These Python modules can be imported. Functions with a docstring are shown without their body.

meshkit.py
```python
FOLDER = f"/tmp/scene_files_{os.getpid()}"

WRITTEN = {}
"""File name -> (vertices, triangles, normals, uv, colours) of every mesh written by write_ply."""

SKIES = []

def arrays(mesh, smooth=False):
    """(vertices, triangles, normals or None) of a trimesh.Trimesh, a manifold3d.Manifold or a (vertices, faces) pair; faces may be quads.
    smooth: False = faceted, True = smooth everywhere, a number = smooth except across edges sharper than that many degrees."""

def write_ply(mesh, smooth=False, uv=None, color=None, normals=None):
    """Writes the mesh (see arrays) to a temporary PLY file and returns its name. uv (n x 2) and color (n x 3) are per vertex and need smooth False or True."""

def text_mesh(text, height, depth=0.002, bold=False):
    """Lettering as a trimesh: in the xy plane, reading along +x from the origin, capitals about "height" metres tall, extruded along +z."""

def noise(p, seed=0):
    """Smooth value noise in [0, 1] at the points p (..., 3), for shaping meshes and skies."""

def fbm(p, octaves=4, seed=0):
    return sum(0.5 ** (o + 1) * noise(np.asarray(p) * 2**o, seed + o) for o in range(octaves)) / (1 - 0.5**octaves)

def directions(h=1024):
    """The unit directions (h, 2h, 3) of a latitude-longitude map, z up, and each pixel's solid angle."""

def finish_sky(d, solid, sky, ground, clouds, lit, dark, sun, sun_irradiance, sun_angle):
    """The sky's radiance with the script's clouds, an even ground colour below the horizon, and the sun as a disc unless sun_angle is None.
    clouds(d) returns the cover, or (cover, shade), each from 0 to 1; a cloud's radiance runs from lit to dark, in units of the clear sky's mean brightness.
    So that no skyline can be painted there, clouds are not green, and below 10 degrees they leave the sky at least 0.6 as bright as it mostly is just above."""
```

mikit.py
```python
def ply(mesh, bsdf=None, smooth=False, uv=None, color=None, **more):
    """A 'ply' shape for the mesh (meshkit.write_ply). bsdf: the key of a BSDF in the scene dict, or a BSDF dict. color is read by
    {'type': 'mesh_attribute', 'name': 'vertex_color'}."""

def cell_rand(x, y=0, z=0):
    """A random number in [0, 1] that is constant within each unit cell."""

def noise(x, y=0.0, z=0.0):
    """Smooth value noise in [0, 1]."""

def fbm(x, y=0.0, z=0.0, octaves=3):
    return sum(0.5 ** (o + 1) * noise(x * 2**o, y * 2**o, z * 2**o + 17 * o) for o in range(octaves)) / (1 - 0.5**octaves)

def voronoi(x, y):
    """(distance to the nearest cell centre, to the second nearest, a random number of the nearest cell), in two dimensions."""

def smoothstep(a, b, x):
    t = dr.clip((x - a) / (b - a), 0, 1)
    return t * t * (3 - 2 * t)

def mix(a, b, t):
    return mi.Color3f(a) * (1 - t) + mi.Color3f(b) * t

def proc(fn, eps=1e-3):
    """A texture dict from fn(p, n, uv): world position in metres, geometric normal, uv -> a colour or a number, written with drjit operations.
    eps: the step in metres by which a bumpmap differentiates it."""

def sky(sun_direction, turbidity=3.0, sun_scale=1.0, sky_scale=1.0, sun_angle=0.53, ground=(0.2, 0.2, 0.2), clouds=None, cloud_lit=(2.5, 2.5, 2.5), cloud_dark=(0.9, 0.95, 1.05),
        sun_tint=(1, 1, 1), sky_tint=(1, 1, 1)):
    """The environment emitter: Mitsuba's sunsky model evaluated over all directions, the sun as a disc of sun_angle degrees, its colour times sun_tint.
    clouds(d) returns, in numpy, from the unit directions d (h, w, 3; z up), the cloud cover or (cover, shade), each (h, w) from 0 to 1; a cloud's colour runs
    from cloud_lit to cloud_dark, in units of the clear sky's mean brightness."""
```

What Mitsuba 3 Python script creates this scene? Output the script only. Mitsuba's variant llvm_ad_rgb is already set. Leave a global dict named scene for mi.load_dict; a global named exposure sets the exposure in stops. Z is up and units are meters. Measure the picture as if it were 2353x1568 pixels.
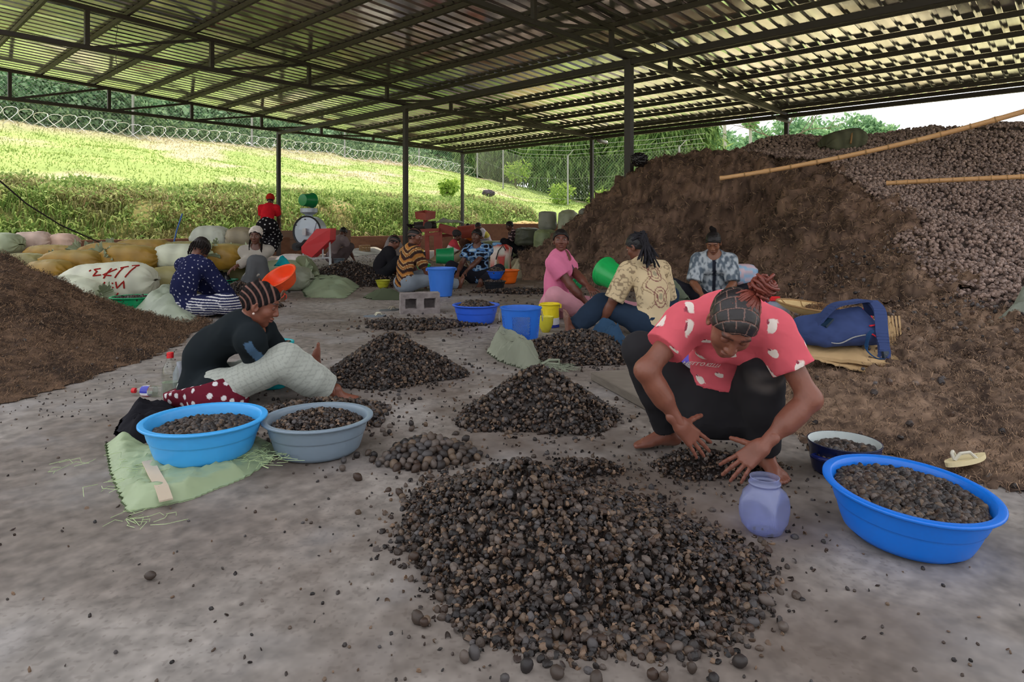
import math, random
import numpy as np, trimesh, mitsuba as mi, mikit, meshkit
import drjit as dr
from mikit import proc, fbm, noise, voronoi, smoothstep, mix, cell_rand
from scipy.interpolate import RBFInterpolator, griddata
T = mi.ScalarTransform4f
scene, labels = {}, {}
RNG = np.random.default_rng(11)
V = lambda *a: np.array(a, float)

# ---------------------------------------------------------------- camera, sky, exposure
F, CX, HZ, EYE = 1536.0, 1176.5, 520.0, 1.05      # focal length in pixels, centre column, horizon row, eye height
scene['camera'] = {'type': 'perspective', 'fov': math.degrees(2 * math.atan(1176.5 / F)), 'fov_axis': 'x', 'near_clip': 0.05, 'far_clip': 2000.0,
                   'principal_point_offset_y': (784.0 - HZ) / 1568.0,
                   'to_world': T().look_at(origin=[0, 0, EYE], target=[0, 10, EYE], up=[0, 0, 1])}
def clouds(d):
    n = meshkit.fbm(d * 2.5 + 3.1, 4, 5)
    return np.clip(0.55 + 0.9 * n, 0, 0.93)
SUN = V(0.15, 0.50, 0.85)
scene['sky'] = mikit.sky(SUN, turbidity=4.0, sun_scale=0.62, sky_scale=1.0, sun_angle=2.0, ground=(0.3, 0.3, 0.2), clouds=clouds,
                         cloud_lit=(2.45, 2.45, 2.5), cloud_dark=(1.7, 1.75, 1.85))
exposure = 2.4

# ---------------------------------------------------------------- frames and colour
UD, ND = V(0.657, 0.754), V(0.754, -0.657)         # along the trusses, across them
def uv(u, v, z=0.0): return V(*(u * UD + v * ND), z)
def G(px, py, z=0.0):                              # the point at height z that the photo shows at this pixel
    y = F * (EYE - z) / (py - HZ)
    return V((px - CX) / F * y, y, z)
def P(px, py, y): return V((px - CX) / F * y, y, EYE - (py - HZ) / F * y)
def S(r, g, b):                                    # an sRGB colour of 0..255, linear
    c = np.array([r, g, b], float) / 255
    return np.where(c < 0.04045, c / 12.92, ((c + 0.055) / 1.055) ** 2.4)
def L(r, g, b): return [float(x) for x in S(r, g, b)]

# ---------------------------------------------------------------- entries
COUNT = {}
def key_for(name, parent=None):
    k = (parent + '__' if parent else '') + name
    n = COUNT.get(k, -1) + 1
    COUNT[k] = n
    return k if n == 0 else f'{k}_{n:03d}'
def tag(key, label=None, cat=None, group=None, kind=None):
    d = labels.setdefault(key, {})
    for a, b in (('label', label), ('category', cat), ('group', group), ('kind', kind)):
        if b: d[a] = b
    return key
def thing(name, label, cat, group=None): return tag(key_for(name), label, cat, group)
def put(name, mesh, bsdf, parent=None, label=None, cat=None, group=None, kind=None, smooth=False, color=None, world=None):
    key = key_for(name, parent)
    if isinstance(mesh, dict): d = dict(mesh)
    else: d = mikit.ply(mesh, bsdf, smooth=smooth, color=color)
    if world is not None: d['to_world'] = world
    scene[key] = d
    if label or cat or group or kind: tag(key, label, cat, group, kind)
    return key

# ---------------------------------------------------------------- materials
VC = {'type': 'mesh_attribute', 'name': 'vertex_color'}
def two(b): return {'type': 'twosided', 'bsdf': b}
def prin(c, rough=0.6, metal=0.0, spec=0.5, **m): return two({'type': 'principled', 'base_color': c if isinstance(c, dict) else {'type': 'rgb', 'value': list(map(float, c))}, 'roughness': rough, 'metallic': metal, 'specular': spec, **m})
scene['m_matte'] = prin(VC, 0.9, spec=0.2)
scene['m_cloth'] = prin(VC, 0.95, spec=0.15)
scene['m_skin'] = prin(VC, 0.42, spec=0.45)
scene['m_plastic'] = prin(VC, 0.32, spec=0.5)
scene['m_gloss'] = prin(VC, 0.12, spec=0.5)
scene['m_sack'] = prin(VC, 0.45, spec=0.4)
scene['m_nut'] = prin(VC, 0.5, spec=0.4)
scene['m_leaf'] = {'type': 'principledthin', 'base_color': VC, 'roughness': 0.6, 'diff_trans': 0.7, 'spec_trans': 0.0}
scene['m_steel'] = prin(L(52, 48, 46), 0.5, spec=0.4)
scene['m_wire'] = prin(L(160, 160, 156), 0.45, 0.5)

# ---------------------------------------------------------------- mesh helpers
def cat(ms): return trimesh.util.concatenate(ms)
def col(mesh, c): return np.tile(np.asarray(c, float), (len(mesh.vertices), 1))
def colcat(pairs):
    return cat([m for m, _ in pairs]), np.vstack([c if np.ndim(c) == 2 else col(m, c) for m, c in pairs])
def TM(v, f): return trimesh.Trimesh(np.asarray(v, float), np.asarray(f, int), process=False)
def unit(a):
    a = np.asarray(a, float)
    return a / (np.linalg.norm(a) + 1e-12)
def bar(a, b, w, h, up=(0, 0, 1), bevel=0.0):
    """A straight bar of w by h between two points."""
    a, b = np.asarray(a, float), np.asarray(b, float)
    d = unit(b - a)
    s = np.cross(d, up)
    s = unit(s) if np.linalg.norm(s) > 1e-6 else V(1, 0, 0)
    t = np.cross(s, d)
    if bevel:
        e = bevel
        ring = [(-w/2+e, -h/2), (w/2-e, -h/2), (w/2, -h/2+e), (w/2, h/2-e), (w/2-e, h/2), (-w/2+e, h/2), (-w/2, h/2-e), (-w/2, -h/2+e)]
    else: ring = [(-w/2, -h/2), (w/2, -h/2), (w/2, h/2), (-w/2, h/2)]
    n = len(ring)
    v = [p + s * x + t * y for p in (a, b) for x, y in ring]
    f = []
    for i in range(n):
        j = (i + 1) % n
        f += [[i, n + i, n + j], [i, n + j, j]]
    for i in range(1, n - 1): f += [[0, i, i + 1], [n, n + i + 1, n + i]]
    return TM(v, f)
def box(c, size, rz=0.0, bevel=0.0):
    c = np.asarray(c, float); sx, sy, sz = size
    up = V(-math.sin(rz), math.cos(rz), 0)
    return bar(c - V(0, 0, sz / 2), c + V(0, 0, sz / 2), sx, sy, up=up, bevel=bevel)
def tube(pts, r, sides=6, cap=True):
    p = np.asarray(pts, float); n = len(p)
    r = np.broadcast_to(np.asarray(r, float), (n,))
    t = np.gradient(p, axis=0); t /= np.linalg.norm(t, axis=1, keepdims=True) + 1e-12
    a = np.cross(t[0], [0, 0, 1.0] if abs(t[0][2]) < 0.9 else [1.0, 0, 0]); a = unit(a)
    v = []
    ang = np.arange(sides) * 2 * np.pi / sides
    for i in range(n):
        a = unit(a - t[i] * a.dot(t[i])); b = np.cross(t[i], a)
        v.append(p[i] + r[i] * (np.cos(ang)[:, None] * a + np.sin(ang)[:, None] * b))
    v = np.vstack(v); f = []
    for i in range(n - 1):
        for j in range(sides):
            k = (j + 1) % sides
            f += [[i*sides+j, i*sides+k, (i+1)*sides+k], [i*sides+j, (i+1)*sides+k, (i+1)*sides+j]]
    if cap:
        for j in range(1, sides - 1):
            f += [[0, j + 1, j], [(n-1)*sides, (n-1)*sides + j, (n-1)*sides + j + 1]]
    return TM(v, f)
def lathe(profile, n=40, sx=1.0, sy=1.0):
    """A closed or open profile [(r, z), ...] turned about z."""
    pr = np.asarray(profile, float); m = len(pr)
    a = np.arange(n) * 2 * np.pi / n
    v = np.stack([pr[None, :, 0] * np.cos(a)[:, None] * sx, pr[None, :, 0] * np.sin(a)[:, None] * sy, np.broadcast_to(pr[None, :, 1], (n, m))], -1).reshape(-1, 3)
    i, j = np.meshgrid(np.arange(n), np.arange(m - 1), indexing='ij')
    i2 = (i + 1) % n
    q = np.stack([i*m+j, i2*m+j, i2*m+j+1, i*m+j+1], -1).reshape(-1, 4)
    return TM(v, np.vstack([q[:, [0, 1, 2]], q[:, [0, 2, 3]]]))
def place(mesh, loc=(0, 0, 0), rz=0.0, rx=0.0, ry=0.0, s=1.0):
    m = mesh.copy()
    v = m.vertices * s
    for ax, a in ((0, rx), (1, ry), (2, rz)):
        if a:
            c, q = math.cos(a), math.sin(a); i, j = [(1, 2), (2, 0), (0, 1)][ax]
            w = v.copy(); w[:, i] = c * v[:, i] - q * v[:, j]; w[:, j] = q * v[:, i] + c * v[:, j]; v = w
    m.vertices = v + np.asarray(loc, float)
    return m
def grid_mesh(nx, ny, fn):
    """fn(a, b) with a, b in 0..1 arrays -> points (..., 3)."""
    a, b = np.meshgrid(np.linspace(0, 1, nx), np.linspace(0, 1, ny), indexing='ij')
    v = fn(a, b).reshape(-1, 3)
    i, j = np.meshgrid(np.arange(nx - 1), np.arange(ny - 1), indexing='ij')
    q = np.stack([i*ny+j, (i+1)*ny+j, (i+1)*ny+j+1, i*ny+j+1], -1).reshape(-1, 4)
    return TM(v, np.vstack([q[:, [0, 1, 2]], q[:, [0, 2, 3]]]))
def npf(p, s=1.0, octv=3, seed=0): return meshkit.fbm(np.asarray(p, float) * s, octv, seed) - 0.5
def vnorm(m):
    f = m.faces; v = m.vertices
    n = np.zeros_like(v); fn = np.cross(v[f[:, 1]] - v[f[:, 0]], v[f[:, 2]] - v[f[:, 0]])
    for k in range(3): np.add.at(n, f[:, k], fn)
    return n / (np.linalg.norm(n, axis=1, keepdims=True) + 1e-15)
def scatter(base, mats, cols=None):
    """Many copies of one small mesh under 4x4 matrices as one mesh with a colour per copy."""
    mats = np.asarray(mats); v, f = np.asarray(base.vertices), np.asarray(base.faces)
    vs = (np.einsum('kij,nj->kni', mats[:, :3, :3], v) + mats[:, None, :3, 3]).reshape(-1, 3)
    fs = (f[None] + (np.arange(len(mats)) * len(v))[:, None, None]).reshape(-1, 3)
    return TM(vs, fs), (None if cols is None else np.repeat(np.asarray(cols), len(v), axis=0))
def rand_rot(n, rng):
    q = rng.normal(size=(n, 4)); q /= np.linalg.norm(q, axis=1, keepdims=True)
    w, x, y, z = q.T
    return np.stack([1-2*(y*y+z*z), 2*(x*y-z*w), 2*(x*z+y*w), 2*(x*y+z*w), 1-2*(x*x+z*z), 2*(y*z-x*w), 2*(x*z-y*w), 2*(y*z+x*w), 1-2*(x*x+y*y)], -1).reshape(-1, 3, 3)
def mats_of(rot, scale, pos):
    n = len(pos); m = np.zeros((n, 4, 4)); scale = np.asarray(scale, float)
    if scale.ndim == 1: scale = np.repeat(scale[:, None], 3, 1)
    m[:, :3, :3] = rot * scale[:, None, :]; m[:, :3, 3] = pos; m[:, 3, 3] = 1
    return m
def sst(a, b, x):
    t = np.clip((x - a) / (b - a), 0, 1); return t * t * (3 - 2 * t)
# ================================================================ the shed: floor, roof, posts, low walls
def floor_color(p, n, uv_):
    x, y = p.x, p.y
    big = fbm(x * 0.35 + 5, y * 0.35, 1.0, 4)
    mid = fbm(x * 1.9, y * 1.9, 3.0, 4)
    fine = fbm(x * 22.0, y * 22.0, 5.0, 3)
    c = mix(L(138, 129, 122), L(164, 158, 153), smoothstep(0.2, 0.8, big * 0.5 + mid * 0.5))
    brown = smoothstep(0.46, 0.66, fbm(x * 0.9 + 40, y * 0.9, 2.0, 4) + 0.14 * smoothstep(3.0, 9.0, y) - 0.06)
    c = mix(c, L(114, 102, 94), brown * 0.5)
    c = mix(c, L(108, 90, 74), smoothstep(6.0, 14.0, y) * 0.8)
    c = c * (0.44 + 0.70 * fine) * (0.82 + 0.30 * mid)
    speck = 0.5 * smoothstep(0.70, 0.85, noise(x * 90.0, y * 90.0, 9.0)) * smoothstep(0.5, 0.62, mid)
    c = mix(c, L(60, 50, 45), speck * 0.4)
    pale = smoothstep(0.50, 0.80, fbm(x * 3.1 + 9, y * 3.1 + 4, 8.0, 4))
    return mix(c, L(160, 158, 160), pale * 0.28)
FLOOR_DUST = [(0.25, 2.05, 0.95), (0.75, 2.75, 0.75), (-0.80, 4.45, 0.75), (0.16, 3.65, 0.70), (-0.95, 3.2, 0.6), (0.55, 5.3, 0.9), (-1.0, 7.0, 0.9)]
_fc = floor_color
def floor_color(p, n, uv_):
    c = _fc(p, n, uv_); w = fbm(p.x * 5.0, p.y * 5.0, 4.0, 3)
    for (x, y, r) in FLOOR_DUST:
        d = dr.sqrt(dr.square(p.x - x) + dr.square(p.y - y)) / r + (w - 0.5) * 0.9
        c = mix(c, L(84, 70, 60), (1 - smoothstep(0.45, 1.15, d)) * 0.45)
    return c
def floor_bump(p, n, uv_): return fbm(p.x * 30.0, p.y * 30.0, 0.0, 3) * 0.004 + fbm(p.x * 3.0, p.y * 3.0, 0.0, 2) * 0.01
scene['m_floor'] = two({'type': 'bumpmap', 'arbitrary': proc(floor_bump, 2e-3), 'scale': 1.0, 'bsdf': {'type': 'principled', 'base_color': proc(floor_color), 'roughness': 0.62, 'specular': 0.35}})
corners = [uv(-6, -22.2), uv(22, -22.2), uv(22, 14), uv(-6, 14)]
fl = grid_mesh(60, 60, lambda a, b: (corners[0][None, None] * ((1-a)*(1-b))[..., None] + corners[1] * (a*(1-b))[..., None] + corners[2] * (a*b)[..., None] + corners[3] * ((1-a)*b)[..., None]))
put('floor', fl, 'm_floor', kind='structure')

def roof_color(p, n, uv_):
    a = p.x * 0.657 + p.y * 0.754; b = p.x * 0.754 - p.y * 0.657
    streak = fbm(a * 0.5, b * 14.0, 3.0, 3)
    blot = fbm(a * 1.2, b * 1.2, 7.0, 3)
    c = mix(L(220, 222, 224), L(246, 248, 250), streak)
    return mix(c, L(180, 164, 140), smoothstep(0.62, 0.80, blot) * 0.4)
def roof_rough(p, n, uv_):
    a = p.x * 0.657 + p.y * 0.754; b = p.x * 0.754 - p.y * 0.657
    return 0.05 + 0.16 * fbm(a * 0.9, b * 7.0, 1.0, 3)
scene['m_roof'] = two({'type': 'principled', 'base_color': proc(roof_color), 'roughness': proc(roof_rough), 'metallic': 0.97, 'specular': 0.5})
E_U, R_U0, Z0, SL = 21.0, 2.3, 4.37, 0.0445       # eave, near edge, underside of the chords, slope
def rv(u, v, z=0.0): return uv(u - 0.05 * (v + 14.3), v, z)   # the shed is a little out of square
def top_z(u): return Z0 + 0.0 + SL * (E_U - u)     # underside of the top chord... its upper face is 0.09 higher
ribs = []
def sheet(v0, v1, u0, u1, k):
    """One trapezoid-ribbed roofing sheet, ribs along u."""
    prof = []
    pitch, v = 0.30, v0
    while v < v1 - 1e-6:
        prof += [(v, 0), (v + pitch * 0.60, 0), (v + pitch * 0.68, 0.042), (v + pitch * 0.88, 0.042), (v + pitch * 0.96, 0)]
        v += pitch
    prof += [(v1 + 0.10, 0.001)]
    rng = np.random.default_rng(100 + k)
    us = np.linspace(u0, u1, 8)
    pts = []
    for i, u in enumerate(us):
        for (v, h) in prof:
            wob = 0.004 * math.sin(u * 2.1) + rng.normal() * 0.0012
            pts.append(rv(u, v, top_z(u) + 0.09 + 0.105 + h + wob + 0.004 * (k % 2)))
    n = len(prof); f = []
    for i in range(len(us) - 1):
        for j in range(n - 1): f += [[i*n+j, (i+1)*n+j, (i+1)*n+j+1], [i*n+j, (i+1)*n+j+1, i*n+j+1]]
    return TM(pts, f)
tag('ceiling', 'corrugated metal shed roof on black steel purlins', None, None, 'structure')
k = 0
for v0 in np.arange(-22.2, 0.9, 0.9):
    for (u0, u1) in ((R_U0, 11.6), (11.45, E_U + 0.35)):
        put('roof_sheet', sheet(v0, v0 + 0.9, u0, u1, k), 'm_roof', 'ceiling', smooth=20); k += 1
PUR = [0.0] + [0.58 + 1.29 * i for i in range(14)]
for i, s in enumerate(PUR):
    u = E_U - s; z = top_z(u) + 0.09 + 0.05
    a, b = rv(u, -22.3, z), rv(u, 0.7, z)
    lab = 'black steel purlin along the far eave edge of the roof' if i == 0 else f'black steel purlin under the roof sheets, {["", "first","second","third","fourth","fifth","sixth","seventh","eighth","ninth","tenth","eleventh","twelfth","thirteenth","fourteenth"][i]} in from the far eave'
    put('purlin', bar(a, b, 0.06, 0.10, bevel=0.006), 'm_steel', label=lab, cat='roof beam', group='roof purlins')
def post_bar(u, v, ztop, w=0.122):
    m = bar(rv(u, v, 0), rv(u, v, ztop), w, w, up=V(*UD, 0), bevel=0.008)
    plate = box(rv(u, v, 0.012), (0.3, 0.3, 0.024), math.atan2(UD[1], UD[0]))
    return m, plate
TV = [-21.6, -14.3, -7.0, 0.3]
tnames = ['nearest the grassy hill', 'second from the grassy hill', 'in front of the large fibre heap', 'overhead at the right']
for i, v in enumerate(TV[:3]):
    t = thing('roof_truss', f'black steel roof truss {tnames[i]}', 'roof truss', 'roof trusses')
    put('bottom_chord', bar(rv(R_U0 + 0.2, v, Z0 + 0.045), rv(E_U, v, Z0 + 0.045), 0.09, 0.09, bevel=0.006), 'm_steel', t)
    put('top_chord', bar(rv(R_U0 + 0.2, v, top_z(R_U0 + 0.2) + 0.045), rv(E_U, v, top_z(E_U) + 0.045), 0.09, 0.09, bevel=0.006), 'm_steel', t)
    ss = [0.25 + 2.36 * j for j in range(1, 8)]
    for j, s in enumerate(ss):
        u = E_U - s
        put('strut', bar(rv(u, v, Z0 + 0.05), rv(u, v, top_z(u) + 0.05), 0.08, 0.08, up=V(*UD, 0)), 'm_steel', t)
        if s > 3.0 : 
            put('diagonal', bar(rv(u + 0.1, v, Z0 + 0.06), rv(u + 2.26, v, top_z(u + 2.26) + 0.02), 0.06, 0.06), 'm_steel', t)
pn = {(0, 0): 'thin black steel post at the far corner of the shed, behind the red machine', (0, 1): 'black steel post beside the grey grinding machine',
      (1, 0): 'black steel post behind the upright grain sacks', (1, 1): 'black steel post rising behind the woman in the zigzag shirt',
      (2, 0): 'black steel post behind the dark nut heap', (2, 1): 'thick black steel post rising out of the fibre heap beside the black bag'}
for i, v in enumerate(TV[:3]):
    for j, u in enumerate((E_U, 11.95)):
        t = thing('post', pn[(i, j)], 'post', 'shed posts')
        m, plate = post_bar(u, v, Z0, 0.145 if (i, j) == (2, 1) else 0.118)
        put('shaft', m, 'm_steel', t); put('base_plate', plate, 'm_steel', t)
put('beam', bar(rv(11.95, -21.6, Z0 - 0.05), rv(11.95, 0.6, Z0 - 0.05), 0.10, 0.12, bevel=0.006), 'm_steel', label='long black steel beam joining the inner row of posts', cat='roof beam')
put('beam', bar(rv(E_U, -21.7, Z0 + 0.0), rv(E_U, 0.6, Z0 + 0.0), 0.10, 0.12, bevel=0.006), 'm_steel', label='black steel beam along the far eave posts', cat='roof beam')
for px, py, y in ((1384, 326, 24.9), (1798, 276, 20.1)):
    t = thing('flood_light', 'small flat floodlight fixed to the eave beside the ' + ('post behind the grain sacks' if px < 1500 else 'post behind the nut heap'), 'light', 'eave floodlights')
    c = P(px, py, y); put('housing', bar(c + V(-0.2, 0, 0.06), c + V(0.2, 0, -0.04), 0.05, 0.26, up=(0, 1, 0.6), bevel=0.01), 'm_wire', t)
    put('bracket', bar(c + V(-0.18, 0, 0.05), c + V(-0.32, 0.1, 0.20), 0.04, 0.04), 'm_steel', t)
# low walls at the slab's edge
def wall_color(p, n, uv_):
    c = mix(L(104, 72, 58), L(134, 98, 78), fbm(p.x * 2.0, p.y * 2.0, p.z * 6.0, 4))
    return c * (0.8 + 0.4 * fbm(p.x * 12.0, p.y * 12.0, p.z * 12.0, 3))
scene['m_wall'] = prin(proc(wall_color), 0.85, spec=0.2)
scene['m_board'] = prin(proc(lambda p, n, q: mix(L(96, 76, 64), L(128, 104, 88), fbm(p.x * 1.5, p.y * 1.5, p.z * 30.0, 4))), 0.8, spec=0.2)
put('wall_left', cat([bar(uv(-6, -22.1, 0.32), uv(21.2, -22.1, 0.32), 0.16, 0.66, bevel=0.01)]), 'm_wall', kind='structure')
put('wall_back', bar(uv(21.9, -22.2, 0.57), uv(21.9, -9, 0.57), 0.16, 1.16, bevel=0.01), 'm_wall', kind='structure')
t = thing('board_screen', 'brown wooden board screen standing behind the grey grinding machine', 'board')
for q in range(2):
    a, b = P(640, 563 - 22 * q, 24.2), P(806, 561 - 22 * q, 24.8)
    put('board', bar(a, b, 0.05, 0.34, bevel=0.006), 'm_board', t)
for q in (645, 800): put('batten', bar(P(q, 574, 24.9), P(q, 533, 24.9), 0.06, 0.05, up=(0, 1, 0)), 'm_board', t)
# hanging wires under the roof
for (px, y0, y1, yy, lab) in ((268, 55, 165, 12.5, 'thin wire hanging from the left end of the second truss'), (1505, 92, 120, 12.2, 'short wire hanging from the truss above the thick post')):
    pts = [P(px + 2 * math.sin(q * 1.7), y0 + (y1 - y0) * q / 9, yy) for q in range(10)]
    put('hanging_wire', tube(pts, 0.006, 4), 'm_steel', label=lab, cat='wire')
# ================================================================ outdoors: hill, grass, fence, trees
def hill(u, v):
    t = -22.6 - v
    k = 1 - 0.42 * sst(30, 60, u)
    bank = sst(0, 2.3, t) * 1.75
    h1 = (bank + np.clip(t - 1.4, 0, 16.5) * 0.27 + np.clip(t - 17.9, 0, 40) * 0.12) * k
    far = np.clip(u - 22.4, 0, 60)
    h2 = sst(0, 3, far) * 0.5 + np.clip(far - 2, 0, 40) * 0.075
    h2 = h2 * (1 - sst(-14, 4, v) * 0.75)
    h = np.maximum(h1, h2) + 0.15 * np.exp(-np.abs(h1 - h2) * 3) * sst(0, 2, np.maximum(t, far))
    n = npf(np.stack([u, v, 0 * u], -1), 0.35, 4, 3)
    return h + n * 0.7 * sst(0.2, 4, np.maximum(t, far)) - 0.05
us = np.concatenate([np.arange(-30, 75, 0.5), np.arange(75, 220, 8.0)]); vs = np.concatenate([np.arange(-150, -60, 6.0), np.arange(-60, -21.9, 0.4), np.arange(-21.9, 60, 3.0)])
uu, vv = np.meshgrid(us, vs, indexing='ij'); hh = hill(uu, vv)
hh = np.where((uu < 22.0) & (vv > -22.2), -0.06, hh)
pp = np.concatenate([uu[..., None] * UD + vv[..., None] * ND, hh[..., None]], -1)
nu, nv = uu.shape
i, j = np.meshgrid(np.arange(nu - 1), np.arange(nv - 1), indexing='ij')
q = np.stack([i*nv+j, i*nv+j+1, (i+1)*nv+j+1, (i+1)*nv+j], -1).reshape(-1, 4)
def grass_rgb(p):
    """Grass colour at points (n, 3): bright green with dry patches, browner on the bank."""
    u = p[:, 0] * UD[0] + p[:, 1] * UD[1]; v = p[:, 0] * ND[0] + p[:, 1] * ND[1]
    a = meshkit.fbm(np.stack([u * 0.25, v * 0.45, 0 * u], -1), 4, 9)
    b = meshkit.fbm(np.stack([u * 1.3, v * 1.3, 0 * u], -1), 3, 4)
    g = S(136, 160, 88)[None] * (1 - b[:, None]) + S(162, 180, 110)[None] * b[:, None]
    dry = sst(0.55, 0.70, a)[:, None]
    g = g * (1 - dry * 0.8) + S(196, 186, 156)[None] * dry * 0.8
    t = -22.6 - v
    top = (sst(14.5, 17.5, t + 2 * (b - 0.5)) * (1 - sst(20, 23, t)))[:, None]
    g = g * (1 - 0.75 * top) + S(182, 168, 144)[None] * 0.75 * top
    fld = (sst(21.5, 23, u) * (1 - sst(40, 55, u)) * sst(-17, -12, v + 3 * (a - 0.5)) * (1 - sst(-3, 1, v + 4 * (b - 0.5))))[:, None]; g = g * (1 - 0.8 * fld) + S(206, 192, 162)[None] * 0.8 * fld
    bank = (1 - sst(21.5, 23, u)[:, None]) * (1 - sst(2.5, 5.0, t + 3 * (a - 0.5)))[:, None]
    bc = S(120, 134, 74)[None] * (1 - a[:, None]) + S(166, 148, 106)[None] * a[:, None]
    return g * (1 - bank) + bc * bank
put('hillside', (pp.reshape(-1, 3), q), 'm_matte', kind='structure', smooth=True, color=grass_rgb(pp.reshape(-1, 3)))

def tri_blades(pos, nrm_up, length, width, rng, lean=0.6, col_=None, droop=0.5):
    """Curved blades of two quads each at the positions."""
    n = len(pos); ang = rng.uniform(0, 2 * np.pi, n)
    d = np.stack([np.cos(ang), np.sin(ang), 0 * ang], -1)
    s = np.stack([-np.sin(ang), np.cos(ang), 0 * ang], -1)
    l = (length * rng.uniform(0.5, 1.3, n))[:, None]; w = (width * rng.uniform(0.7, 1.3, n))[:, None]
    lean = lean * rng.uniform(0.3, 1.5, n)[:, None]
    up = V(0, 0, 1)
    p0, p1 = pos, pos + up * l * 0.6 + d * l * 0.25 * lean
    p2 = pos + up * l * (1 - droop * 0.35 * lean) + d * l * 0.8 * lean
    v = np.stack([p0 - s * w, p0 + s * w, p1 - s * w * 0.8, p1 + s * w * 0.8, p2], 1).reshape(-1, 3)
    o = (np.arange(n) * 5)[:, None]
    f = np.stack([o + [0, 1, 3], o + [0, 3, 2], o + [2, 3, 4]], 1).reshape(-1, 3)
    return TM(v, f), (None if col_ is None else np.repeat(col_, 5, axis=0))
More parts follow.
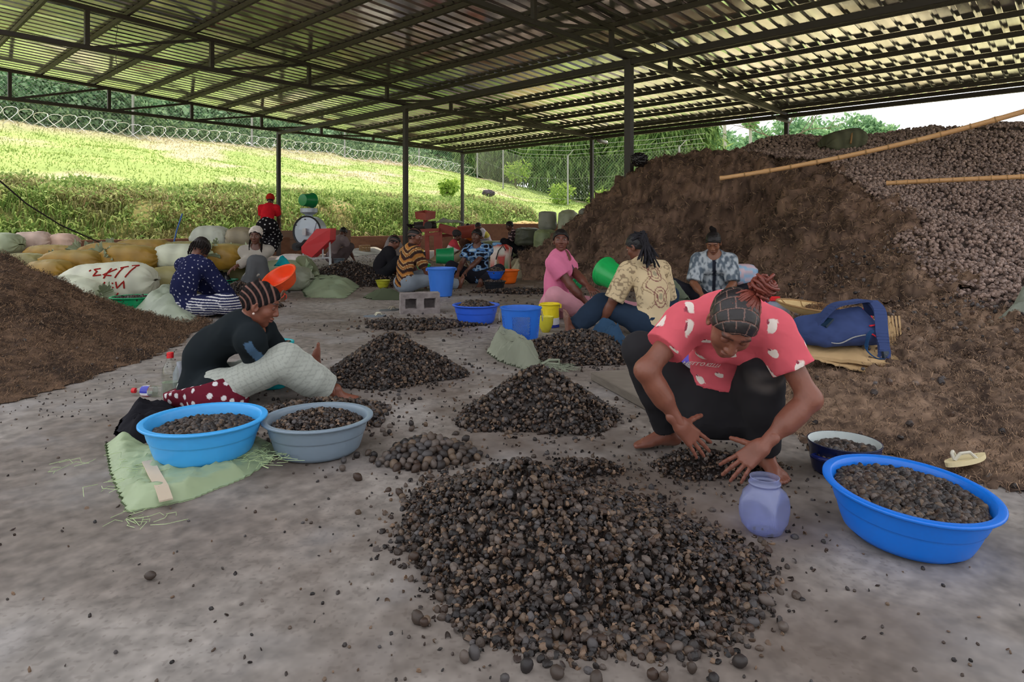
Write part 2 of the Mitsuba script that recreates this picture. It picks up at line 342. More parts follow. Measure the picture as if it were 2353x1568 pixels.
def leaf_cloud(centers, radii, n, size, rng, c0, c1, droop=0.0, aspect=0.45, shell=0.55):
    """Leaves (two bent triangles pairs) over a union of ellipsoids."""
    centers, radii = np.asarray(centers, float), np.asarray(radii, float)
    w = (radii[:, 0] * radii[:, 1] * radii[:, 2]) ** 0.66; k = rng.choice(len(centers), n, p=w / w.sum())
    d = rng.normal(size=(n, 3)); d /= np.linalg.norm(d, axis=1, keepdims=True)
    r = (shell + (1 - shell) * rng.uniform(0, 1, n) ** 0.5)[:, None] * rng.uniform(0.85, 1.1, (n, 1))
    p = centers[k] + d * radii[k] * r
    ax = rng.normal(size=(n, 3)) * 0.6 + d * 0.5 + V(0, 0, -droop * 1.4); ax /= np.linalg.norm(ax, axis=1, keepdims=True)
    s = np.cross(ax, rng.normal(size=(n, 3))); s /= np.linalg.norm(s, axis=1, keepdims=True) + 1e-9
    up = np.cross(s, ax)
    l = (size * rng.uniform(0.6, 1.4, n))[:, None]
    v = np.stack([p, p + ax * l * 0.5 + s * l * aspect * 0.5 + up * l * 0.06, p + ax * l, p + ax * l * 0.5 - s * l * aspect * 0.5 + up * l * 0.06], 1).reshape(-1, 3)
    o = (np.arange(n) * 4)[:, None]
    f = np.stack([o + [0, 1, 2], o + [0, 2, 3]], 1).reshape(-1, 3)
    a = rng.uniform(0, 1, (n, 1))
    c = np.asarray(c0) * (1 - a) + np.asarray(c1) * a
    return TM(v, f), np.repeat(c, 4, axis=0)
rng = np.random.default_rng(3)
def hill_pts(n, u0, u1, t0, t1, pw=1.0):
    u = rng.uniform(u0, u1, n); t = t0 + (t1 - t0) * rng.uniform(0, 1, n) ** pw; v = -22.6 - t
    p = np.concatenate([u[:, None] * UD + v[:, None] * ND, (hill(u, v))[:, None]], 1)
    return p
# the bank: tall weeds in clumps
p = hill_pts(42000, -4, 30, -0.1, 4.6, 1.2)
cl = meshkit.fbm(p * V(0.8, 0.8, 0.0), 3, 21)
p = p[rng.uniform(0, 1, len(p)) < sst(0.25, 0.5, cl)]
a = rng.uniform(0, 1, (len(p), 1)); b = (rng.uniform(0, 1, (len(p), 1)) < 0.12)
dryness = sst(0.5, 0.62, meshkit.fbm(p * 0.5 + 7, 3, 2))[:, None]
c = S(112, 146, 78) * (1 - a) + S(192, 212, 136) * a
dc = S(150, 130, 100) * (1 - a) + S(200, 186, 156) * a
m = np.clip(dryness * 0.55 + b * 0.5, 0, 1); c = c * (1 - m) + dc * m
bm, bc = tri_blades(p - V(0, 0, 0.05), None, 0.50, 0.024, rng, 1.2, c, 1.2)
lq = hill_pts(420, -4, 30, 0.1, 4.4); lm_, lc_ = leaf_cloud(lq + V(0, 0, 0.12), np.tile(V(0.55, 0.55, 0.32), (len(lq), 1)) * rng.uniform(0.5, 1.2, (len(lq), 1)), 26000, 0.15, rng, S(106, 142, 74), S(204, 222, 148), 0.2, 0.5)
bm, bc = cat([bm, lm_]), np.vstack([bc, lc_])
put('weeds', bm, 'm_leaf', label='tall tangled weeds and dry grass on the bank behind the low wall', cat='weeds', kind='stuff', color=bc)
p = hill_pts(60000, -6, 62, 3.0, 18.5)
a = rng.uniform(0, 1, (len(p), 1))
c = grass_rgb(p) * (0.8 + 0.45 * a)
bm, bc = tri_blades(p - V(0, 0, 0.02), None, 0.11, 0.018, rng, 1.0, c, 0.8)
put('grass', bm, 'm_leaf', label='short bright green grass covering the sunny hillside', cat='grass', kind='stuff', color=bc)
# the field beyond the far eave
n = 18000
u = rng.uniform(22.5, 62, n); v = rng.uniform(-24, 6, n)
p = np.concatenate([u[:, None] * UD + v[:, None] * ND, hill(u, v)[:, None]], 1)
a = rng.uniform(0, 1, (n, 1)); dd = sst(0.4, 0.6, meshkit.fbm(p * 0.3 + 3, 3, 8))[:, None]
c = (S(130, 148, 88) * (1 - a) + S(170, 182, 122) * a) * (1 - dd) + (S(176, 166, 136) * (1 - a) + S(206, 198, 172) * a) * dd
bm, bc = tri_blades(p, None, 0.4, 0.03, rng, 1.1, c, 1.0)
put('field_grass', bm, 'm_leaf', label='pale rough grass on the ground beyond the far end of the shed', cat='grass', kind='stuff', color=bc)

def lumps(c, R, n, rng, spread=0.62):
    d = rng.normal(size=(n, 3)); d /= np.linalg.norm(d, axis=1, keepdims=True)
    R = np.asarray(R, float)
    cs = np.asarray(c) + d * R * spread * rng.uniform(0.5, 1.1, (n, 1))
    return np.vstack([[c], cs]), np.vstack([[R * 0.62], R * rng.uniform(0.3, 0.5, (n, 1))])
BARK = S(92, 78, 64)
def tree(name, label, catg, group, base, height, R, n, size, c0, c1, seed, trunk_r=0.12, droop=0.0, aspect=0.45, nl=9, bark=BARK, low=False):
    r = np.random.default_rng(seed)
    t = thing(name, label, catg, group)
    top = np.asarray(base, float) + V(0, 0, height)
    cs, rs = lumps(np.asarray(base, float) + V(0, 0, height * 0.5 if low else height - R[2] * 0.55), R, nl, r)
    m, c = leaf_cloud(cs, rs, n, size, r, c0, c1, droop, aspect)
    put('foliage', m, 'm_leaf', t, color=c)
    tk = [np.asarray(base) - V(0, 0, 0.3) + (top - V(0, 0, R[2] * 0.6) - base) * q / 4 + V(r.normal() * 0.06, 0, 0) * q for q in range(5)]
    ms = [tube(tk, np.linspace(trunk_r, trunk_r * 0.6, 5), 7)]
    for k in range(min(5, nl)):
        e = cs[k + 1]; ms.append(tube([tk[3], (tk[3] + e) / 2 + V(0, 0, 0.1), e], [trunk_r * 0.5, trunk_r * 0.35, trunk_r * 0.15], 5))
    mm = cat(ms); put('trunk', mm, 'm_matte', t, color=col(mm, bark))
    return t
def on_hill(px, t):
    """The hill point at distance t beyond the wall line in the photo's column px."""
    k = (px - CX) / F; v = -22.6 - t
    y = v / (0.754 * k - 0.657); x = k * y
    u = x * UD[0] + y * UD[1]
    return V(x, y, float(hill(np.array([u]), np.array([v]))[0]))
def ground_at(px, y):
    x = (px - CX) / F * y; u = x * UD[0] + y * UD[1]; v = x * ND[0] + y * ND[1]
    return V(x, y, float(hill(np.array([u]), np.array([v]))[0]))
# shrubs behind the fence on the hill
sl = ['broad leaved blue green shrub behind the fence at the far left edge', 'blue green shrub with large pale leaves behind the fence, second from the left', 'leafy shrub behind the fence above the razor wire, third from the left',
      'rounded green shrub behind the fence, fourth from the left', 'dense green shrub behind the middle of the fence, fifth from the left', 'small green shrub behind the fence near the second truss', 'low green shrub behind the fence, seventh from the left', 'low green shrub where the fence reaches the far corner']
for k, (px, t, hgt, w) in enumerate(((10, 20, 3.2, 2.6), (150, 20.5, 3.4, 2.6), (270, 20, 3.2, 2.5), (400, 21, 3.4, 2.8), (530, 21, 3.3, 3.0), (660, 21.5, 3.2, 3.4), (790, 22, 3.4, 3.8), (930, 22, 3.6, 4.2))):
    tree('hedge_shrub', sl[k], 'shrub', 'shrubs behind the hill fence', on_hill(px, t), hgt * 1.25, (w * 1.15, w, hgt * 0.66), 4200, 0.30, S(84, 128, 92), S(184, 216, 176), 40 + k, 0.08, 0.2, 0.55, 12, low=True)
for k, (px, t, hgt, w) in enumerate(((80, 27, 6.5, 4), (330, 28, 6.5, 4.5), (600, 29, 7, 5), (850, 30, 7.5, 5.5))):
    tree('hill_tree', f'dark green tree standing behind the shrubs of the hill fence, {["first","second","third","fourth"][k]} from the left', 'tree', 'trees behind the hill fence', on_hill(px, t), hgt, (w * 1.5, w, 4.2), 4500, 0.42, S(60, 100, 62), S(124, 168, 108), 60 + k, 0.15, 0.2, 0.5, 12, low=True)
bt = ['far','second','third','fourth','fifth']
for k, (px, t, hgt, w) in enumerate(((430, 36, 9, 9), (640, 37, 9.5, 9), (820, 38, 10, 9), (960, 38, 10.5, 9), (1070, 36, 10, 8))):
    tree('hill_tree', f'broad dark tree rising in the back row behind the hill fence, {["first","second","third","fourth","fifth"][k]} from the left', 'tree', 'back row of trees behind the hill fence', on_hill(px, t), hgt, (w, w * 0.6, hgt * 0.6), 4200, 0.55, S(62, 100, 66), S(118, 160, 108), 160 + k, 0.2, 0.2, 0.5, 14, low=True)
us_ = [on_hill(px, tt) for px in np.linspace(-140, 1090, 200) for tt in (18.6, 20.0)]
m, c = leaf_cloud([q + V(0, 0, 0.45) for q in us_], np.tile(V(0.55, 0.5, 0.75), (len(us_), 1)), 13000, 0.24, np.random.default_rng(55), S(84, 122, 84), S(180, 208, 160), 0.2, 0.55)
put('undergrowth', m, 'm_leaf', label='leafy green undergrowth along the foot of the hill fence', cat='undergrowth', kind='stuff', color=c)
# bamboo-like trees beyond the far corner
bl = [('feathery bamboo clump just right of the far corner post', 1120, 62, 6.0, 4.2), ('tall feathery bamboo clump behind the fence between the two far posts', 1230, 60, 9.0, 5.0), ('drooping bamboo clump left of the post behind the grain sacks', 1330, 56, 9.5, 5.0),
      ('drooping bamboo clump right of the post behind the grain sacks', 1420, 54, 10.5, 4.6), ('bright drooping bamboo clump beside the black bag', 1500, 50, 10.5, 4.2), ('hanging bamboo foliage at the right end of the clumps', 1560, 46, 10.5, 3.0)]
for k, (lab, px, y, hgt, w) in enumerate(bl):
    b = P(px, 520, y); u = b[0]*UD[0]+b[1]*UD[1]; v = b[0]*ND[0]+b[1]*ND[1]; b[2] = float(hill(np.array([u]), np.array([v]))[0])
    tree('bamboo_clump', lab, 'bamboo', 'bamboo beyond the far fence', b, hgt, (w * 1.1, w, hgt * 0.6), 9000, 0.70, S(74, 108, 62), S(164, 192, 120), 80 + k, 0.14, 1.0, 0.17, 14, low=True)
for k, (px, py, y, r_, lab) in enumerate(((1384, 445, 44, 1.0, 'small bright green bush below the bamboo left of the far post'), (1190, 440, 50, 1.1, 'low green bush by the path beyond the far corner'), (1290, 430, 46, 0.9, 'yellow green bush below the bamboo, left of the brightest one'), (1030, 402, 38, 0.55, 'dark weedy bush alone on the hill slope'), (1420, 440, 42, 0.8, 'round bush behind the far post'))):
    c = ground_at(px, y); tree('bush', lab, 'bush', 'bushes near the far fence', c, r_ * 1.6, (r_ * 1.3, r_, r_), 700, 0.22, S(110, 150, 60), S(190, 214, 110), 120 + k, 0.05, 0.2, 0.5, 6)
# distant trees on the right
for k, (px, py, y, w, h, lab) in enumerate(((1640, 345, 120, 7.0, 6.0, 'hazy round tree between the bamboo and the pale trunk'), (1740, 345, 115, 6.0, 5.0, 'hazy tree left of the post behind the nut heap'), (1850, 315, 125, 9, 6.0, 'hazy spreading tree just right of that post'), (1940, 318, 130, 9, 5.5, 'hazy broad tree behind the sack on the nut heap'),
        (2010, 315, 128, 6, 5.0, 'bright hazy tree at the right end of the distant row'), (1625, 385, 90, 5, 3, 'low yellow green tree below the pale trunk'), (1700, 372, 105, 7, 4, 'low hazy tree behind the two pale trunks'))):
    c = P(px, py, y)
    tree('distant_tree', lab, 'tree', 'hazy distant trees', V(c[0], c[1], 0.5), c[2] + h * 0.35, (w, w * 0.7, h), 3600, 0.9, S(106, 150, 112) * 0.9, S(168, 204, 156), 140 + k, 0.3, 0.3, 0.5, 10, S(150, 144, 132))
for k, (px, py, y, lab) in enumerate(((1665, 285, 100, 'tall bare pale trunk left of the post behind the nut heap'), (1724, 285, 105, 'slender pale trunk with a small leafy top'), (1600, 330, 95, 'short pale pole at the end of the bamboo'))):
    c = P(px, py, y); t = thing('pale_tree', lab, 'tree', 'pale trunks in the distance')
    m = tube([V(c[0], c[1], 0), V(c[0] + 0.1, c[1], c[2] * 0.5), V(c[0], c[1], c[2])], [0.34, 0.3, 0.24], 8); put('trunk', m, 'm_matte', t, color=col(m, S(176, 172, 164)))
    if k == 1:
        m, cc = leaf_cloud([c + V(0, 0, 0.2)], [(1.0, 1.0, 0.6)], 220, 0.6, np.random.default_rng(9), S(96, 140, 80), S(150, 190, 120), 0.3); put('leafy_top', m, 'm_leaf', t, color=cc)
r = np.random.default_rng(77)
t = thing('bare_tree', 'leafless branching tree behind the post and floodlight', 'tree')
ms = []
def twig(p, d, l, rad, depth):
    q = [p + d * l * s + V(0, 0, 0.03 * l * math.sin(3 * s)) for s in (0, 0.35, 0.7, 1)]
    ms.append(tube(q, np.linspace(rad, rad * 0.6, 4), 4))
    if depth:
        for _ in range(3): twig(q[3 - _ % 2], unit(d + r.normal(size=3) * 0.55 + V(0, 0, 0.12)), l * r.uniform(0.55, 0.8), rad * 0.55, depth - 1)
b = P(1800, 330, 60)
ms.append(tube([V(b[0], b[1], 0), b], [0.2, 0.14], 6))
for dd in ((0.9, 0, 0.5), (-0.8, 0, 0.35), (0.3, 0, 0.9)): twig(b, unit(V(*dd)), 2.6, 0.07, 3)
m = cat(ms); put('branches', m, 'm_matte', t, color=col(m, S(120, 108, 96)))

scene['m_razor'] = prin(L(216, 216, 212), 0.5, 0.2)
# chain-link fence along the hill top, razor coil in front of it, and the far fence
def fence(name, label, pts, height, step, wire, lean=0.0):
    t = thing(name, label, 'fence', 'chain-link fences')
    pts = np.asarray(pts, float); seg = np.linalg.norm(np.diff(pts, axis=0), axis=1); cum = np.concatenate([[0], np.cumsum(seg)])
    def at(s): return np.stack([np.interp(s, cum, pts[:, k]) for k in range(3)], -1)
    n = int(cum[-1] / step); ms = []
    s0 = np.arange(-int(height / step), n) * step
    for sg in (1, -1):
        for s in s0:
            a, b = (s, s + height) if sg > 0 else (s + height, s)
            za, zb = 0.0, height
            lo, hi = (a, b) if a < b else (b, a)
            if hi < 0 or lo > cum[-1]: continue
            k = 5; ss = np.linspace(a, b, k); zz = np.linspace(za, zb, k); ok = (ss >= 0) & (ss <= cum[-1])
            if ok.sum() < 2: continue
            q = at(ss[ok]); q[:, 2] += zz[ok]
            ms.append(tube(q, wire, 3, False))
    m = cat(ms); put('mesh', m, 'm_wire', t, kind='stuff')
    for h in (height, height * 0.5, 0.05):
        q = at(np.linspace(0, cum[-1], 60)); q[:, 2] += h; put('line_wire', tube(q, wire * 1.4, 4), 'm_wire', t)
    for s in np.arange(1.0, cum[-1], 7.0):
        a = at(s); put('fence_post', bar(a - V(0, 0, 0.3), a + V(0, 0, height + 0.15), 0.1, 0.1, up=(0, 1, 0)), 'm_wire', t)
        put('arm', bar(a + V(0, 0, height + 0.1), a + V(0.35, -0.3, height + 0.5), 0.05, 0.05), 'm_wire', t)
    return t
hp = [on_hill(px, 17.9 if px > 0 else 17.9) for px in (-120, 60, 250, 430, 600, 760, 900, 1000, 1080)]
fence('chain_link_fence', 'chain-link fence along the top of the grassy hill', hp, 2.3, 0.20, 0.0042)
fp = [P(1090, 398, 55), P(1130, 420, 50), P(1200, 455, 44), P(1300, 460, 43), P(1400, 455, 42), P(1500, 450, 41), P(1620, 440, 40)]
fence('chain_link_fence', 'chain-link fence in front of the bamboo beyond the far eave', fp, 2.7, 0.20, 0.0042)
for k in range(3):
    q = [a + V(0, 0, 2.9 + 0.28 * k) for a in fp]; put('barbed_wire', tube(q, 0.012, 4), 'm_wire', label=f'straight strand of barbed wire over the far fence, {["lowest","middle","topmost"][k]} of three', cat='wire', group='barbed wire strands')
q = np.asarray([on_hill(px, 16.9) for px in np.linspace(-60, 1080, 60)]); cum = np.concatenate([[0], np.cumsum(np.linalg.norm(np.diff(q, axis=0), axis=1))])
s = np.arange(0, cum[-1], 0.045); cen = np.stack([np.interp(s, cum, q[:, k]) for k in range(3)], -1)
ph = s / 0.62 * 2 * np.pi; rr = 0.40 + 0.05 * np.sin(s * 1.7)
coil = cen + np.stack([UD[0] * 0.14 * np.sin(2 * ph) + ND[0] * rr * np.cos(ph), UD[1] * 0.14 * np.sin(2 * ph) + ND[1] * rr * np.cos(ph), rr * np.sin(ph) + 0.42], -1) + UD[None, [0, 1, 1]] * V(1, 1, 0) * 0.25 * np.cos(ph)[:, None]
put('razor_wire', tube(coil, 0.02, 3), 'm_razor', label='coiled razor wire lying along the foot of the hill fence', cat='wire')
# ================================================================ heaps of palm fibre and nuts
class Field:
    """A height field through control points, kept at or above the floor."""
    def __init__(self, pts, smoothing=0.0, kernel='linear'):
        pts = np.asarray(pts, float)
        self.f = RBFInterpolator(pts[:, :2], pts[:, 2], kernel=kernel, smoothing=smoothing, neighbors=min(24, len(pts)))
    def __call__(self, x, y):
        q = np.stack([np.ravel(x), np.ravel(y)], -1)
        return self.f(q).reshape(np.shape(x))
def fibre_rgb(p, lo, hi, seed):
    a = meshkit.fbm(p * 3.0, 3, seed)[:, None]; b = meshkit.fbm(p * 24.0, 2, seed + 3)[:, None]
    t = np.clip(0.22 + 1.5 * (a - 0.5) + 1.3 * (b - 0.4), 0, 1)
    return lo * (1 - t) + hi * t
def strands(pts, nrm, n, rng, length, width, lo, hi):
    """Short bent fibres lying about on a surface."""
    k = rng.integers(0, len(pts), n); p = pts[k] + rng.normal(size=(n, 3)) * 0.01; nn = nrm[k]
    d = rng.normal(size=(n, 3)); d -= nn * (d * nn).sum(1, keepdims=True) * 0.75; d /= np.linalg.norm(d, axis=1, keepdims=True)
    s = np.cross(d, nn); s /= np.linalg.norm(s, axis=1, keepdims=True) + 1e-9
    far_ = np.clip(p[:, 1:2] / 4.5, 0.8, 2.0)
    l = (length * rng.uniform(0.4, 1.4, n))[:, None] * far_; w = width * rng.uniform(0.6, 1.4, (n, 1)) * far_
    o = nn * rng.uniform(0.0, 0.014, (n, 1))
    m = p + o + nn * l * rng.uniform(0.0, 0.35, (n, 1)) + s * l * rng.normal(size=(n, 1)) * 0.12
    v = np.stack([p - d * l / 2 - s * w / 2, m - s * w / 2, p + d * l / 2, m + s * w / 2], 1).reshape(-1, 3)
    q = (np.arange(n) * 4)[:, None]
    t = rng.uniform(0, 1, (n, 1)) ** 1.5
    return TM(v, np.stack([q + [0, 1, 3], q + [1, 2, 3]], 1).reshape(-1, 3)), np.repeat(lo * (1 - t) + hi * t, 4, axis=0)
def patch(fn, x0, x1, y0, y1, step, keep, rough=(0.16, 0.05, 0.018), seed=1, floor_cut=0.01):
    xs, ys = np.arange(x0, x1, step), np.arange(y0, y1, step)
    xx, yy = np.meshgrid(xs, ys, indexing='ij'); zz = fn(xx, yy)
    p = np.stack([xx, yy, zz], -1); nx, ny = xx.shape
    i, j = np.meshgrid(np.arange(nx - 1), np.arange(ny - 1), indexing='ij')
    q = np.stack([i*ny+j, (i+1)*ny+j, (i+1)*ny+j+1, i*ny+j+1], -1).reshape(-1, 4)
    m = TM(p.reshape(-1, 3), np.vstack([q[:, [0, 1, 2]], q[:, [0, 2, 3]]]))
    n = vnorm(m); v = np.asarray(m.vertices); z = v[:, 2]
    fade = sst(-0.03, 0.25, z)[:, None]
    lump = np.abs(meshkit.fbm(v * 1.6, 3, seed) - 0.5) * 2
    d = (npf(v, 1.1, 2, seed + 1) * 2 * rough[0] + (0.12 - lump[:]) * rough[0] * 0.8)[:, None] * fade + ((npf(v, 6.0, 3, seed + 2) * 2 - 0.8 * np.abs(2 * meshkit.fbm(v * 3.2, 2, seed + 9) - 1) + 0.25) * rough[1])[:, None] * (0.15 + 0.85 * fade) + (npf(v, 26.0, 2, seed + 5) * 2 * rough[2])[:, None] * (0.3 + 0.7 * fade)
    v = v + n * d - V(0, 0, 0.8) * rough[0] * sst(1.0, 2.0, z)[:, None]
    ok = keep(v[:, 0], v[:, 1]) & (v[:, 2] > -0.05 - floor_cut)
    f = m.faces[ok[m.faces].all(1)]
    f = f[(v[f][:, :, 2].max(1) > floor_cut)]
    m = TM(v, f); m.remove_unreferenced_vertices()
    return m
gpts = [(2353, 1145), (2200, 1105), (2050, 1058), (1930, 1032), (1830, 1012), (1796, 950), (1786, 880), (1775, 800), (1766, 755), (1745, 715), (1690, 690), (1600, 680), (1480, 672), (1370, 662), (1270, 645), (1222, 618), (1200, 598)]
C = [G(*q) for q in gpts] + [P(2353, 1145, 2.58) + V(0.8, -0.2, 0), V(3.6, 2.3, -0.02), V(0.2, 16, 0), V(-0.2, 19, 0), V(-1, 14, 0), V(0, 12, -0.1), V(1.6, 9.6, -0.1), V(2.3, 7.4, -0.1), V(1.2, 4.0, -0.15), V(1.0, 3.0, -0.15), V(2.0, 2.0, -0.2)]
HP = [(1445, 385, 12.9), (1436, 425, 12.9), (1412, 466, 13.0), (1372, 502, 13.1), (1292, 552, 13.2), (1250, 606, 13.3), (1550, 376, 12.6), (1670, 372, 12.4), (1765, 366, 12.2), (1470, 520, 12.0), (1600, 520, 12.0), (1700, 520, 12.0), (1400, 580, 12.2), (1560, 610, 11.4), (1680, 610, 11.5), (1500, 440, 12.45), (1620, 440, 12.3), (1720, 440, 12.1), (1770, 560, 11.6), (1790, 450, 11.7), (1350, 620, 12.0),
      (1880, 387, 10.6), (1845, 430, 10.3), (1826, 520, 9.9), (1800, 600, 9.6), (1850, 600, 8.9), (1900, 470, 9.7), (1990, 435, 10.2), (1960, 560, 8.7), (1890, 625, 8.1), (2060, 600, 7.6), (2110, 690, 6.6), (1950, 690, 6.9), (1830, 690, 7.4), (1960, 800, 4.6), (2070, 775, 4.7), (1870, 730, 5.8), (2190, 800, 4.7), (2300, 745, 5.3), (2200, 940, 3.5), (2000, 930, 3.5), (1890, 870, 3.9), (2100, 850, 4.2), (2353, 900, 3.8), (2353, 1020, 3.0), (2150, 1000, 3.2), (2500, 900, 3.7), (2500, 1050, 2.9),
      (2360, 700, 5.9), (2260, 682, 6.2), (2150, 610, 7.2), (2080, 520, 8.6), (2010, 430, 10.0), (1955, 388, 11.5), (1900, 362, 12.6), (1790, 362, 13.2), (1780, 316, 15.6), (1720, 332, 15.5), (1850, 315, 15.5), (1930, 318, 15.2), (1675, 362, 15.3), (2050, 302, 15), (2140, 290, 15), (2200, 304, 15.2), (2260, 286, 15), (2353, 290, 15), (2500, 300, 14.5), (2353, 500, 9.4), (2200, 500, 9.7), (2353, 600, 7.4), (2200, 400, 12), (2353, 400, 11.8), (2500, 500, 9.0), (2500, 650, 6.4)]
C += [P(*q) for q in HP] + [V(2.6, 15.5, 1.9), V(4, 19, 0.8), V(7, 20.5, 0.9), V(11, 20.5, 0.9), V(13, 15, 3.0), V(1.2, 17, 0.3), V(8, 24, -0.2), V(2, 22, -0.2), V(9.2, 9.5, 1.3), V(7.5, 5.5, 0.3)]
HF = Field(C)
NB = np.array([P(*q)[:2] for q in ((2700, 760, 5.2), (2353, 706, 5.9), (2255, 690, 6.15), (2150, 618, 7.1), (2075, 520, 8.6), (2005, 432, 10.0), (1950, 392, 11.4), (1890, 368, 12.6), (1660, 368, 14.0), (1600, 366, 17))])
NP_ = np.vstack([NB, [[0, 26], [20, 26], [20, 5.2]]])
import shapely
NPOLY = shapely.Polygon(NP_)
def in_nuts(x, y, grow=0.0): return shapely.contains_xy(NPOLY.buffer(grow) if grow else NPOLY, x, y)
near = patch(HF, 0.9, 4.3, 2.3, 6.6, 0.028, lambda x, y: ~in_nuts(x, y, -0.15) & (y < 6.55), (0.07, 0.10, 0.05), 3)
far = patch(HF, 0.2, 9.0, 6.45, 18.0, 0.055, lambda x, y: ~in_nuts(x, y, -0.2), (0.20, 0.20, 0.06), 3)
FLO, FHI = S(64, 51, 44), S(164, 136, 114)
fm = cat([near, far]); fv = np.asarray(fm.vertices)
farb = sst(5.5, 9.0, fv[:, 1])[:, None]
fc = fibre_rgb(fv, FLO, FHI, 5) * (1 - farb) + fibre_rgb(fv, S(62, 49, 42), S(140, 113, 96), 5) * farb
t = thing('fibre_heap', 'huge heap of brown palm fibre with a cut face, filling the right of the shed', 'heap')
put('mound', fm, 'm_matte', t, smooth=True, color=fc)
nn = vnorm(fm); rng = np.random.default_rng(5)
wgt = 1.0 / (fv[:, 1] ** 1.3) * np.where(fv[:, 1] < 6.5, 0.028**2, 0.055**2)
pk = rng.choice(len(fv), 80000, p=wgt / wgt.sum())
sm, sc = strands(fv[pk], nn[pk], 80000, rng, 0.055, 0.0036, S(48, 38, 33), S(172, 142, 116))
put('loose_fibre', sm, 'm_matte', t, kind='stuff', color=sc)

# ---- nuts and shells
def ico(n): return trimesh.creation.icosphere(subdivisions=n)
def nut_mesh(sub, seed):
    m = ico(sub); v = np.asarray(m.vertices).copy()
    v[:, 2] *= 1.25 + 0.1 * (seed % 3)
    v[:, :2] *= (1 - 0.22 * np.abs(v[:, 2:3]) ** 2 * 0.7)
    v *= 1 + 0.22 * npf(v, 1.3, 2, seed)[:, None]
    return TM(v * 0.5, m.faces)
def shell_mesh(seed, sub=1):
    """A broken, cupped piece of shell with thickness."""
    r = np.random.default_rng(seed); m = ico(sub); v = np.asarray(m.vertices)
    keep = (v[m.faces].mean(1)[:, 2] < -0.1 + 0.35 * r.uniform()) & (v[m.faces].mean(1)[:, 0] < 0.75 * r.uniform(0.3, 1.1))
    f = m.faces[keep]
    a = v * V(0.9, 0.75, 1.1) * (1 + 0.25 * npf(v, 1.2, 2, seed)[:, None]); b = a * 0.78
    return TM(np.vstack([a, b]) * 0.5, np.vstack([f, f[:, ::-1] + len(a)]))
NUTS = [nut_mesh(1, k) for k in range(6)]; NUT0 = [nut_mesh(0, k) for k in range(4)]; SHELLS = [shell_mesh(20 + k) for k in range(7)]; CHIPS = [TM(m.vertices[:len(m.vertices)//2], m.faces[:len(m.faces)//2]) for m in SHELLS]
for m in CHIPS: m.remove_unreferenced_vertices()
NUT_COL = [S(46, 40, 38), S(62, 52, 46), S(78, 66, 58), S(38, 34, 34), S(88, 78, 72), S(58, 44, 36), S(96, 80, 66), S(70, 66, 66)]
SH_COL = [S(40, 34, 32), S(58, 47, 41), S(84, 66, 52), S(48, 38, 34), S(110, 89, 72), S(66, 58, 54), S(36, 32, 31)]
def pieces(pos, size, rng, nutty=0.2, lowpoly=False):
    """Nuts and shells at the positions: list of (base mesh, 4x4, colour, is nut)."""
    n = len(pos); R = rand_rot(n, rng); s = size * rng.uniform(0.65, 1.3, n); isn = rng.uniform(0, 1, n) < nutty
    return R, s, isn
def pile_mesh(pos, size, rng, nutty=0.2, low=False, flat=None):
    R, s, isn = pieces(pos, size, rng, nutty)
    ms, cs = [], []
    pools = [(NUT0 if low else NUTS, isn, NUT_COL), (([NUT0[0], NUT0[1]] if low else CHIPS), ~isn, SH_COL)]
    for pool, mask, pal in pools:
        idx = np.nonzero(mask)[0]; which = rng.integers(0, len(pool), len(idx))
        for w, base in enumerate(pool):
            k = idx[which == w]
            if not len(k): continue
            sc = s[k][:, None] * (np.ones((len(k), 3)) if pal is NUT_COL else np.stack([rng.uniform(0.6, 1.25, len(k)), rng.uniform(0.45, 0.95, len(k)) * (0.6 if low else 1), rng.uniform(0.35, 1.15, len(k))], -1) * 1.15)
            cc = np.array([pal[i] for i in rng.integers(0, len(pal), len(k))]) * rng.uniform(0.55, 1.35, (len(k), 1))
            m, c = scatter(base, mats_of(R[k], sc, pos[k]), cc); ms.append(m); cs.append(c)
    return cat(ms), np.vstack(cs)
def cone_field(cx, cy, rx, ry, rz, h, seed, pw=1.25, flat=0.0):
    ca, sa = math.cos(rz), math.sin(rz)
    def fn(x, y):
        a = ((x - cx) * ca + (y - cy) * sa) / rx; b = (-(x - cx) * sa + (y - cy) * ca) / ry
        r = np.sqrt(a * a + b * b); th = np.arctan2(b, a)
        r = r / (1 + 0.10 * np.sin(3 * th + seed) + 0.06 * np.sin(5 * th + 2 * seed))
        z = h * np.clip(1 - np.sqrt(r * r + 0.01), 0, 1) ** pw * 1.08
        if flat: z = np.minimum(z, h * flat + 0.25 * (z - h * flat))
        return z
    fn.box = (cx - 1.25 * max(rx, ry), cx + 1.25 * max(rx, ry), cy - 1.25 * max(rx, ry), cy + 1.25 * max(rx, ry))
    return fn
def sample_field(fn, n, rng, box, zmin=0.004, edge=0.0):
    """Points on the field, even in area, with some strays around its foot."""
    out = []; have = 0
    while have < n:
        x = rng.uniform(box[0], box[1], 4 * n); y = rng.uniform(box[2], box[3], 4 * n); e = 0.01
        z = fn(x, y); g = np.hypot((fn(x + e, y) - z) / e, (fn(x, y + e) - z) / e)
        ok = (z > zmin) & (rng.uniform(0, 1, len(x)) < np.sqrt(1 + g * g) / 2.2)
        p = np.stack([x[ok], y[ok], z[ok]], -1); out.append(p); have += len(p)
    return np.vstack(out)[:n]
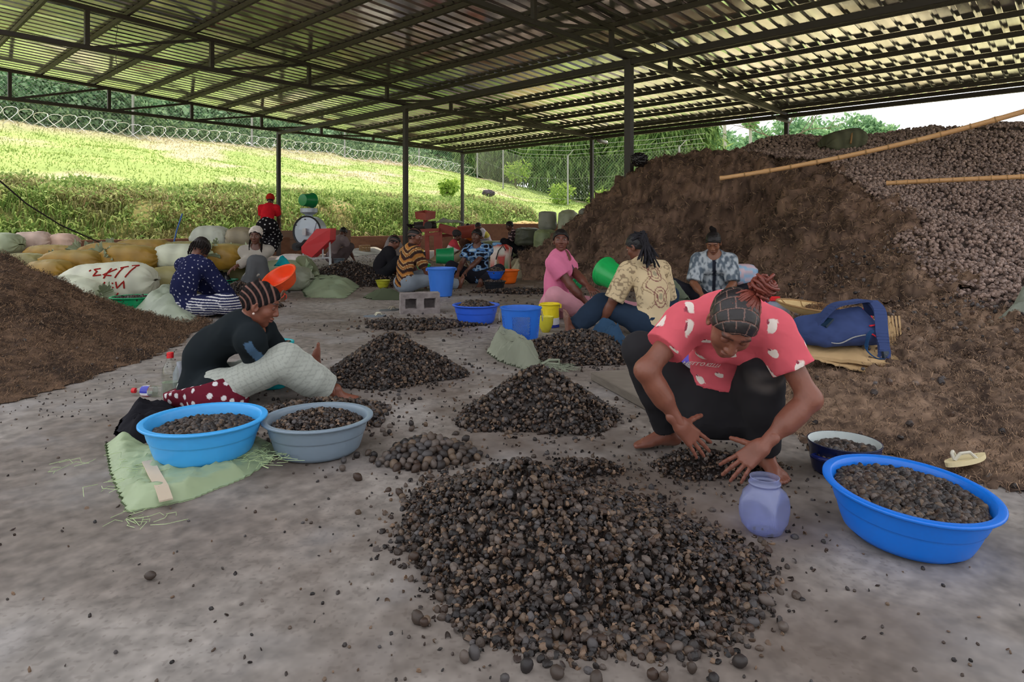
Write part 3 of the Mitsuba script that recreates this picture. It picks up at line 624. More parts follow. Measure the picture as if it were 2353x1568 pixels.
def base_mesh(fn, box, step, c, drop=0.011):
    xs, ys = np.arange(box[0], box[1], step), np.arange(box[2], box[3], step)
    xx, yy = np.meshgrid(xs, ys, indexing='ij'); z = fn(xx, yy) - drop
    p = np.stack([xx, yy, z], -1); nx, ny = xx.shape
    i, j = np.meshgrid(np.arange(nx - 1), np.arange(ny - 1), indexing='ij')
    q = np.stack([i*ny+j, (i+1)*ny+j, (i+1)*ny+j+1, i*ny+j+1], -1).reshape(-1, 4)
    f = np.vstack([q[:, [0, 1, 2]], q[:, [0, 2, 3]]]); v = p.reshape(-1, 3)
    f = f[(v[f][:, :, 2] > 0.001).all(1)]
    v = v.copy(); v[:, 2] = np.maximum(v[:, 2], 0.001)
    m = TM(v, f); m.remove_unreferenced_vertices()
    return m, np.tile(c, (len(m.vertices), 1)) * (0.7 + 0.6 * meshkit.noise(np.asarray(m.vertices) * 60)[:, None])
DARK = S(40, 33, 30)
def heap(name, label, fn, n, size, seed, nutty=0.25, low=False, strays=60, stray_r=1.35, step=0.02, catg='pile', group=None, box=None):
    rng = np.random.default_rng(seed); box = box or fn.box
    pos = sample_field(fn, n, rng, box)
    pos[:, 2] += size * rng.uniform(-0.1, 0.35, n)
    cx, cy = (box[0] + box[1]) / 2, (box[2] + box[3]) / 2
    if strays:
        d = np.abs(rng.normal(size=strays)) * 0.16 * (box[1] - box[0]) + 0.30 * (box[1] - box[0]); a = rng.uniform(0, 2 * np.pi, strays)
        st = np.stack([cx + d * np.cos(a), cy + d * np.sin(a), np.full(strays, size * 0.22)], -1)
        pos = np.vstack([pos, st])
    m, c = pile_mesh(pos, size, rng, nutty, low)
    b, bc = base_mesh(fn, box, step, DARK)
    return put(name, cat([b, m]), 'm_nut', label=label, cat=catg, group=group, kind='stuff', color=np.vstack([bc, c]))

# the large foreground pile
FP = [(925, 1262), (935, 1188), (990, 1352), (1041, 1404), (1060, 1470), (1147, 1490), (1232, 1503), (1340, 1522), (1487, 1522), (1600, 1512), (1690, 1490), (1745, 1400), (1764, 1335), (1757, 1290), (1660, 1228), (1575, 1196), (960, 1310)]
C = [G(*q) for q in FP] + [G(q[0] + (q[0] - 1330) * 0.25, q[1] + (q[1] - 1300) * 0.25) - V(0, 0, 0.06) for q in FP]
C += [P(*q) for q in ((1185, 1058, 2.30), (1215, 1062, 2.28), (1110, 1085, 2.42), (1010, 1130, 2.42), (1290, 1118, 2.25), (1380, 1165, 2.20), (1500, 1225, 2.10), (1600, 1285, 1.98), (1250, 1200, 2.05), (1300, 1320, 1.87), (1400, 1400, 1.80), (1120, 1250, 2.05), (1060, 1180, 2.26), (1500, 1380, 1.84), (1180, 1380, 1.82), (1600, 1400, 1.82), (1250, 1440, 1.74), (1400, 1460, 1.71))]
C += [V(0.05, 2.85, -0.02), V(0.35, 2.75, -0.03), V(-0.3, 2.9, -0.03), V(0.6, 2.6, -0.02), V(0.95, 2.35, -0.03), V(0.2, 2.55, 0.06)]
BF_ = Field(C)
BF = lambda x, y: BF_(x, y)
BBOX = (-0.62, 1.05, 1.45, 2.95)
rng = np.random.default_rng(21)
pos = sample_field(BF, 8600, rng, BBOX, 0.002)
pos[:, 2] += 0.018 * rng.uniform(-0.1, 0.4, len(pos))
dist = pos[:, 1] + 0.1 * rng.uniform(size=len(pos))
front = np.zeros(len(pos), bool); front[np.argsort(pos[:, 1] - 0.4 * pos[:, 2])[:240]] = True
R, s, isn = pieces(pos, 0.021, rng, 0.22)
x, y = rng.uniform(BBOX[0] - 0.15, BBOX[1] + 0.25, 60000), rng.uniform(BBOX[2] - 0.1, BBOX[3] + 0.25, 60000); zf = BF_(x, y)
ok = (zf < 0.003) & (rng.uniform(0, 1, len(x)) < 0.30 * np.exp(zf / 0.012)); rim = np.stack([x[ok], y[ok], np.full(ok.sum(), 0.004)], -1)[:1500]
m, c = pile_mesh(np.vstack([pos[~front], rim]), 0.021, rng, 0.15)
b, bc = base_mesh(BF, BBOX, 0.015, DARK, 0.016)
put('shell_pile', cat([b, m]), 'm_nut', label='largest pile of cracked palm nut shells and nuts, in the middle foreground', cat='pile', kind='stuff', color=np.vstack([bc, c]))
NUT_PLY = [mikit.ply(NUTS[k % 6], 'm_nut', smooth=True, color=col(NUTS[k % 6], NUT_COL[k])) for k in range(8)]
SHELL_PLY = [mikit.ply(SHELLS[k], 'm_nut', smooth=False, color=col(SHELLS[k], SH_COL[k])) for k in range(7)]
def world(R, s, p):
    m = np.eye(4); m[:3, :3] = R * s; m[:3, 3] = p
    return T(m)
def single_nuts(pos, size, rng, label, group, name='palm_nut', plys=None, catg='nut'):
    R = rand_rot(len(pos), rng); plys = plys or NUT_PLY
    for k, p in enumerate(pos):
        put(name, plys[rng.integers(0, len(plys))], None, label=label, cat=catg, group=group, world=world(R[k], size * rng.uniform(0.8, 1.25), p))
fi = np.nonzero(front)[0]
single_nuts(pos[fi[isn[fi]]], 0.024, rng, 'whole dark palm nut on the near foot of the largest shell pile', 'nuts at the near foot of the largest pile')
single_nuts(pos[fi[~isn[fi]]], 0.025, rng, 'broken palm nut shell on the near foot of the largest shell pile', 'shells at the near foot of the largest pile', 'nut_shell', SHELL_PLY, 'nut shell')
# the small pile of whole nuts
fn = cone_field(*G(985, 1052)[:2], 0.22, 0.17, 0.2, 0.085, 2, 0.9)
pos = sample_field(fn, 2000, rng, fn.box, 0.003); keep = [pos[0]]
for q in pos[1:]:
    if min(np.linalg.norm(q - w) for w in keep) > 0.026: keep.append(q)
    if len(keep) > 150: break
keep = np.array(keep); keep[:, 2] += 0.008
single_nuts(keep, 0.034, rng, 'whole palm nut in the small pile of large nuts left of the centre', 'nuts in the small pile of whole nuts')
b, bc = base_mesh(fn, fn.box, 0.015, DARK, 0.004)
put('nut_dust', b, 'm_nut', label='dark husk dust under the small pile of whole nuts', cat='dust', kind='stuff', color=bc)
# loose nuts on the concrete
lp = [(787, 1076), (822, 1097), (846, 1040), (860, 1045), (856, 1056), (918, 1132), (925, 1142), (995, 1118), (1078, 1022), (945, 973), (978, 975), (946, 985), (1070, 1008), (895, 993), (790, 1058), (870, 1066), (820, 1046), (886, 1046), (950, 1280), (960, 1420), (975, 1430), (1067, 1510), (1500, 1550), (1525, 1555), (1280, 1545), (1370, 1560), (345, 1323), (920, 1240), (1640, 1560), (1800, 1440), (1760, 1380), (1730, 1430), (2100, 1105), (2270, 1098), (2160, 1080), (2330, 1118), (980, 1425), (1010, 1370), (1160, 1560), (1090, 1500), (1210, 1530), (1700, 1520), (1590, 1535)]
def near_what(q):
    if q[0] > 1850: return 'on the fibre edge behind the large blue tub'
    if q[1] > 1480: return 'in front of the largest shell pile at the bottom edge'
    if q[0] > 1600: return 'on the floor right of the largest shell pile'
    if q[0] < 400: return 'by itself on the bare concrete at the left'
    if q[0] < 910 and q[1] < 1110: return 'on the concrete just right of the grey basin'
    if q[1] < 1035: return 'on the concrete above the small pile of whole nuts'
    return 'on the concrete left of the largest shell pile'
for w in sorted({near_what(q) for q in lp}):
    single_nuts(np.array([G(*q, 0.014) for q in lp if near_what(q) == w]), 0.028, rng, 'loose palm nut lying ' + w, 'loose nuts ' + w)
# other piles
heap('shell_pile', 'cone-shaped shell pile in front of the bare feet of the seated woman in black', cone_field(*G(897, 862)[:2], 0.50, 0.42, 0, 0.30, 1, 1.0), 3400, 0.023, 31, 0.2, True, strays=160)
heap('shell_pile', 'cone-shaped shell pile in the centre, left of the squatting woman', cone_field(*G(1240, 955)[:2], 0.45, 0.38, 0.1, 0.28, 4, 1.0), 3300, 0.023, 32, 0.2, strays=160)
heap('shell_pile', 'low scatter of shells just behind the peak of the largest pile', cone_field(*G(1345, 1082)[:2], 0.17, 0.12, 0, 0.035, 2, 0.8), 420, 0.018, 33, 0.1, strays=80)
heap('shell_pile', 'dark shell pile under the hands of the squatting woman', cone_field(*G(1625, 1075)[:2], 0.25, 0.19, 0, 0.07, 3, 0.9), 1100, 0.018, 34, 0.1, strays=120)
heap('shell_pile', 'spilled shells around the back of the grey basin', cone_field(*G(735, 960)[:2], 0.42, 0.30, 0, 0.10, 5, 1.0), 1700, 0.024, 35, 0.25, strays=120)
heap('shell_pile', 'wide low shell pile right of the blue mesh basket', cone_field(*G(1335, 815)[:2], 0.60, 0.45, 0, 0.20, 6, 0.9), 3000, 0.024, 36, 0.2, True, strays=150)
heap('shell_pile', 'thin scatter of nuts in front of the concrete block', cone_field(*G(965, 748)[:2], 0.65, 0.38, 0, 0.05, 7, 0.7), 900, 0.03, 37, 0.5, True, strays=120)
heap('shell_pile', 'dark shell pile beside the woman in the navy dotted dress', cone_field(*G(548, 705)[:2], 0.55, 0.5, 0, 0.33, 8, 0.95), 2600, 0.026, 38, 0.2, True, strays=60)
heap('shell_pile', 'dark nut heap behind the folded green sack', cone_field(*G(800, 652)[:2], 1.2, 0.8, 0, 0.42, 9, 1.0), 2600, 0.035, 39, 0.3, True, strays=100)
heap('shell_pile', 'dark nut heap under the upright grain sacks', cone_field(*G(1240, 590)[:2], 1.7, 1.4, 0, 0.85, 10, 0.9), 2400, 0.055, 40, 0.3, True, strays=60)
heap('shell_pile', 'brown shells between the woman in the blue dress and the orange basin', cone_field(*G(1190, 672)[:2], 0.7, 0.35, 0, 0.06, 11, 0.8), 800, 0.03, 41, 0.3, True, strays=60)
heap('shell_pile', 'nuts lying in front of the woman in the grey patterned shirt', cone_field(*G(1680, 735)[:2], 0.5, 0.4, 0, 0.14, 12, 0.9), 1200, 0.026, 42, 0.3, True, strays=30)
# the nut heap
xs, ys = np.arange(2.0, 13.5, 0.12), np.arange(5.0, 20.5, 0.12)
xx, yy = np.meshgrid(xs, ys, indexing='ij'); zz = HF(xx, yy) + 0.12 * npf(np.stack([xx, yy, 0 * xx], -1), 1.2, 3, 4) - 0.02
nx, ny = xx.shape; i, j = np.meshgrid(np.arange(nx - 1), np.arange(ny - 1), indexing='ij')
q = np.stack([i*ny+j, (i+1)*ny+j, (i+1)*ny+j+1, i*ny+j+1], -1).reshape(-1, 4)
pv = np.stack([xx, yy, zz], -1).reshape(-1, 3); ok = in_nuts(pv[:, 0], pv[:, 1], 0.15)
q = q[ok[q].all(1)]; bm = TM(pv, np.vstack([q[:, [0, 1, 2]], q[:, [0, 2, 3]]])); bm.remove_unreferenced_vertices()
bv = np.asarray(bm.vertices); bn = vnorm(bm); rng = np.random.default_rng(8)
vis = (bv[:, 0] / bv[:, 1] < 0.80) & (bv[:, 1] < 16.5)
w = np.where(vis, 1.0, 0.02) / bv[:, 1] ** 0.9
k = rng.choice(len(bv), 18000, p=w / w.sum())
pos = bv[k] + rng.uniform(-0.06, 0.06, (len(k), 3)) * V(1, 1, 0); pos[:, 2] = HF(pos[:, 0], pos[:, 1]) + 0.12 * npf(pos * V(1, 1, 0), 1.2, 3, 4) + rng.uniform(-0.02, 0.03, len(k))
R = rand_rot(len(pos), rng); sz = 0.048 * rng.uniform(0.7, 1.3, len(pos)) * (0.75 + 0.045 * (pos[:, 1] - 5))
a = rng.uniform(0, 1, (len(pos), 1)); cc = S(92, 76, 70) * (1 - a) + S(166, 142, 130) * a
m, c = scatter(NUT0[0], mats_of(R, sz, pos), cc)
put('nut_heap', cat([bm, m]), 'm_nut', label='huge heap of whole brown palm nuts behind the fibre at the far right', cat='heap', kind='stuff', color=np.vstack([col(bm, S(64, 54, 50)), c]))
# nuts rolled down over the fibre
n = 2600
x = rng.uniform(1.4, 5.0, n); y = rng.uniform(2.5, 8.5, n); ok = ~in_nuts(x, y) & (HF(x, y) > 0.02)
dens = np.exp(-shapely.distance(NPOLY, shapely.points(x, y)) / 0.6) + 0.10; ok &= rng.uniform(0, 1, n) < dens
x, y = x[ok], y[ok]; pos = np.stack([x, y, HF(x, y) + 0.012], -1)
m, c = pile_mesh(pos, 0.036, rng, 1.0, True)
put('scattered_nuts', m, 'm_nut', label='whole nuts scattered over the brown fibre below the nut heap', cat='nuts', kind='stuff', color=c * 1.7)

# the left fibre heap
C = [G(*q) for q in ((0, 932), (120, 906), (250, 856), (330, 832), (420, 797), (480, 762), (505, 742), (470, 730), (400, 722), (-200, 985), (-500, 1050))]
C += [P(*q) for q in ((0, 583, 6.0), (60, 620, 6.0), (150, 662, 6.2), (240, 722, 6.3), (330, 748, 6.5), (0, 750, 4.9), (150, 770, 5.2), (100, 700, 5.7), (250, 790, 5.5), (360, 775, 6.1), (0, 660, 5.5), (-200, 570, 5.8), (-350, 590, 5.6), (-200, 780, 4.7), (0, 850, 4.35), (-700, 700, 5.0))]
C += [V(-5, 8.2, 0), V(-4.2, 7.7, 0), V(-7, 8.2, 0), V(-9, 6, 0.1), V(-2.5, 5.4, -0.06), V(-2.6, 4.2, -0.08), V(-2.7, 7.5, -0.05), V(-2.4, 6.6, -0.06), V(-3.6, 7.6, 0), V(-5.5, 3.0, -0.1)]
LF = Field(C)
lm = patch(LF, -8.0, -2.3, 2.9, 8.2, 0.035, lambda x, y: x > -7.9, (0.05, 0.05, 0.03), 9)
lv = np.asarray(lm.vertices); ln = vnorm(lm); rng = np.random.default_rng(6)
t = thing('fibre_heap', 'dark brown palm fibre heap at the left edge in front of the grain sacks', 'heap')
put('mound', lm, 'm_matte', t, smooth=True, color=fibre_rgb(lv, S(52, 41, 35), S(124, 98, 78), 15))
w = np.where(lv[:, 0] / lv[:, 1] > -0.85, 1.0, 0.05); k = rng.choice(len(lv), 45000, p=w / w.sum())
sm, sc = strands(lv[k], ln[k], 45000, rng, 0.05, 0.003, S(44, 34, 28), S(150, 120, 94))
put('loose_fibre', sm, 'm_matte', t, kind='stuff', color=sc)
n = 500; k = rng.integers(0, len(lv), n); m, c = pile_mesh(lv[k] + V(0, 0, 0.01), 0.02, rng, 0.1, True)
put('husk_chips', m, 'm_nut', t, kind='stuff', color=c * 1.6 + 0.02)
# crumbs over the floor
n = 9000
px = rng.uniform(-50, 2400, n); py = 520 + 1536 * 1.05 / rng.uniform(1.5, 9.5, n) ; pos = np.array([G(a, b, 0.003) for a, b in zip(px, py)])
fp = np.vstack([[V(0.15, 2.0, 0)], [G(897, 862)], [G(1240, 955)], [G(1625, 1075)], [G(735, 960)], [G(965, 748)], [G(1345, 815)], [G(150, 900)], [G(400, 790)]])
d = np.min(np.linalg.norm(pos[:, None, :2] - fp[None, :, :2], axis=2), axis=1)
ok = rng.uniform(0, 1, n) < np.exp(-np.maximum(d - 0.3, 0) / 0.45) + 0.022
pos = pos[ok]
m, c = pile_mesh(pos, 0.0105, rng, 0.3, True)
put('husk_crumbs', m, 'm_nut', label='dark husk crumbs and shell chips scattered over the concrete floor', cat='crumbs', kind='stuff', color=c)

n = 3200
px = rng.uniform(650, 1500, n); py = 520 + 1536 * 1.05 / rng.uniform(8.5, 24, n); pos = np.array([G(a, b, 0.004) for a, b in zip(px, py)])
pos = pos[meshkit.fbm(pos * 0.8, 3, 5) > 0.47]
m, c = pile_mesh(pos, 0.03, rng, 0.3, True)
put('husk_crumbs', m, 'm_nut', label='husk litter over the brown floor around the women at the back', cat='crumbs', kind='stuff', color=c)
# ================================================================ basins, buckets, jars, bottles
def basin_mesh(R, h, base=0.70, n=56):
    o = [(0.001, 0), (base * R * 0.9, 0), (base * R, 0.006), ((base + 0.03) * R, 0.05 * h + 0.006)]
    for t in np.linspace(0.12, 0.50, 5): o.append(((base + (0.90 - base) * t ** 0.62) * R, t * h))
    r5 = (base + (0.90 - base) * 0.55 ** 0.62) * R
    o += [(r5, 0.55 * h), (r5 + 0.004, 0.56 * h), (r5 + 0.005, 0.58 * h)]
    for t in np.linspace(0.66, 0.90, 4): o.append(((base + (0.90 - base) * t ** 0.62) * R + 0.005, t * h))
    o += [(0.955 * R, 0.925 * h), (0.985 * R, 0.925 * h), (R, 0.95 * h), (R, 0.985 * h), (0.985 * R, h), (0.91 * R, h), (0.89 * R, 0.965 * h)]
    for t in np.linspace(0.88, 0.1, 7): o.append(((base + (0.90 - base) * t ** 0.62) * R - 0.002, t * h + 0.004))
    o += [(base * R * 0.9, 0.012), (0.001, 0.01)]
    return lathe(o, n)
def rgbmesh(m, c, seed=0, var=0.10, sc=9.0):
    v = np.asarray(m.vertices); return np.asarray(c)[None] * (1 + var * 2 * npf(v, sc, 3, seed))[:, None]
def basin(name, label, c, R, h, rgb, rz=0, rx=0, ry=0, base=0.70, catg='basin', bsdf='m_plastic', group=None):
    t = thing(name, label, catg, group)
    m = place(basin_mesh(R, h, base), c, rz, rx, ry); col_ = rgbmesh(m, rgb, 3, 0.06)
    scene_key = put('bowl', m, bsdf, t, smooth=35) if False else None
    put('bowl', m, bsdf, t, smooth=True, color=col_)
    return t
def fill(label, c, R, depth, bulge, n, size, seed, nutty=0.9, low=False, rz=0, rx=0, ry=0, name='basin_nuts', tint=1.0, catg='nuts'):
    """Nuts lying in a basin: a disc of them, heaped in the middle, in the basin's own frame."""
    rng = np.random.default_rng(seed)
    a = rng.uniform(0, 2 * np.pi, n); r = R * np.sqrt(rng.uniform(0, 1, n))
    f = lambda r: depth + bulge * (1 - (r / R) ** 2) + 0.0 * r
    p = np.stack([r * np.cos(a), r * np.sin(a), f(r) + size * rng.uniform(-0.35, 0.3, n)], -1)
    p[:, 2] += 0.5 * size * npf(p, 9.0, 2, seed)
    m, cc = pile_mesh(p, size, rng, nutty, low)
    b = lathe([(0.001, depth + bulge - 0.4 * size), (R * 0.5, f(R * 0.5) - 0.4 * size), (R, depth - 0.4 * size)], 32)
    b = place(b, (0, 0, 0))
    mm = cat([b, m]); mm = place(mm, c, rz, rx, ry)
    return put(name, mm, 'm_nut', label=label, cat=catg, kind='stuff', color=np.vstack([col(b, DARK), cc * tint]))
def at(px, z0, y): return V((px - CX) / F * y, y, z0)
# light blue basin, grey basin
c = at(470, 0.035, 2.97); basin('basin', 'light blue plastic basin of nuts resting on the green sack', c, 0.265, 0.165, S(62, 160, 228))
fill('black palm nuts heaped in the light blue basin', c, 0.212, 0.108, 0.03, 1000, 0.022, 51, 0.95, tint=0.8)
c = at(731, 0.0, 3.12); basin('basin', 'grey plastic basin heaped with husks beside the light blue one', c, 0.252, 0.165, S(122, 138, 152))
fill('brown crushed husks heaped in the grey basin', c, 0.205, 0.125, 0.055, 1700, 0.018, 52, 0.12, tint=1.15, catg='husks', name='basin_husks')
c = at(2080, 0.012, 2.24); RX, RY = math.radians(4), math.radians(3)
basin('basin', 'large bright blue plastic tub of nuts at the right front', c, 0.266, 0.172, S(14, 110, 214), 0, RX, RY, 0.66)
fill('brown palm nuts filling the large bright blue tub', c, 0.219, 0.140, 0.016, 1800, 0.0205, 53, 0.95, rx=RX, ry=RY, tint=0.95)
# enamel pot
c = at(1940, 0.0, 2.86); t = thing('enamel_pot', 'dark blue enamel pot, white inside, behind the large blue tub', 'pot')
m = place(lathe([(0.001, 0), (0.118, 0), (0.126, 0.008), (0.138, 0.06), (0.144, 0.125), (0.148, 0.128), (0.1475, 0.131), (0.142, 0.131)], 48), c); put('body', m, 'm_gloss', t, smooth=True, color=col(m, S(22, 30, 66)))
m = place(lathe([(0.1425, 0.1312), (0.137, 0.06), (0.122, 0.012), (0.001, 0.01)], 48), c); put('lining', m, 'm_gloss', t, smooth=True, color=col(m, S(206, 216, 214)), label='white enamel inside')
m = place(tube([V(-0.138, -0.05, 0.085), V(-0.17, -0.045, 0.088), V(-0.182, 0.0, 0.09), V(-0.17, 0.045, 0.088), V(-0.138, 0.05, 0.085)], 0.009, 8), c, math.radians(35)); put('handle', m, 'm_gloss', t, smooth=True, color=col(m, S(24, 36, 96)))
fill('greyish palm nuts in the dark blue enamel pot', c, 0.134, 0.085, 0.012, 460, 0.023, 54, 0.97, tint=1.2)
# plastic jar
scene['m_jar'] = {'type': 'blendbsdf', 'weight': 0.26, 'a': {'type': 'thindielectric', 'int_ior': 1.3, 'specular_transmittance': {'type': 'rgb', 'value': L(196, 204, 248)}},
                  'b': two({'type': 'roughplastic', 'diffuse_reflectance': {'type': 'rgb', 'value': L(196, 204, 238)}, 'alpha': 0.12})}
c = at(1757, 0.0, 2.30); t = thing('plastic_jar', 'empty frosted blue plastic jar with flat sides, in front of the squatting woman', 'jar')
m = lathe([(0.001, 0.001), (0.045, 0.0), (0.058, 0.006), (0.078, 0.03), (0.088, 0.06), (0.090, 0.085), (0.086, 0.11), (0.072, 0.135), (0.056, 0.150), (0.049, 0.156), (0.049, 0.160)], 56)
v = np.asarray(m.vertices).copy(); d1 = V(-0.66, -0.75); d2 = V(0.72, -0.69)
for d, lim in ((d1, 0.070), (d2, 0.064), (-d1, 0.070), (-d2, 0.066)):
    k = v[:, :2] @ d; w = (v[:, 2] > 0.008) & (v[:, 2] < 0.140); over = np.where(w, np.maximum(k - lim, 0), 0); v[:, :2] -= over[:, None] * d
m = place(TM(v, m.faces), c); put('body', m, 'm_jar', t, smooth=True)
m = place(lathe([(0.049, 0.158), (0.0485, 0.163), (0.0535, 0.165), (0.0535, 0.169), (0.0485, 0.171), (0.048, 0.184), (0.050, 0.188), (0.047, 0.188)], 56), c); put('neck', m, 'm_jar', t, smooth=True)
# mesh basket
c = at(1197, 0.0, 6.08); t = thing('mesh_basket', 'tall blue plastic basket with mesh sides', 'basket'); BLU = S(40, 106, 204)
rb, rt, hb = 0.152, 0.182, 0.31
def rr_(z): return rb + (rt - rb) * z / hb
m = place(lathe([(rr_(0.245), 0.245), (rt, hb - 0.008), (rt + 0.010, hb - 0.006), (rt + 0.010, hb + 0.004), (rt - 0.004, hb + 0.004), (rr_(0.25) - 0.005, 0.25), (rr_(0.245), 0.245)], 48), c); put('rim', m, 'm_plastic', t, smooth=30)
scene[t + '__rim']['bsdf'] = {'type': 'ref', 'id': 'm_blue'}
scene['m_blue'] = prin(BLU, 0.35)
m = place(lathe([(0.001, 0.0), (rb, 0.0), (rr_(0.03), 0.03), (rr_(0.03) - 0.005, 0.03), (rb - 0.006, 0.006), (0.001, 0.006)], 48), c); put('base', m, 'm_blue', t, smooth=30)
ms = []
for sg in (1, -1):
    for k in range(56):
        a0 = k * 2 * np.pi / 56
        pts = []
        for z in np.linspace(0.03, 0.246, 7):
            a = a0 + sg * (z - 0.03) * 4.2; r = rr_(z) - 0.002; pts.append(V(r * math.cos(a), r * math.sin(a), z))
        ms.append(tube(pts, 0.0028, 4, False))
put('lattice', place(cat(ms), c), 'm_blue', t)
for a0 in (-2.6, -1.05, 0.5, 2.05):
    m = grid_mesh(8, 4, lambda a, b: np.stack([(rr_(0.03 + 0.216 * b) + 0.001) * np.cos(a0 + 0.55 * a), (rr_(0.03 + 0.216 * b) + 0.001) * np.sin(a0 + 0.55 * a), 0.03 + 0.216 * b], -1)); put('side_panel', place(m, c), 'm_blue', t)
for s_ in (1, -1):
    put('handle', place(tube([V(0.19 * s_, 0.02, hb - 0.03), V(0.20 * s_, -0.01, hb - 0.07), V(0.195 * s_, -0.03, hb - 0.12), V(0.18 * s_, -0.05, hb - 0.02)], 0.003, 5), c), 'm_wire', t)
def bucket(name, label, c, rb, rt, h, rgb, rz=0, rx=0, ry=0, handle=True, bsdf='m_plastic', catg='bucket', hz=None, group=None):
    t = thing(name, label, catg, group)
    prof = [(0.001, 0.0), (rb, 0.0), (rb + 0.004, 0.01), (rb + (rt - rb) * 0.8, 0.8 * h), (rb + (rt - rb) * 0.8 + 0.006, 0.81 * h), (rt, 0.93 * h), (rt + 0.012, 0.94 * h), (rt + 0.014, h - 0.006), (rt + 0.008, h), (rt - 0.002, h - 0.002), (rb - 0.004, 0.012), (0.001, 0.010)]
    m = place(lathe(prof, 44), c, rz, rx, ry); put('body', m, bsdf, t, smooth=True, color=rgbmesh(m, rgb, 5, 0.06))
    if handle:
        a = hz if hz is not None else 0.9
        pts = [V((rt + 0.014) * math.cos(q), -(rt * 0.55) * math.sin(q) * math.cos(a) - 0.0, h - 0.02 + rt * 0.75 * math.sin(q) * math.sin(a) * -1) for q in np.linspace(0, np.pi, 13)]
        m = place(tube(pts, 0.0035, 5), c, rz, rx, ry); put('handle', m, 'm_wire', t)
        for s_ in (1, -1):
            m = place(box((s_ * (rt + 0.016), 0, h - 0.03), (0.02, 0.03, 0.04)), c, rz, rx, ry); put('lug', m, bsdf, t, color=col(m, rgb))
    return t
c = at(1094, 0.0, 7.25); basin('basin', 'royal blue basin heaped with nuts, left of the blue mesh basket', c, 0.258, 0.205, S(48, 96, 214))
fill('nuts heaped in the royal blue basin left of the mesh basket', c, 0.215, 0.165, 0.07, 900, 0.028, 55, 0.7, True)
bucket('bucket', 'large blue plastic bucket beside the woman in the zigzag shirt', at(1014, 0, 10.05), 0.155, 0.208, 0.43, S(60, 120, 214), 0.3)
bucket('paint_can', 'yellow tin pail with a torn white label behind the yellow bowl', at(1264, 0, 6.95), 0.09, 0.092, 0.25, S(232, 210, 40), 0, handle=True, catg='pail', hz=0.4)
c = at(1264, 0, 6.95); k = thing('pail_label', 'torn white and blue paper label on the yellow pail', 'label')
for (z0, z1, rgb) in ((0.03, 0.10, S(214, 214, 220)), (0.0, 0.03, S(50, 60, 150))):
    m = place(grid_mesh(10, 2, lambda a, b: np.stack([0.0955 * np.cos(-1.6 + 1.5 * a), 0.0955 * np.sin(-1.6 + 1.5 * a), z0 + 0.004 + (z1 - z0) * b], -1)), c); put('paper', m, 'm_matte', k, color=col(m, rgb))
c = at(1254, 0, 6.62); t = thing('bowl', 'yellow see-through plastic pot beside the mesh basket', 'pot')
m = place(lathe([(0.001, 0), (0.035, 0), (0.05, 0.03), (0.072, 0.08), (0.078, 0.15), (0.082, 0.155), (0.079, 0.157), (0.074, 0.15), (0.068, 0.08), (0.045, 0.03), (0.001, 0.008)], 36), c); put('shell', m, 'm_plastic', t, smooth=True, color=col(m, S(214, 204, 60)))
c = P(655, 648, 9.75); basin('basin', 'orange plastic basin tipped towards the camera by the woman in the white headwrap', c - V(0, 0, 0.06), 0.27, 0.20, S(240, 88, 44), 0.0, math.radians(30), math.radians(-22), 0.62)
c = at(722, 0, 11.6); basin('basin', 'wide black basin behind the orange tipped basin', c, 0.33, 0.16, S(26, 27, 30))
fill('dark nuts in the wide black basin behind the orange one', c, 0.28, 0.12, 0.02, 500, 0.035, 56, 0.8, True)
c = at(307, 0, 7.98); basin('basin', 'green plastic basin of nuts in front of the sack with red writing', c, 0.256, 0.215, S(24, 152, 96))
fill('dark nuts in the green basin by the sack with red writing', c, 0.22, 0.185, 0.02, 500, 0.03, 57, 0.6, True)
c = at(506, 0, 10.95); basin('basin', 'teal green basin under a black plastic bag, behind the woman in the dotted dress', c, 0.28, 0.18, S(34, 150, 110))
c = at(1158, 0, 12.3); basin('basin', 'bright orange basin behind the blue bowl of nuts', c, 0.29, 0.25, S(242, 112, 30))
c = at(1136, 0, 11.1); basin('basin', 'black basin of nuts on the floor under the blue bowl', c, 0.195, 0.14, S(32, 36, 42))
fill('nuts in the black basin under the blue bowl', c, 0.165, 0.125, 0.03, 330, 0.03, 58, 0.5, True)
c = at(1139, 0.165, 11.08); basin('bowl', 'blue bowl heaped with nuts standing on the black basin', c, 0.152, 0.145, S(36, 92, 196), base=0.45, catg='bowl')
fill('nuts heaped in the blue bowl on the black basin', c, 0.125, 0.125, 0.07, 330, 0.03, 59, 0.5, True)
c = at(1207, 0, 20.4); basin('basin', 'black basin in front of the woman in the dark floral shirt', c, 0.28, 0.22, S(24, 26, 30)); fill('dark nuts in the far black basin', c, 0.24, 0.19, 0.03, 260, 0.05, 60, 0.7, True)
c = at(880, 0, 11.3); basin('bowl', 'small yellow green bowl by the hands of the woman in the black T-shirt', c, 0.13, 0.14, S(176, 178, 48), base=0.5, catg='bowl')
c = at(628, 0.0, 4.35); basin('bowl', 'turquoise bowl of nuts beyond the arm of the seated woman in black', c, 0.13, 0.30, S(22, 158, 166), base=0.6, catg='bowl'); fill('nuts in the turquoise bowl', c, 0.105, 0.28, 0.01, 150, 0.024, 61, 0.8, True)
c = at(1745, 0, 8.2); basin('basin', 'blue basin of nuts behind the clear bucket with the red handle', c, 0.22, 0.16, S(28, 84, 190)); fill('dark nuts heaped in the blue basin behind the clear bucket', c, 0.19, 0.14, 0.10, 500, 0.03, 62, 0.9, True)
c = at(1572, 0, 5.2); basin('basin', 'purple basin half hidden behind the squatting woman', c, 0.16, 0.14, S(120, 104, 216)); fill('nuts in the purple basin', c, 0.135, 0.12, 0.02, 220, 0.028, 63, 0.6, True)
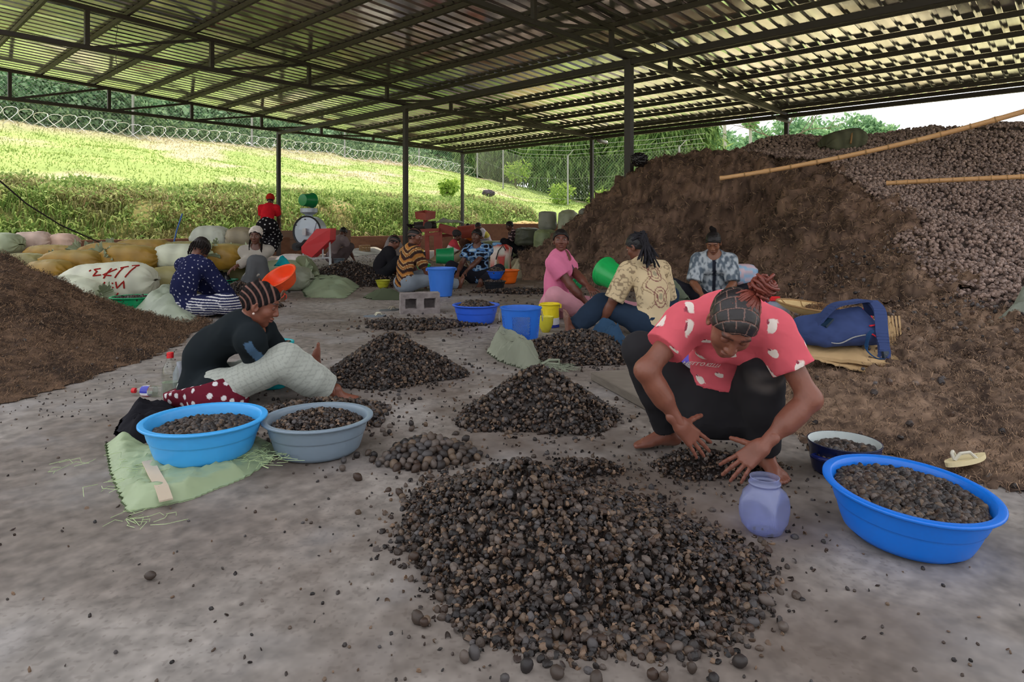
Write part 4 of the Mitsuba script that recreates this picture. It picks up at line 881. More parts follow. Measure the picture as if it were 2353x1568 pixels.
bucket('bucket', 'green bucket lying on its side beside the woman in the white headscarf', P(1002, 589, 16.2), 0.17, 0.21, 0.42, S(30, 152, 92), 0.15, math.radians(0), math.radians(90), False)
bucket('bucket', 'green bucket lying on its side against the fibre heap behind the dreadlocked woman', P(1432, 648, 9.0), 0.155, 0.20, 0.40, S(34, 184, 92), 0.6, math.radians(-72), 0, False)
bucket('bucket', 'upright green bucket behind the woman in the zigzag shirt', at(966, 0, 13.6), 0.13, 0.17, 0.30, S(48, 190, 104), 0, 0, math.radians(6), False)
basin('bowl', 'green bowl lying tipped behind the woman in pink', P(1332, 660, 10.2), 0.13, 0.12, S(38, 140, 86), 0, math.radians(10), math.radians(-55), catg='bowl')
bucket('bucket', 'grey metal bucket beside the grey grinding machine', at(779, 0, 16.6), 0.115, 0.13, 0.25, S(96, 108, 118), 0, handle=False)
# clear bucket with red handle, and tray
scene['m_clear'] = {'type': 'blendbsdf', 'weight': 0.45, 'a': {'type': 'thindielectric', 'int_ior': 1.3}, 'b': two({'type': 'roughplastic', 'diffuse_reflectance': {'type': 'rgb', 'value': L(196, 206, 224)}, 'alpha': 0.15})}
c = at(1790, 0.12, 6.3); t = thing('bucket', 'clear plastic bucket with a red handle beside the winnowing tray', 'bucket')
m = place(lathe([(0.001, 0.0), (0.085, 0.0), (0.10, 0.20), (0.106, 0.21), (0.106, 0.215)], 40), c); put('body', m, 'm_clear', t, smooth=True)
m = place(bar(V(-0.045, 0.10, 0.235), V(0.045, 0.10, 0.235), 0.03, 0.045, bevel=0.006), c); put('handle', m, 'm_plastic', t, color=col(m, S(214, 40, 44)), label='red lid handle')
m = cat([place(bar(V(-0.03, -0.104, z), V(0.05, -0.104, z), 0.012, 0.012), c) for z in (0.055, 0.11)] + [place(bar(V(x, -0.104, 0.05), V(x, -0.104, 0.115), 0.01, 0.01), c) for x in (-0.03, 0.05)] + [place(box((0.01, -0.1, 0.066), (0.08, 0.012, 0.03)), c)]); put('clasp', m, 'm_plastic', t, color=col(m, S(206, 40, 44)), label='red plastic clasp')
c = P(1862, 722, 5.9); t = thing('winnowing_tray', 'pale woven cane winnowing tray behind the blue backpack', 'tray')
def tray(a, b):
    th = a * 2 * np.pi; r = b * 0.29; z = 0.075 * b ** 3
    return np.stack([r * np.cos(th), r * np.sin(th), z], -1)
m = grid_mesh(49, 14, tray); v = np.asarray(m.vertices); v2 = v - V(0, 0, 0.008)
m = place(TM(np.vstack([v, v2]), np.vstack([m.faces, m.faces[:, ::-1] + len(v)])), c, 0.5, math.radians(6), math.radians(4)); a = np.arctan2(v[:, 1], v[:, 0]); st = 0.82 + 0.3 * (np.sin(np.hypot(v[:, 0], v[:, 1]) * 260) > 0)
cc = np.vstack([S(196, 170, 122)[None] * st[:, None]] * 2); put('weave', m, 'm_matte', t, color=cc)
put('rim', place(tube([V(0.29 * math.cos(q), 0.29 * math.sin(q), 0.075) for q in np.linspace(0, 2 * np.pi, 50)], 0.009, 6), c, 0.5, math.radians(6), math.radians(4)), 'm_cane', t)
scene['m_cane'] = prin(L(150, 116, 74), 0.6)
for q in range(8):
    a = q * np.pi / 4 + 0.2; put('spoke', place(tube([V(r * math.cos(a), r * math.sin(a), 0.075 * (r / 0.29) ** 3 + 0.004) for r in np.linspace(0.02, 0.285, 7)], 0.0035, 4), c, 0.5, math.radians(6), math.radians(4)), 'm_cane', t)
rng = np.random.default_rng(4); a = rng.uniform(0, 2*np.pi, 900); r = 0.16 * np.sqrt(rng.uniform(0, 1, 900)); pos = np.stack([r*np.cos(a) + 0.08, r*np.sin(a) - 0.02, 0.02 + 0.05 * (1 - (r/0.16)**2) + 0 * r], -1) + c
m, cc = strands(pos, np.tile(V(0, 0, 1), (900, 1)), 1500, rng, 0.04, 0.003, FLO, S(170, 130, 96)); put('tray_husks', m, 'm_matte', label='brown husk fibre heaped on the winnowing tray', cat='husks', kind='stuff', color=cc)
# bottles
scene['m_pet'] = {'type': 'thindielectric', 'int_ior': 1.35, 'specular_transmittance': {'type': 'rgb', 'value': [0.93, 0.95, 0.92]}}
scene['m_water'] = {'type': 'blendbsdf', 'weight': 0.25, 'a': {'type': 'thindielectric', 'int_ior': 1.2, 'specular_transmittance': {'type': 'rgb', 'value': [0.86, 0.9, 0.86]}}, 'b': two({'type': 'diffuse', 'reflectance': {'type': 'rgb', 'value': L(176, 180, 172)}})}
c = at(391, 0, 4.0); t = thing('bottle', 'clear upright bottle with a red cap, half full, behind the seated woman in black', 'bottle')
PB = [(0.001, 0.004), (0.036, 0.0), (0.045, 0.008), (0.047, 0.03), (0.046, 0.08), (0.048, 0.12), (0.047, 0.17), (0.040, 0.205), (0.024, 0.235), (0.019, 0.25), (0.018, 0.275)]
put('body', place(lathe(PB, 32), c), 'm_pet', t, smooth=True)
put('water', place(lathe([(0.001, 0.006), (0.034, 0.004), (0.043, 0.012), (0.0445, 0.10), (0.045, 0.118), (0.001, 0.118)], 32), c), 'm_water', t, smooth=30)
m = place(lathe([(0.0195, 0.262), (0.0195, 0.292), (0.017, 0.295), (0.001, 0.295)], 24), c); put('cap', m, 'm_plastic', t, smooth=30); scene[t + '__cap']['bsdf'] = {'type': 'ref', 'id': 'm_redcap'}
scene['m_redcap'] = prin(L(206, 36, 44), 0.35)
a, b = G(316, 898, 0.034), G(376, 900, 0.034); t = thing('bottle', 'clear plastic bottle with a red cap and blue label lying on the floor', 'bottle')
d = unit(b - a); ang = math.atan2(d[1], d[0])
def lay(m): return place(place(m, (0, 0, 0), 0, 0, math.radians(90)), a, ang)
put('body', lay(lathe([(0.011, -0.012), (0.013, 0.0), (0.030, 0.035), (0.033, 0.06), (0.031, 0.10), (0.033, 0.14), (0.033, 0.175), (0.028, 0.185), (0.001, 0.18)], 28)), 'm_pet', t, smooth=True)
put('cap', lay(lathe([(0.001, -0.035), (0.016, -0.034), (0.016, -0.012), (0.001, -0.012)], 20)), 'm_redcap', t, smooth=30)
m = lay(lathe([(0.0305, 0.035), (0.0338, 0.06), (0.032, 0.085)], 40)); v = np.asarray(m.vertices); s_ = (v - a) @ d; th = np.arctan2((v - a) @ np.cross(d, [0, 0, 1]), v[:, 2] - a[2])
cc = np.where((np.abs(np.sin(th * 1.5)) < 0.45)[:, None], S(232, 232, 240), np.where((np.sin(th * 1.5) > 0)[:, None], S(54, 60, 170), S(204, 50, 70))); put('label', m, 'm_gloss', t, smooth=True, color=cc, label='red, white and blue printed label')
m = lay(lathe([(0.001, 0.086), (0.029, 0.087), (0.0305, 0.10), (0.030, 0.118), (0.001, 0.119)], 24)); put('water', m, 'm_water', t, smooth=30)
c = at(412, 0, 4.1); t = thing('bottle', 'blue tinted bottle mostly hidden behind the back of the seated woman', 'bottle')
m = place(lathe([(0.001, 0), (0.035, 0), (0.036, 0.15), (0.016, 0.2), (0.015, 0.22), (0.001, 0.22)], 24), c); put('body', m, 'm_clear', t, smooth=30)
# glass jar and tin beside the woman in pink
c = at(1364, 0, 7.1); t = thing('tin', 'dented tin with a torn paper label in front of the woman in pink', 'tin')
m = place(lathe([(0.001, 0), (0.085, 0), (0.087, 0.005), (0.082, 0.02), (0.083, 0.05), (0.085, 0.14), (0.087, 0.145), (0.083, 0.145), (0.08, 0.02), (0.001, 0.012)], 30), c); put('body', m, 'm_plastic', t, smooth=30); scene[t + '__body']['bsdf'] = {'type': 'ref', 'id': 'm_tin'}
scene['m_tin'] = prin(L(110, 104, 98), 0.45, 0.6)
m = place(grid_mesh(9, 2, lambda a, b: np.stack([0.0875 * np.cos(-2.0 + 1.3 * a), 0.0875 * np.sin(-2.0 + 1.3 * a), 0.03 + 0.07 * b + 0.01 * np.sin(9 * a)], -1)), c); put('paper', m, 'm_matte', t, color=col(m, S(190, 188, 184)))
fill('dark nuts in the dented tin', c, 0.076, 0.12, 0.01, 70, 0.025, 64, 0.7, True)
c = at(1351, 0.145, 7.12); t = thing('glass', 'small clear glass standing on the dented tin', 'glass'); put('body', place(lathe([(0.001, 0.0), (0.03, 0.0), (0.04, 0.075), (0.042, 0.075)], 24), c), 'm_pet', t, smooth=30)
# ================================================================ sacks, cloths, machines, poles, small things
def sack_mesh(L_, W, H, seed, nu=48, nv=40, wr=0.018, p=0.34, taper=0.12):
    """A stuffed sack lying along x: a soft box with sewn, pinched ends and wrinkles."""
    a, b = np.meshgrid(np.linspace(-1, 1, nu), np.linspace(0, 2 * np.pi, nv, endpoint=False), indexing='ij')
    sx = np.sign(a) * np.abs(a); env = np.clip(1 - np.abs(a) ** 3.6, 0, 1) ** 0.5
    sq = lambda c: np.sign(c) * np.abs(c) ** 0.75
    y = W / 2 * sq(np.cos(b)) * (0.30 + 0.70 * env) * (1 - taper * a * 0.5); z = H / 2 * sq(np.sin(b)) * (0.05 + 0.95 * env)
    x = L_ / 2 * sx * (1 + 0.03 * np.cos(b) ** 2)
    v = np.stack([x, y, z], -1).reshape(-1, 3)
    i, j = np.meshgrid(np.arange(nu - 1), np.arange(nv), indexing='ij'); j2 = (j + 1) % nv
    q = np.stack([i*nv+j, (i+1)*nv+j, (i+1)*nv+j2, i*nv+j2], -1).reshape(-1, 4)
    f = np.vstack([q[:, [0, 1, 2]], q[:, [0, 2, 3]]])
    m = TM(v, f[:, ::-1]); n = vnorm(m)
    fold = npf(v * V(2.0, 7.0, 7.0) / max(W, 0.2) * 0.5, 1.0, 3, seed) + 0.6 * npf(v, 5.0, 3, seed + 3) + 0.9 * np.abs(npf(v * V(3, 6, 6), 3.0, 3, seed + 8)) * (0.4 + np.abs(a.reshape(-1)))
    endw = np.abs(a).reshape(-1) ** 4 * np.sin(b.reshape(-1) * 9 + seed) * 0.014
    v = v + n * (fold * wr * 2.4 + endw)[:, None]
    v[:, 2] = np.maximum(v[:, 2], -H / 2 * 0.86)
    v[:, 2] += H / 2 * 0.86
    return TM(v, m.faces)
def tuft_mesh(r, h, seed, n=30, m_=10):
    """The ruffled mouth of a tied bag, along +z."""
    rng = np.random.default_rng(seed); ph = rng.uniform(0, 6.28, 4)
    def fn(a, b):
        th = a * 2 * np.pi; rr = r * (0.22 + 0.78 * b ** 1.4) * (1 + 0.16 * b * np.sin(7 * th + ph[0]) + 0.14 * b * np.sin(13 * th + ph[1]) + 0.10 * np.sin(22 * th + ph[3]))
        z = h * b + 0.16 * h * b * np.sin(3 * th + ph[2]) + 0.08 * h * b * np.sin(9 * th + ph[3])
        return np.stack([rr * np.cos(th), rr * np.sin(th), z], -1)
    return grid_mesh(n * 2, m_, fn)
def sack_rgb(m, base, seed, stripe=0.10):
    v = np.asarray(m.vertices); k = 1 + 0.5 * npf(v, 2.2, 3, seed)
    k = k * (1 + stripe * np.sin(v[:, 0] * 26 + 3 * npf(v, 3, 2, seed)))
    return np.asarray(base)[None] * k[:, None]
GRN, YEL, PALE, OLV = S(150, 160, 130), S(146, 112, 40), S(190, 194, 172), S(132, 126, 82)
def sack(label, c, L_, W, H, yaw, rgb, seed, tilt=0.0, tuft=None, group='filled grain sacks', roll=0.0, bs='m_sack', name='grain_sack'):
    t = thing(name, label, 'sack', group)
    m0 = sack_mesh(L_, W, H, seed); cc = sack_rgb(m0, rgb, seed)
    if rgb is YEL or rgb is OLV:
        v = np.asarray(m0.vertices); k = (sst(H * 0.6, H * 0.95, v[:, 2] + 0.1 * npf(v, 4, 2, seed)) )[:, None]; cc = cc * (1 - k * 0.4) + S(160, 152, 104) * k * 0.4  # pale highlight painted into the colour along the sack tops
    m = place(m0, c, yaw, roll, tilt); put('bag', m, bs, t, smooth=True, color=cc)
    if tuft:
        e = V(L_ / 2 * tuft * 0.96, 0, H * 0.5)
        tm = place(place(tuft_mesh(W * 0.27, W * 0.34, seed), (0, 0, 0), 0, 0, math.radians(62 * tuft)), e); tm = place(tm, c, yaw, roll, tilt)
        put('mouth', tm, bs, t, smooth=True, color=sack_rgb(tm, np.asarray(GRN) * 0.95, seed + 4))
        s_ = np.linspace(0, 2 * np.pi, 14); put('tie', place(place(tube([V(0.0, W * 0.075 * math.cos(q), W * 0.075 * math.sin(q)) for q in s_], 0.006, 5), e + V(0.02 * tuft, 0, 0)), c, yaw, roll, tilt), 'm_steel', t)
    return t
fl_ = lambda px, py: G(px, py)
s1 = sack('pale grain sack with large red handwriting, in front at the left', at(252, 0, 9.35), 1.25, 0.62, 0.58, math.radians(6), S(196, 198, 178), 1, tilt=math.radians(-4))
# red handwriting on that sack: strokes laid on its camera side
def stroke_on(key_mesh, pts, w): return tube(pts, w, 5)
def sack_front(px, py):
    """Where the sight line meets the near face of the lettered sack (a vertical plane there, then pushed to the skin)."""
    return None
from trimesh.ray.ray_triangle import RayMeshIntersector
def on_skin(mesh, origin_dir_px):
    """Points of a mesh that face the front, looked up along +y from fixed world columns (x, z)."""
    o = np.array([[x, -50.0, z] for x, z in origin_dir_px]); d = np.tile(V(0, 1, 0), (len(o), 1))
    loc, ir, it = RayMeshIntersector(mesh).intersects_location(o, d, multiple_hits=False)
    out = {int(i): p for i, p in zip(ir, loc)}
    return [out[i] - V(0, 0.006, 0) for i in range(len(o)) if i in out]
def writing(parent, mesh, strokes, w=0.011, name='lettering', rgb=(150, 40, 34)):
    ms = []
    for st in strokes:
        dense = []
        for a, b in zip(st[:-1], st[1:]):
            for q in np.linspace(0, 1, 7)[:-1]: dense.append((a[0] + (b[0] - a[0]) * q, a[1] + (b[1] - a[1]) * q))
        dense.append(st[-1]); p = on_skin(mesh, dense)
        if len(p) > 2: ms.append(tube(p, w, 5))
    if ms:
        m = cat(ms); put(name, m, 'm_matte', parent, color=col(m, S(*rgb)), label='red handwritten characters')
def wp(px, py, y=9.05): q = P(px, py, y); return (q[0], q[2])
sm1 = None
def mesh_of(key):
    d = scene[key]; v, f = meshkit.WRITTEN[d['filename']][:2]; return TM(v, f)
sm1 = mesh_of(s1 + '__bag')
# the marks stand upside down, as on the real sack: "1145." over "N:TC"
st = [[wp(298, 612), wp(283, 638)], [wp(298, 612), wp(288, 613)], [wp(274, 616), wp(262, 639)], [wp(282, 614), wp(268, 617)],
      [wp(262, 619), wp(236, 632), wp(254, 634)], [wp(250, 618), wp(238, 640)], [wp(232, 632), wp(216, 634), wp(222, 624), wp(213, 620), wp(226, 618)], [wp(206, 621), wp(204, 624)],
      [wp(281, 664), wp(281, 647), wp(266, 663), wp(264, 648)], [wp(257, 650), wp(257, 653)], [wp(258, 660), wp(257, 662)], [wp(250, 661), wp(226, 663)], [wp(241, 648), wp(236, 664)], [wp(226, 648), wp(221, 652), wp(224, 658)],
      [wp(268, 674), wp(262, 683), wp(256, 685)]]
writing(s1, sm1, st, 0.010)
sack('short pale grain sack with a tied mouth lying left of the sack with red writing', at(172, 0, 8.95), 0.72, 0.46, 0.40, math.radians(-14), PALE, 2, tilt=math.radians(12), tuft=1)
R2 = [('yellow brown glossy sack above the short pale sack', 170, 0.34, 10.3, 0.88, 0.50, 0.36, 0.06, YEL, 3, 1), ('yellow brown glossy sack, second from the left in the upper row', 303, 0.36, 10.5, 0.88, 0.52, 0.42, 0.0, YEL, 4, -1), ('pale green sack above the woman in the navy dotted dress', 416, 0.38, 10.7, 0.80, 0.52, 0.42, 0.1, PALE, 5, 1),
      ('yellow brown glossy sack left of the woman in the white headwrap', 508, 0.34, 11.0, 0.68, 0.50, 0.44, 0.05, YEL, 6, 1), ('olive sack directly behind the white headwrap', 572, 0.36, 11.3, 0.50, 0.50, 0.40, 0.0, OLV, 7, -1),
      ('dull yellow sack half buried at the left by the fibre heap', 118, 0.16, 9.9, 0.7, 0.5, 0.42, -0.25, YEL, 8, None), ('olive sack at the far left end of the stack', 45, 0.26, 10.8, 0.9, 0.5, 0.38, 0.02, OLV, 9, 1),
      ('olive sack behind the head of the woman in the dotted dress', 392, 0.0, 10.2, 0.9, 0.6, 0.46, 0.0, OLV, 10, None), ('olive yellow sack behind the teal basin', 520, 0.0, 11.6, 1.0, 0.6, 0.44, 0.05, OLV, 11, None),
      ('yellow sack in the back row above the second glossy sack', 250, 0.42, 11.8, 1.0, 0.5, 0.36, 0.03, YEL, 12, -1), ('yellow sack in the back row behind the pale green sack', 330, 0.44, 12.2, 1.0, 0.5, 0.40, 0.12, YEL, 13, -1), ('olive sack in the back row left of the white sacks', 425, 0.42, 12.3, 1.0, 0.5, 0.38, 0.0, OLV, 14, 1), ('olive sack in the back row under the white sacks', 520, 0.36, 12.6, 1.0, 0.5, 0.38, 0.0, OLV, 15, 1),
      ('yellow sack in the back row at the far left', 130, 0.40, 12.0, 1.0, 0.5, 0.34, 0.0, YEL, 26, 1), ('pale tied sack right of the woman in the white headwrap', 648, 0.0, 11.6, 0.72, 0.58, 0.50, 0.1, GRN, 16, 1), ('grey green sack with brown writing behind the turquoise cloth', 672, 0.0, 11.0, 0.62, 0.5, 0.42, -0.1, S(142, 146, 128), 17, None),
      ('supporting sack lying under the upper row at the left', 260, 0.0, 10.9, 1.1, 0.6, 0.40, 0.0, OLV, 27, None), ('supporting sack lying under the upper row in the middle', 470, 0.0, 12.2, 1.2, 0.7, 0.42, 0.0, OLV, 28, None), ('supporting sack lying under the back row', 330, 0.0, 12.4, 1.2, 0.7, 0.44, 0.0, OLV, 29, None)]
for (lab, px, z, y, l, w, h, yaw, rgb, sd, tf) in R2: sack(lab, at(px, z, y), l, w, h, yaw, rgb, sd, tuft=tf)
sack('large white grey sack standing on the stack left of the bending woman', at(486, 0.55, 13.4), 0.76, 0.5, 0.55, 0.0, S(176, 180, 166), 18)
sack('brownish open sack beside the large white grey one', at(556, 0.62, 13.3), 0.56, 0.5, 0.44, 0.1, S(136, 126, 104), 19)
sack('pinkish white sack showing over the stack, left of the other', at(78, 0.62, 12.6), 0.62, 0.45, 0.36, 0.1, S(196, 172, 158), 20); sack('pinkish white sack showing over the stack, right of the other', at(147, 0.60, 12.8), 0.5, 0.42, 0.32, 0, S(200, 170, 152), 21)
sack('grey green sack over the stack at the left edge', at(8, 0.55, 12.0), 0.6, 0.5, 0.4, 0, GRN, 22); sack('white sack lying behind the pale tied sack', at(668, 0.26, 12.4), 0.5, 0.4, 0.3, 0.2, S(214, 204, 200), 23)
# olive upright flap of an opened sack
t = thing('sack_flap', 'dark olive open sack standing like a fan beside the machine chute', 'sack')
def flap(a, b):
    th = math.radians(-15) + a * math.radians(130); r = 0.40 * b
    return np.stack([r * np.cos(th) * 0.72 + 0.02 * np.sin(9 * b + 4 * a), 0.06 * np.sin(6 * a) + 0.05 * b, r * np.sin(th) * 1.1 + 0.10], -1)
m = grid_mesh(24, 14, flap); v = np.asarray(m.vertices); m = TM(np.vstack([v, v + V(0, 0.03, 0)]), np.vstack([m.faces, m.faces[:, ::-1] + len(v)])); m = place(m, at(694, 0.0, 11.6)); put('cloth', m, 'm_sack', t, smooth=True, color=sack_rgb(m, S(104, 110, 78), 3)); 
# upright sacks at the far end
def upright(label, px, z, y, r, h, rgb, seed, group='upright grain sacks'):
    t = thing('grain_sack', label, 'sack', group)
    prof = [(0.001, 0), (r * 0.85, 0.0), (r, h * 0.12), (r * 1.02, h * 0.45), (r * 0.97, h * 0.78), (r * 0.90, h * 0.92), (r * 0.6, h * 0.99), (0.001, h)]
    pr = np.array(prof); zz = np.interp(np.linspace(0, 7, 40), np.arange(8), pr[:, 1]); rr = np.interp(np.linspace(0, 7, 40), np.arange(8), pr[:, 0])
    m = lathe(np.stack([rr, zz], -1), 40); v = np.asarray(m.vertices).copy(); v += vnorm(m) * ((npf(v, 2.6 / max(r, 0.3), 3, seed) + 0.5 * npf(v * V(1, 1, 3), 5, 2, seed + 1)) * 0.16 * r)[:, None]
    m = place(TM(v, m.faces), at(px, z, y)); put('bag', m, 'm_sack', t, smooth=True, color=sack_rgb(m, rgb, seed)); return t
upright('tall pale upright sack on the nut heap in front of the far post', 1305, 0.45, 18.6, 0.285, 1.05, S(166, 172, 146), 30)
upright('dark grey upright sack beside the far post', 1347, 0.62, 19.2, 0.24, 0.95, S(128, 128, 124), 31)
t = upright('knobbly grey sack standing on the slumped one at the left of the upright sacks', 1258, 0.95, 18.8, 0.26, 0.52, S(140, 142, 130), 32)
upright('slumped green grey sack at the left of the upright sacks', 1253, 0.30, 18.3, 0.32, 0.66, S(126, 138, 100), 33)
upright('dark folded sack behind the woman in the dark floral shirt', 1214, 0.45, 21.0, 0.42, 0.55, S(80, 84, 70), 34); upright('small pale sack half hidden by the fibre heap, beside the far post', 1376, 0.60, 19.6, 0.2, 0.6, S(150, 158, 150), 35)
sack('large green sack lying behind the woman in the blue dress', at(1137, 0, 22.0), 1.5, 0.8, 0.62, 0.1, S(122, 130, 96), 36)

# --- loose cloths and empty sacks
def cloth(name, label, pts, h, rgb, seed, fold=1.0, catg='cloth', bs='m_sack', z0=0.004, step=0.018, fall=0.06, part='sheet', dark=None):
    poly = shapely.Polygon([p[:2] for p in pts]).buffer(0.01)
    x0, y0, x1, y1 = poly.bounds; xs, ys = np.arange(x0 - step, x1 + 2 * step, step), np.arange(y0 - step, y1 + 2 * step, step)
    xx, yy = np.meshgrid(xs, ys, indexing='ij'); x, y = xx.ravel(), yy.ravel()
    P_ = shapely.points(x, y); d = shapely.distance(poly.boundary, P_) * np.where(shapely.contains_xy(poly, x, y), 1, -1)
    q3 = np.stack([x, y, 0 * x], -1); rg = 1 - np.abs(2 * meshkit.fbm(q3 * V(1, 1, 1) * (1.0 / (fall * 3.2)), 3, seed) - 1)
    rg2 = 1 - np.abs(2 * meshkit.fbm(q3 * V(1, 1, 1) * (1.0 / (fall * 1.1)) + 5, 3, seed + 2) - 1)
    z = h * sst(-0.2 * fall, fall, d) * (0.35 + 0.85 * fold * (rg ** 2.5) + 0.35 * rg2 ** 3 + 0.2 * (1 - fold)) + z0
    nx, ny = xx.shape; i, j = np.meshgrid(np.arange(nx - 1), np.arange(ny - 1), indexing='ij')
    q = np.stack([i*ny+j, (i+1)*ny+j, (i+1)*ny+j+1, i*ny+j+1], -1).reshape(-1, 4); f = np.vstack([q[:, [0, 1, 2]], q[:, [0, 2, 3]]])
    ok = d > -step * 0.7; f = f[ok[f].all(1)]
    v = np.stack([x, y, z], -1); n0 = len(v); vb = v.copy(); vb[:, 2] = z0 - 0.003
    m = TM(np.vstack([v, vb]), np.vstack([f, f[:, ::-1] + n0])); 
    edges = np.sort(np.vstack([f[:, [0, 1]], f[:, [1, 2]], f[:, [2, 0]]]), axis=1); u, cnt = np.unique(edges, axis=0, return_counts=True); e = u[cnt == 1]
    m = TM(m.vertices, np.vstack([m.faces, np.stack([e[:, 0], e[:, 1], e[:, 1] + n0], -1), np.stack([e[:, 0], e[:, 1] + n0, e[:, 0] + n0], -1)])); m.remove_unreferenced_vertices()
    t = thing(name, label, catg); cc = sack_rgb(m, rgb, seed, 0.04)
    put(part, m, bs, t, smooth=True, color=cc); return t
t = cloth('empty_sack', 'folded pale green woven sack under the light blue basin', [G(*q) for q in ((248, 1022), (300, 1008), (345, 1035), (420, 1020), (610, 1018), (632, 1034), (615, 1062), (560, 1098), (430, 1150), (300, 1176), (284, 1145), (262, 1090))], 0.05, S(146, 162, 128), 3, 0.55, 'sack', fall=0.07, step=0.012)
rng = np.random.default_rng(12); ms = []
for (px, py, n_, sp) in ((560, 1050, 46, 70), (620, 1045, 30, 20), (300, 1070, 22, 60), (330, 1195, 16, 45), (250, 1110, 8, 20)):
    for _ in range(n_):
        p = G(px + rng.normal() * sp, py + rng.normal() * 12, 0.045 if py < 1150 else 0.006); a = rng.uniform(0, 6.28); l = rng.uniform(0.04, 0.12)
        ms.append(tube([p, p + V(math.cos(a), math.sin(a), 0.12) * l * 0.5, p + V(math.cos(a + 0.7), math.sin(a + 0.7), -0.05) * l], 0.0012, 3, False))
m = cat(ms); put('threads', m, 'm_matte', t, color=col(m, S(168, 186, 140)), kind='stuff', label='frayed green threads along the edge')
st_ = [G(340, 1060, 0.052), G(355, 1090, 0.052), G(372, 1120, 0.05), G(382, 1150, 0.04)]; m = cat([bar(a, b, 0.045, 0.006) for a, b in zip(st_[:-1], st_[1:])]); put('patch', m, 'm_matte', t, color=col(m, S(186, 172, 152)), label='pale strip across the sack')
cloth('black_cloth', 'crumpled black garment behind the light blue basin', [G(*q) for q in ((268, 1000), (285, 965), (330, 945), (385, 930), (405, 950), (395, 985), (345, 1012), (300, 1025))], 0.10, S(26, 26, 32), 5, 1.0, 'garment', 'm_cloth', fall=0.09)
cloth('empty_sack', 'grey green empty sack folded on the floor behind the seated woman in black', [G(*q) for q in ((690, 655), (705, 684), (790, 686), (830, 655), (800, 648), (740, 648))], 0.14, S(140, 154, 126), 6, 0.8, 'sack', fall=0.25, step=0.04)
cloth('empty_sack', 'grey green sack draped on the floor behind the navy dotted dress', [G(*q) for q in ((300, 728), (345, 748), (450, 748), (456, 735), (430, 705), (390, 690), (350, 700))], 0.26, S(150, 160, 140), 7, 0.7, 'sack', fall=0.28, step=0.03)
t = cloth('grey_cloth', 'crumpled grey green cloth beside the mesh basket', [G(*q) for q in ((1122, 812), (1140, 775), (1180, 785), (1240, 815), (1238, 845), (1205, 850), (1150, 832))], 0.13, S(128, 132, 116), 8, 1.0, 'cloth', 'm_cloth', fall=0.10)
ms = []; rng = np.random.default_rng(15)
for _ in range(170):
    p = G(1265 + rng.normal() * 24, 843 + rng.normal() * 4.5, 0.012); a = rng.uniform(0, 6.28); l = rng.uniform(0.05, 0.14); ms.append(tube([p, p + V(math.cos(a), math.sin(a), 0.2) * l * 0.5, p + V(math.cos(a + 0.8), math.sin(a + 0.8), 0.0) * l], 0.0022, 3, False))
ms.append(tube([G(1245, 838, 0.02), G(1262, 828, 0.05), G(1285, 828, 0.05), G(1284, 838, 0.03), G(1255, 836, 0.025)], 0.012, 6))
m = cat(ms); put('twine', m, 'm_matte', label='tangle of frayed grey green twine in front of the low shell pile', cat='twine', color=col(m, S(128, 134, 116)), kind='stuff')
for (lab, pts, h, rgb, sd, fa) in (('grey white tarpaulin crumpled on the floor beside the far low wall', ((775, 584), (800, 590), (880, 584), (895, 574), (850, 572)), 0.15, S(156, 156, 150), 9, 0.5), ('dark green rag on the floor left of the concrete block', ((838, 684), (860, 690), (930, 690), (920, 675), (870, 672)), 0.14, S(82, 90, 70), 10, 0.2),
        ('pale sack lying behind the orange basin and the colourful bag', ((1160, 618), (1180, 640), (1215, 640), (1235, 622), (1200, 612)), 0.30, S(150, 142, 120), 11, 0.3), ('brown sack cloth under the green bucket by the white headscarf', ((985, 598), (1010, 604), (1080, 600), (1075, 585), (1030, 582)), 0.18, S(140, 122, 100), 13, 0.4)):
    cloth('crumpled_cloth', lab, [G(*q) for q in pts], h, rgb, sd, 1.0, 'cloth', 'm_cloth', fall=fa, step=0.06)
t = cloth('turquoise_cloth', 'turquoise cloth bundle on the grey green sack beside the orange basin', [at(px, 0, y) for px, y in ((632, 10.6), (668, 10.5), (664, 11.0), (636, 11.1))], 0.12, S(24, 148, 156), 14, 1.0, 'cloth', 'm_cloth', z0=0.42, fall=0.12, step=0.02)
cloth('pink_cloth', 'pink patterned cloth on the floor beside the green basin', [G(*q) for q in ((330, 690), (365, 690), (362, 672), (345, 668))], 0.16, S(206, 106, 140), 15, 1.0, 'cloth', 'm_cloth', fall=0.15, step=0.03)
cloth('black_plastic_bag', 'crumpled black plastic bag lying in the teal green basin', [at(px, 0, y) for px, y in ((482, 10.85), (532, 10.8), (528, 11.1), (488, 11.15))], 0.18, S(24, 25, 28), 16, 1.0, 'bag', 'm_gloss', z0=0.15, fall=0.14, step=0.025)
cloth('blue_camouflage_cloth', 'blue and white patterned cloth by the leg of the dreadlocked woman', [G(*q) for q in ((1350, 782), (1380, 812), (1440, 826), (1450, 800), (1420, 780), (1380, 776))], 0.16, S(46, 72, 98), 17, 1.0, 'cloth', 'm_cloth', fall=0.12, step=0.02)
cloth('grey_sack', 'grey green sack lying on the fibre at the right edge', [at(px, 0, y) for px, y in ((2300, 5.6), (2420, 5.4), (2420, 6.1), (2330, 6.2))], 0.22, S(136, 142, 130), 18, 1.0, 'sack', 'm_cloth', z0=0.27, fall=0.15, step=0.025)

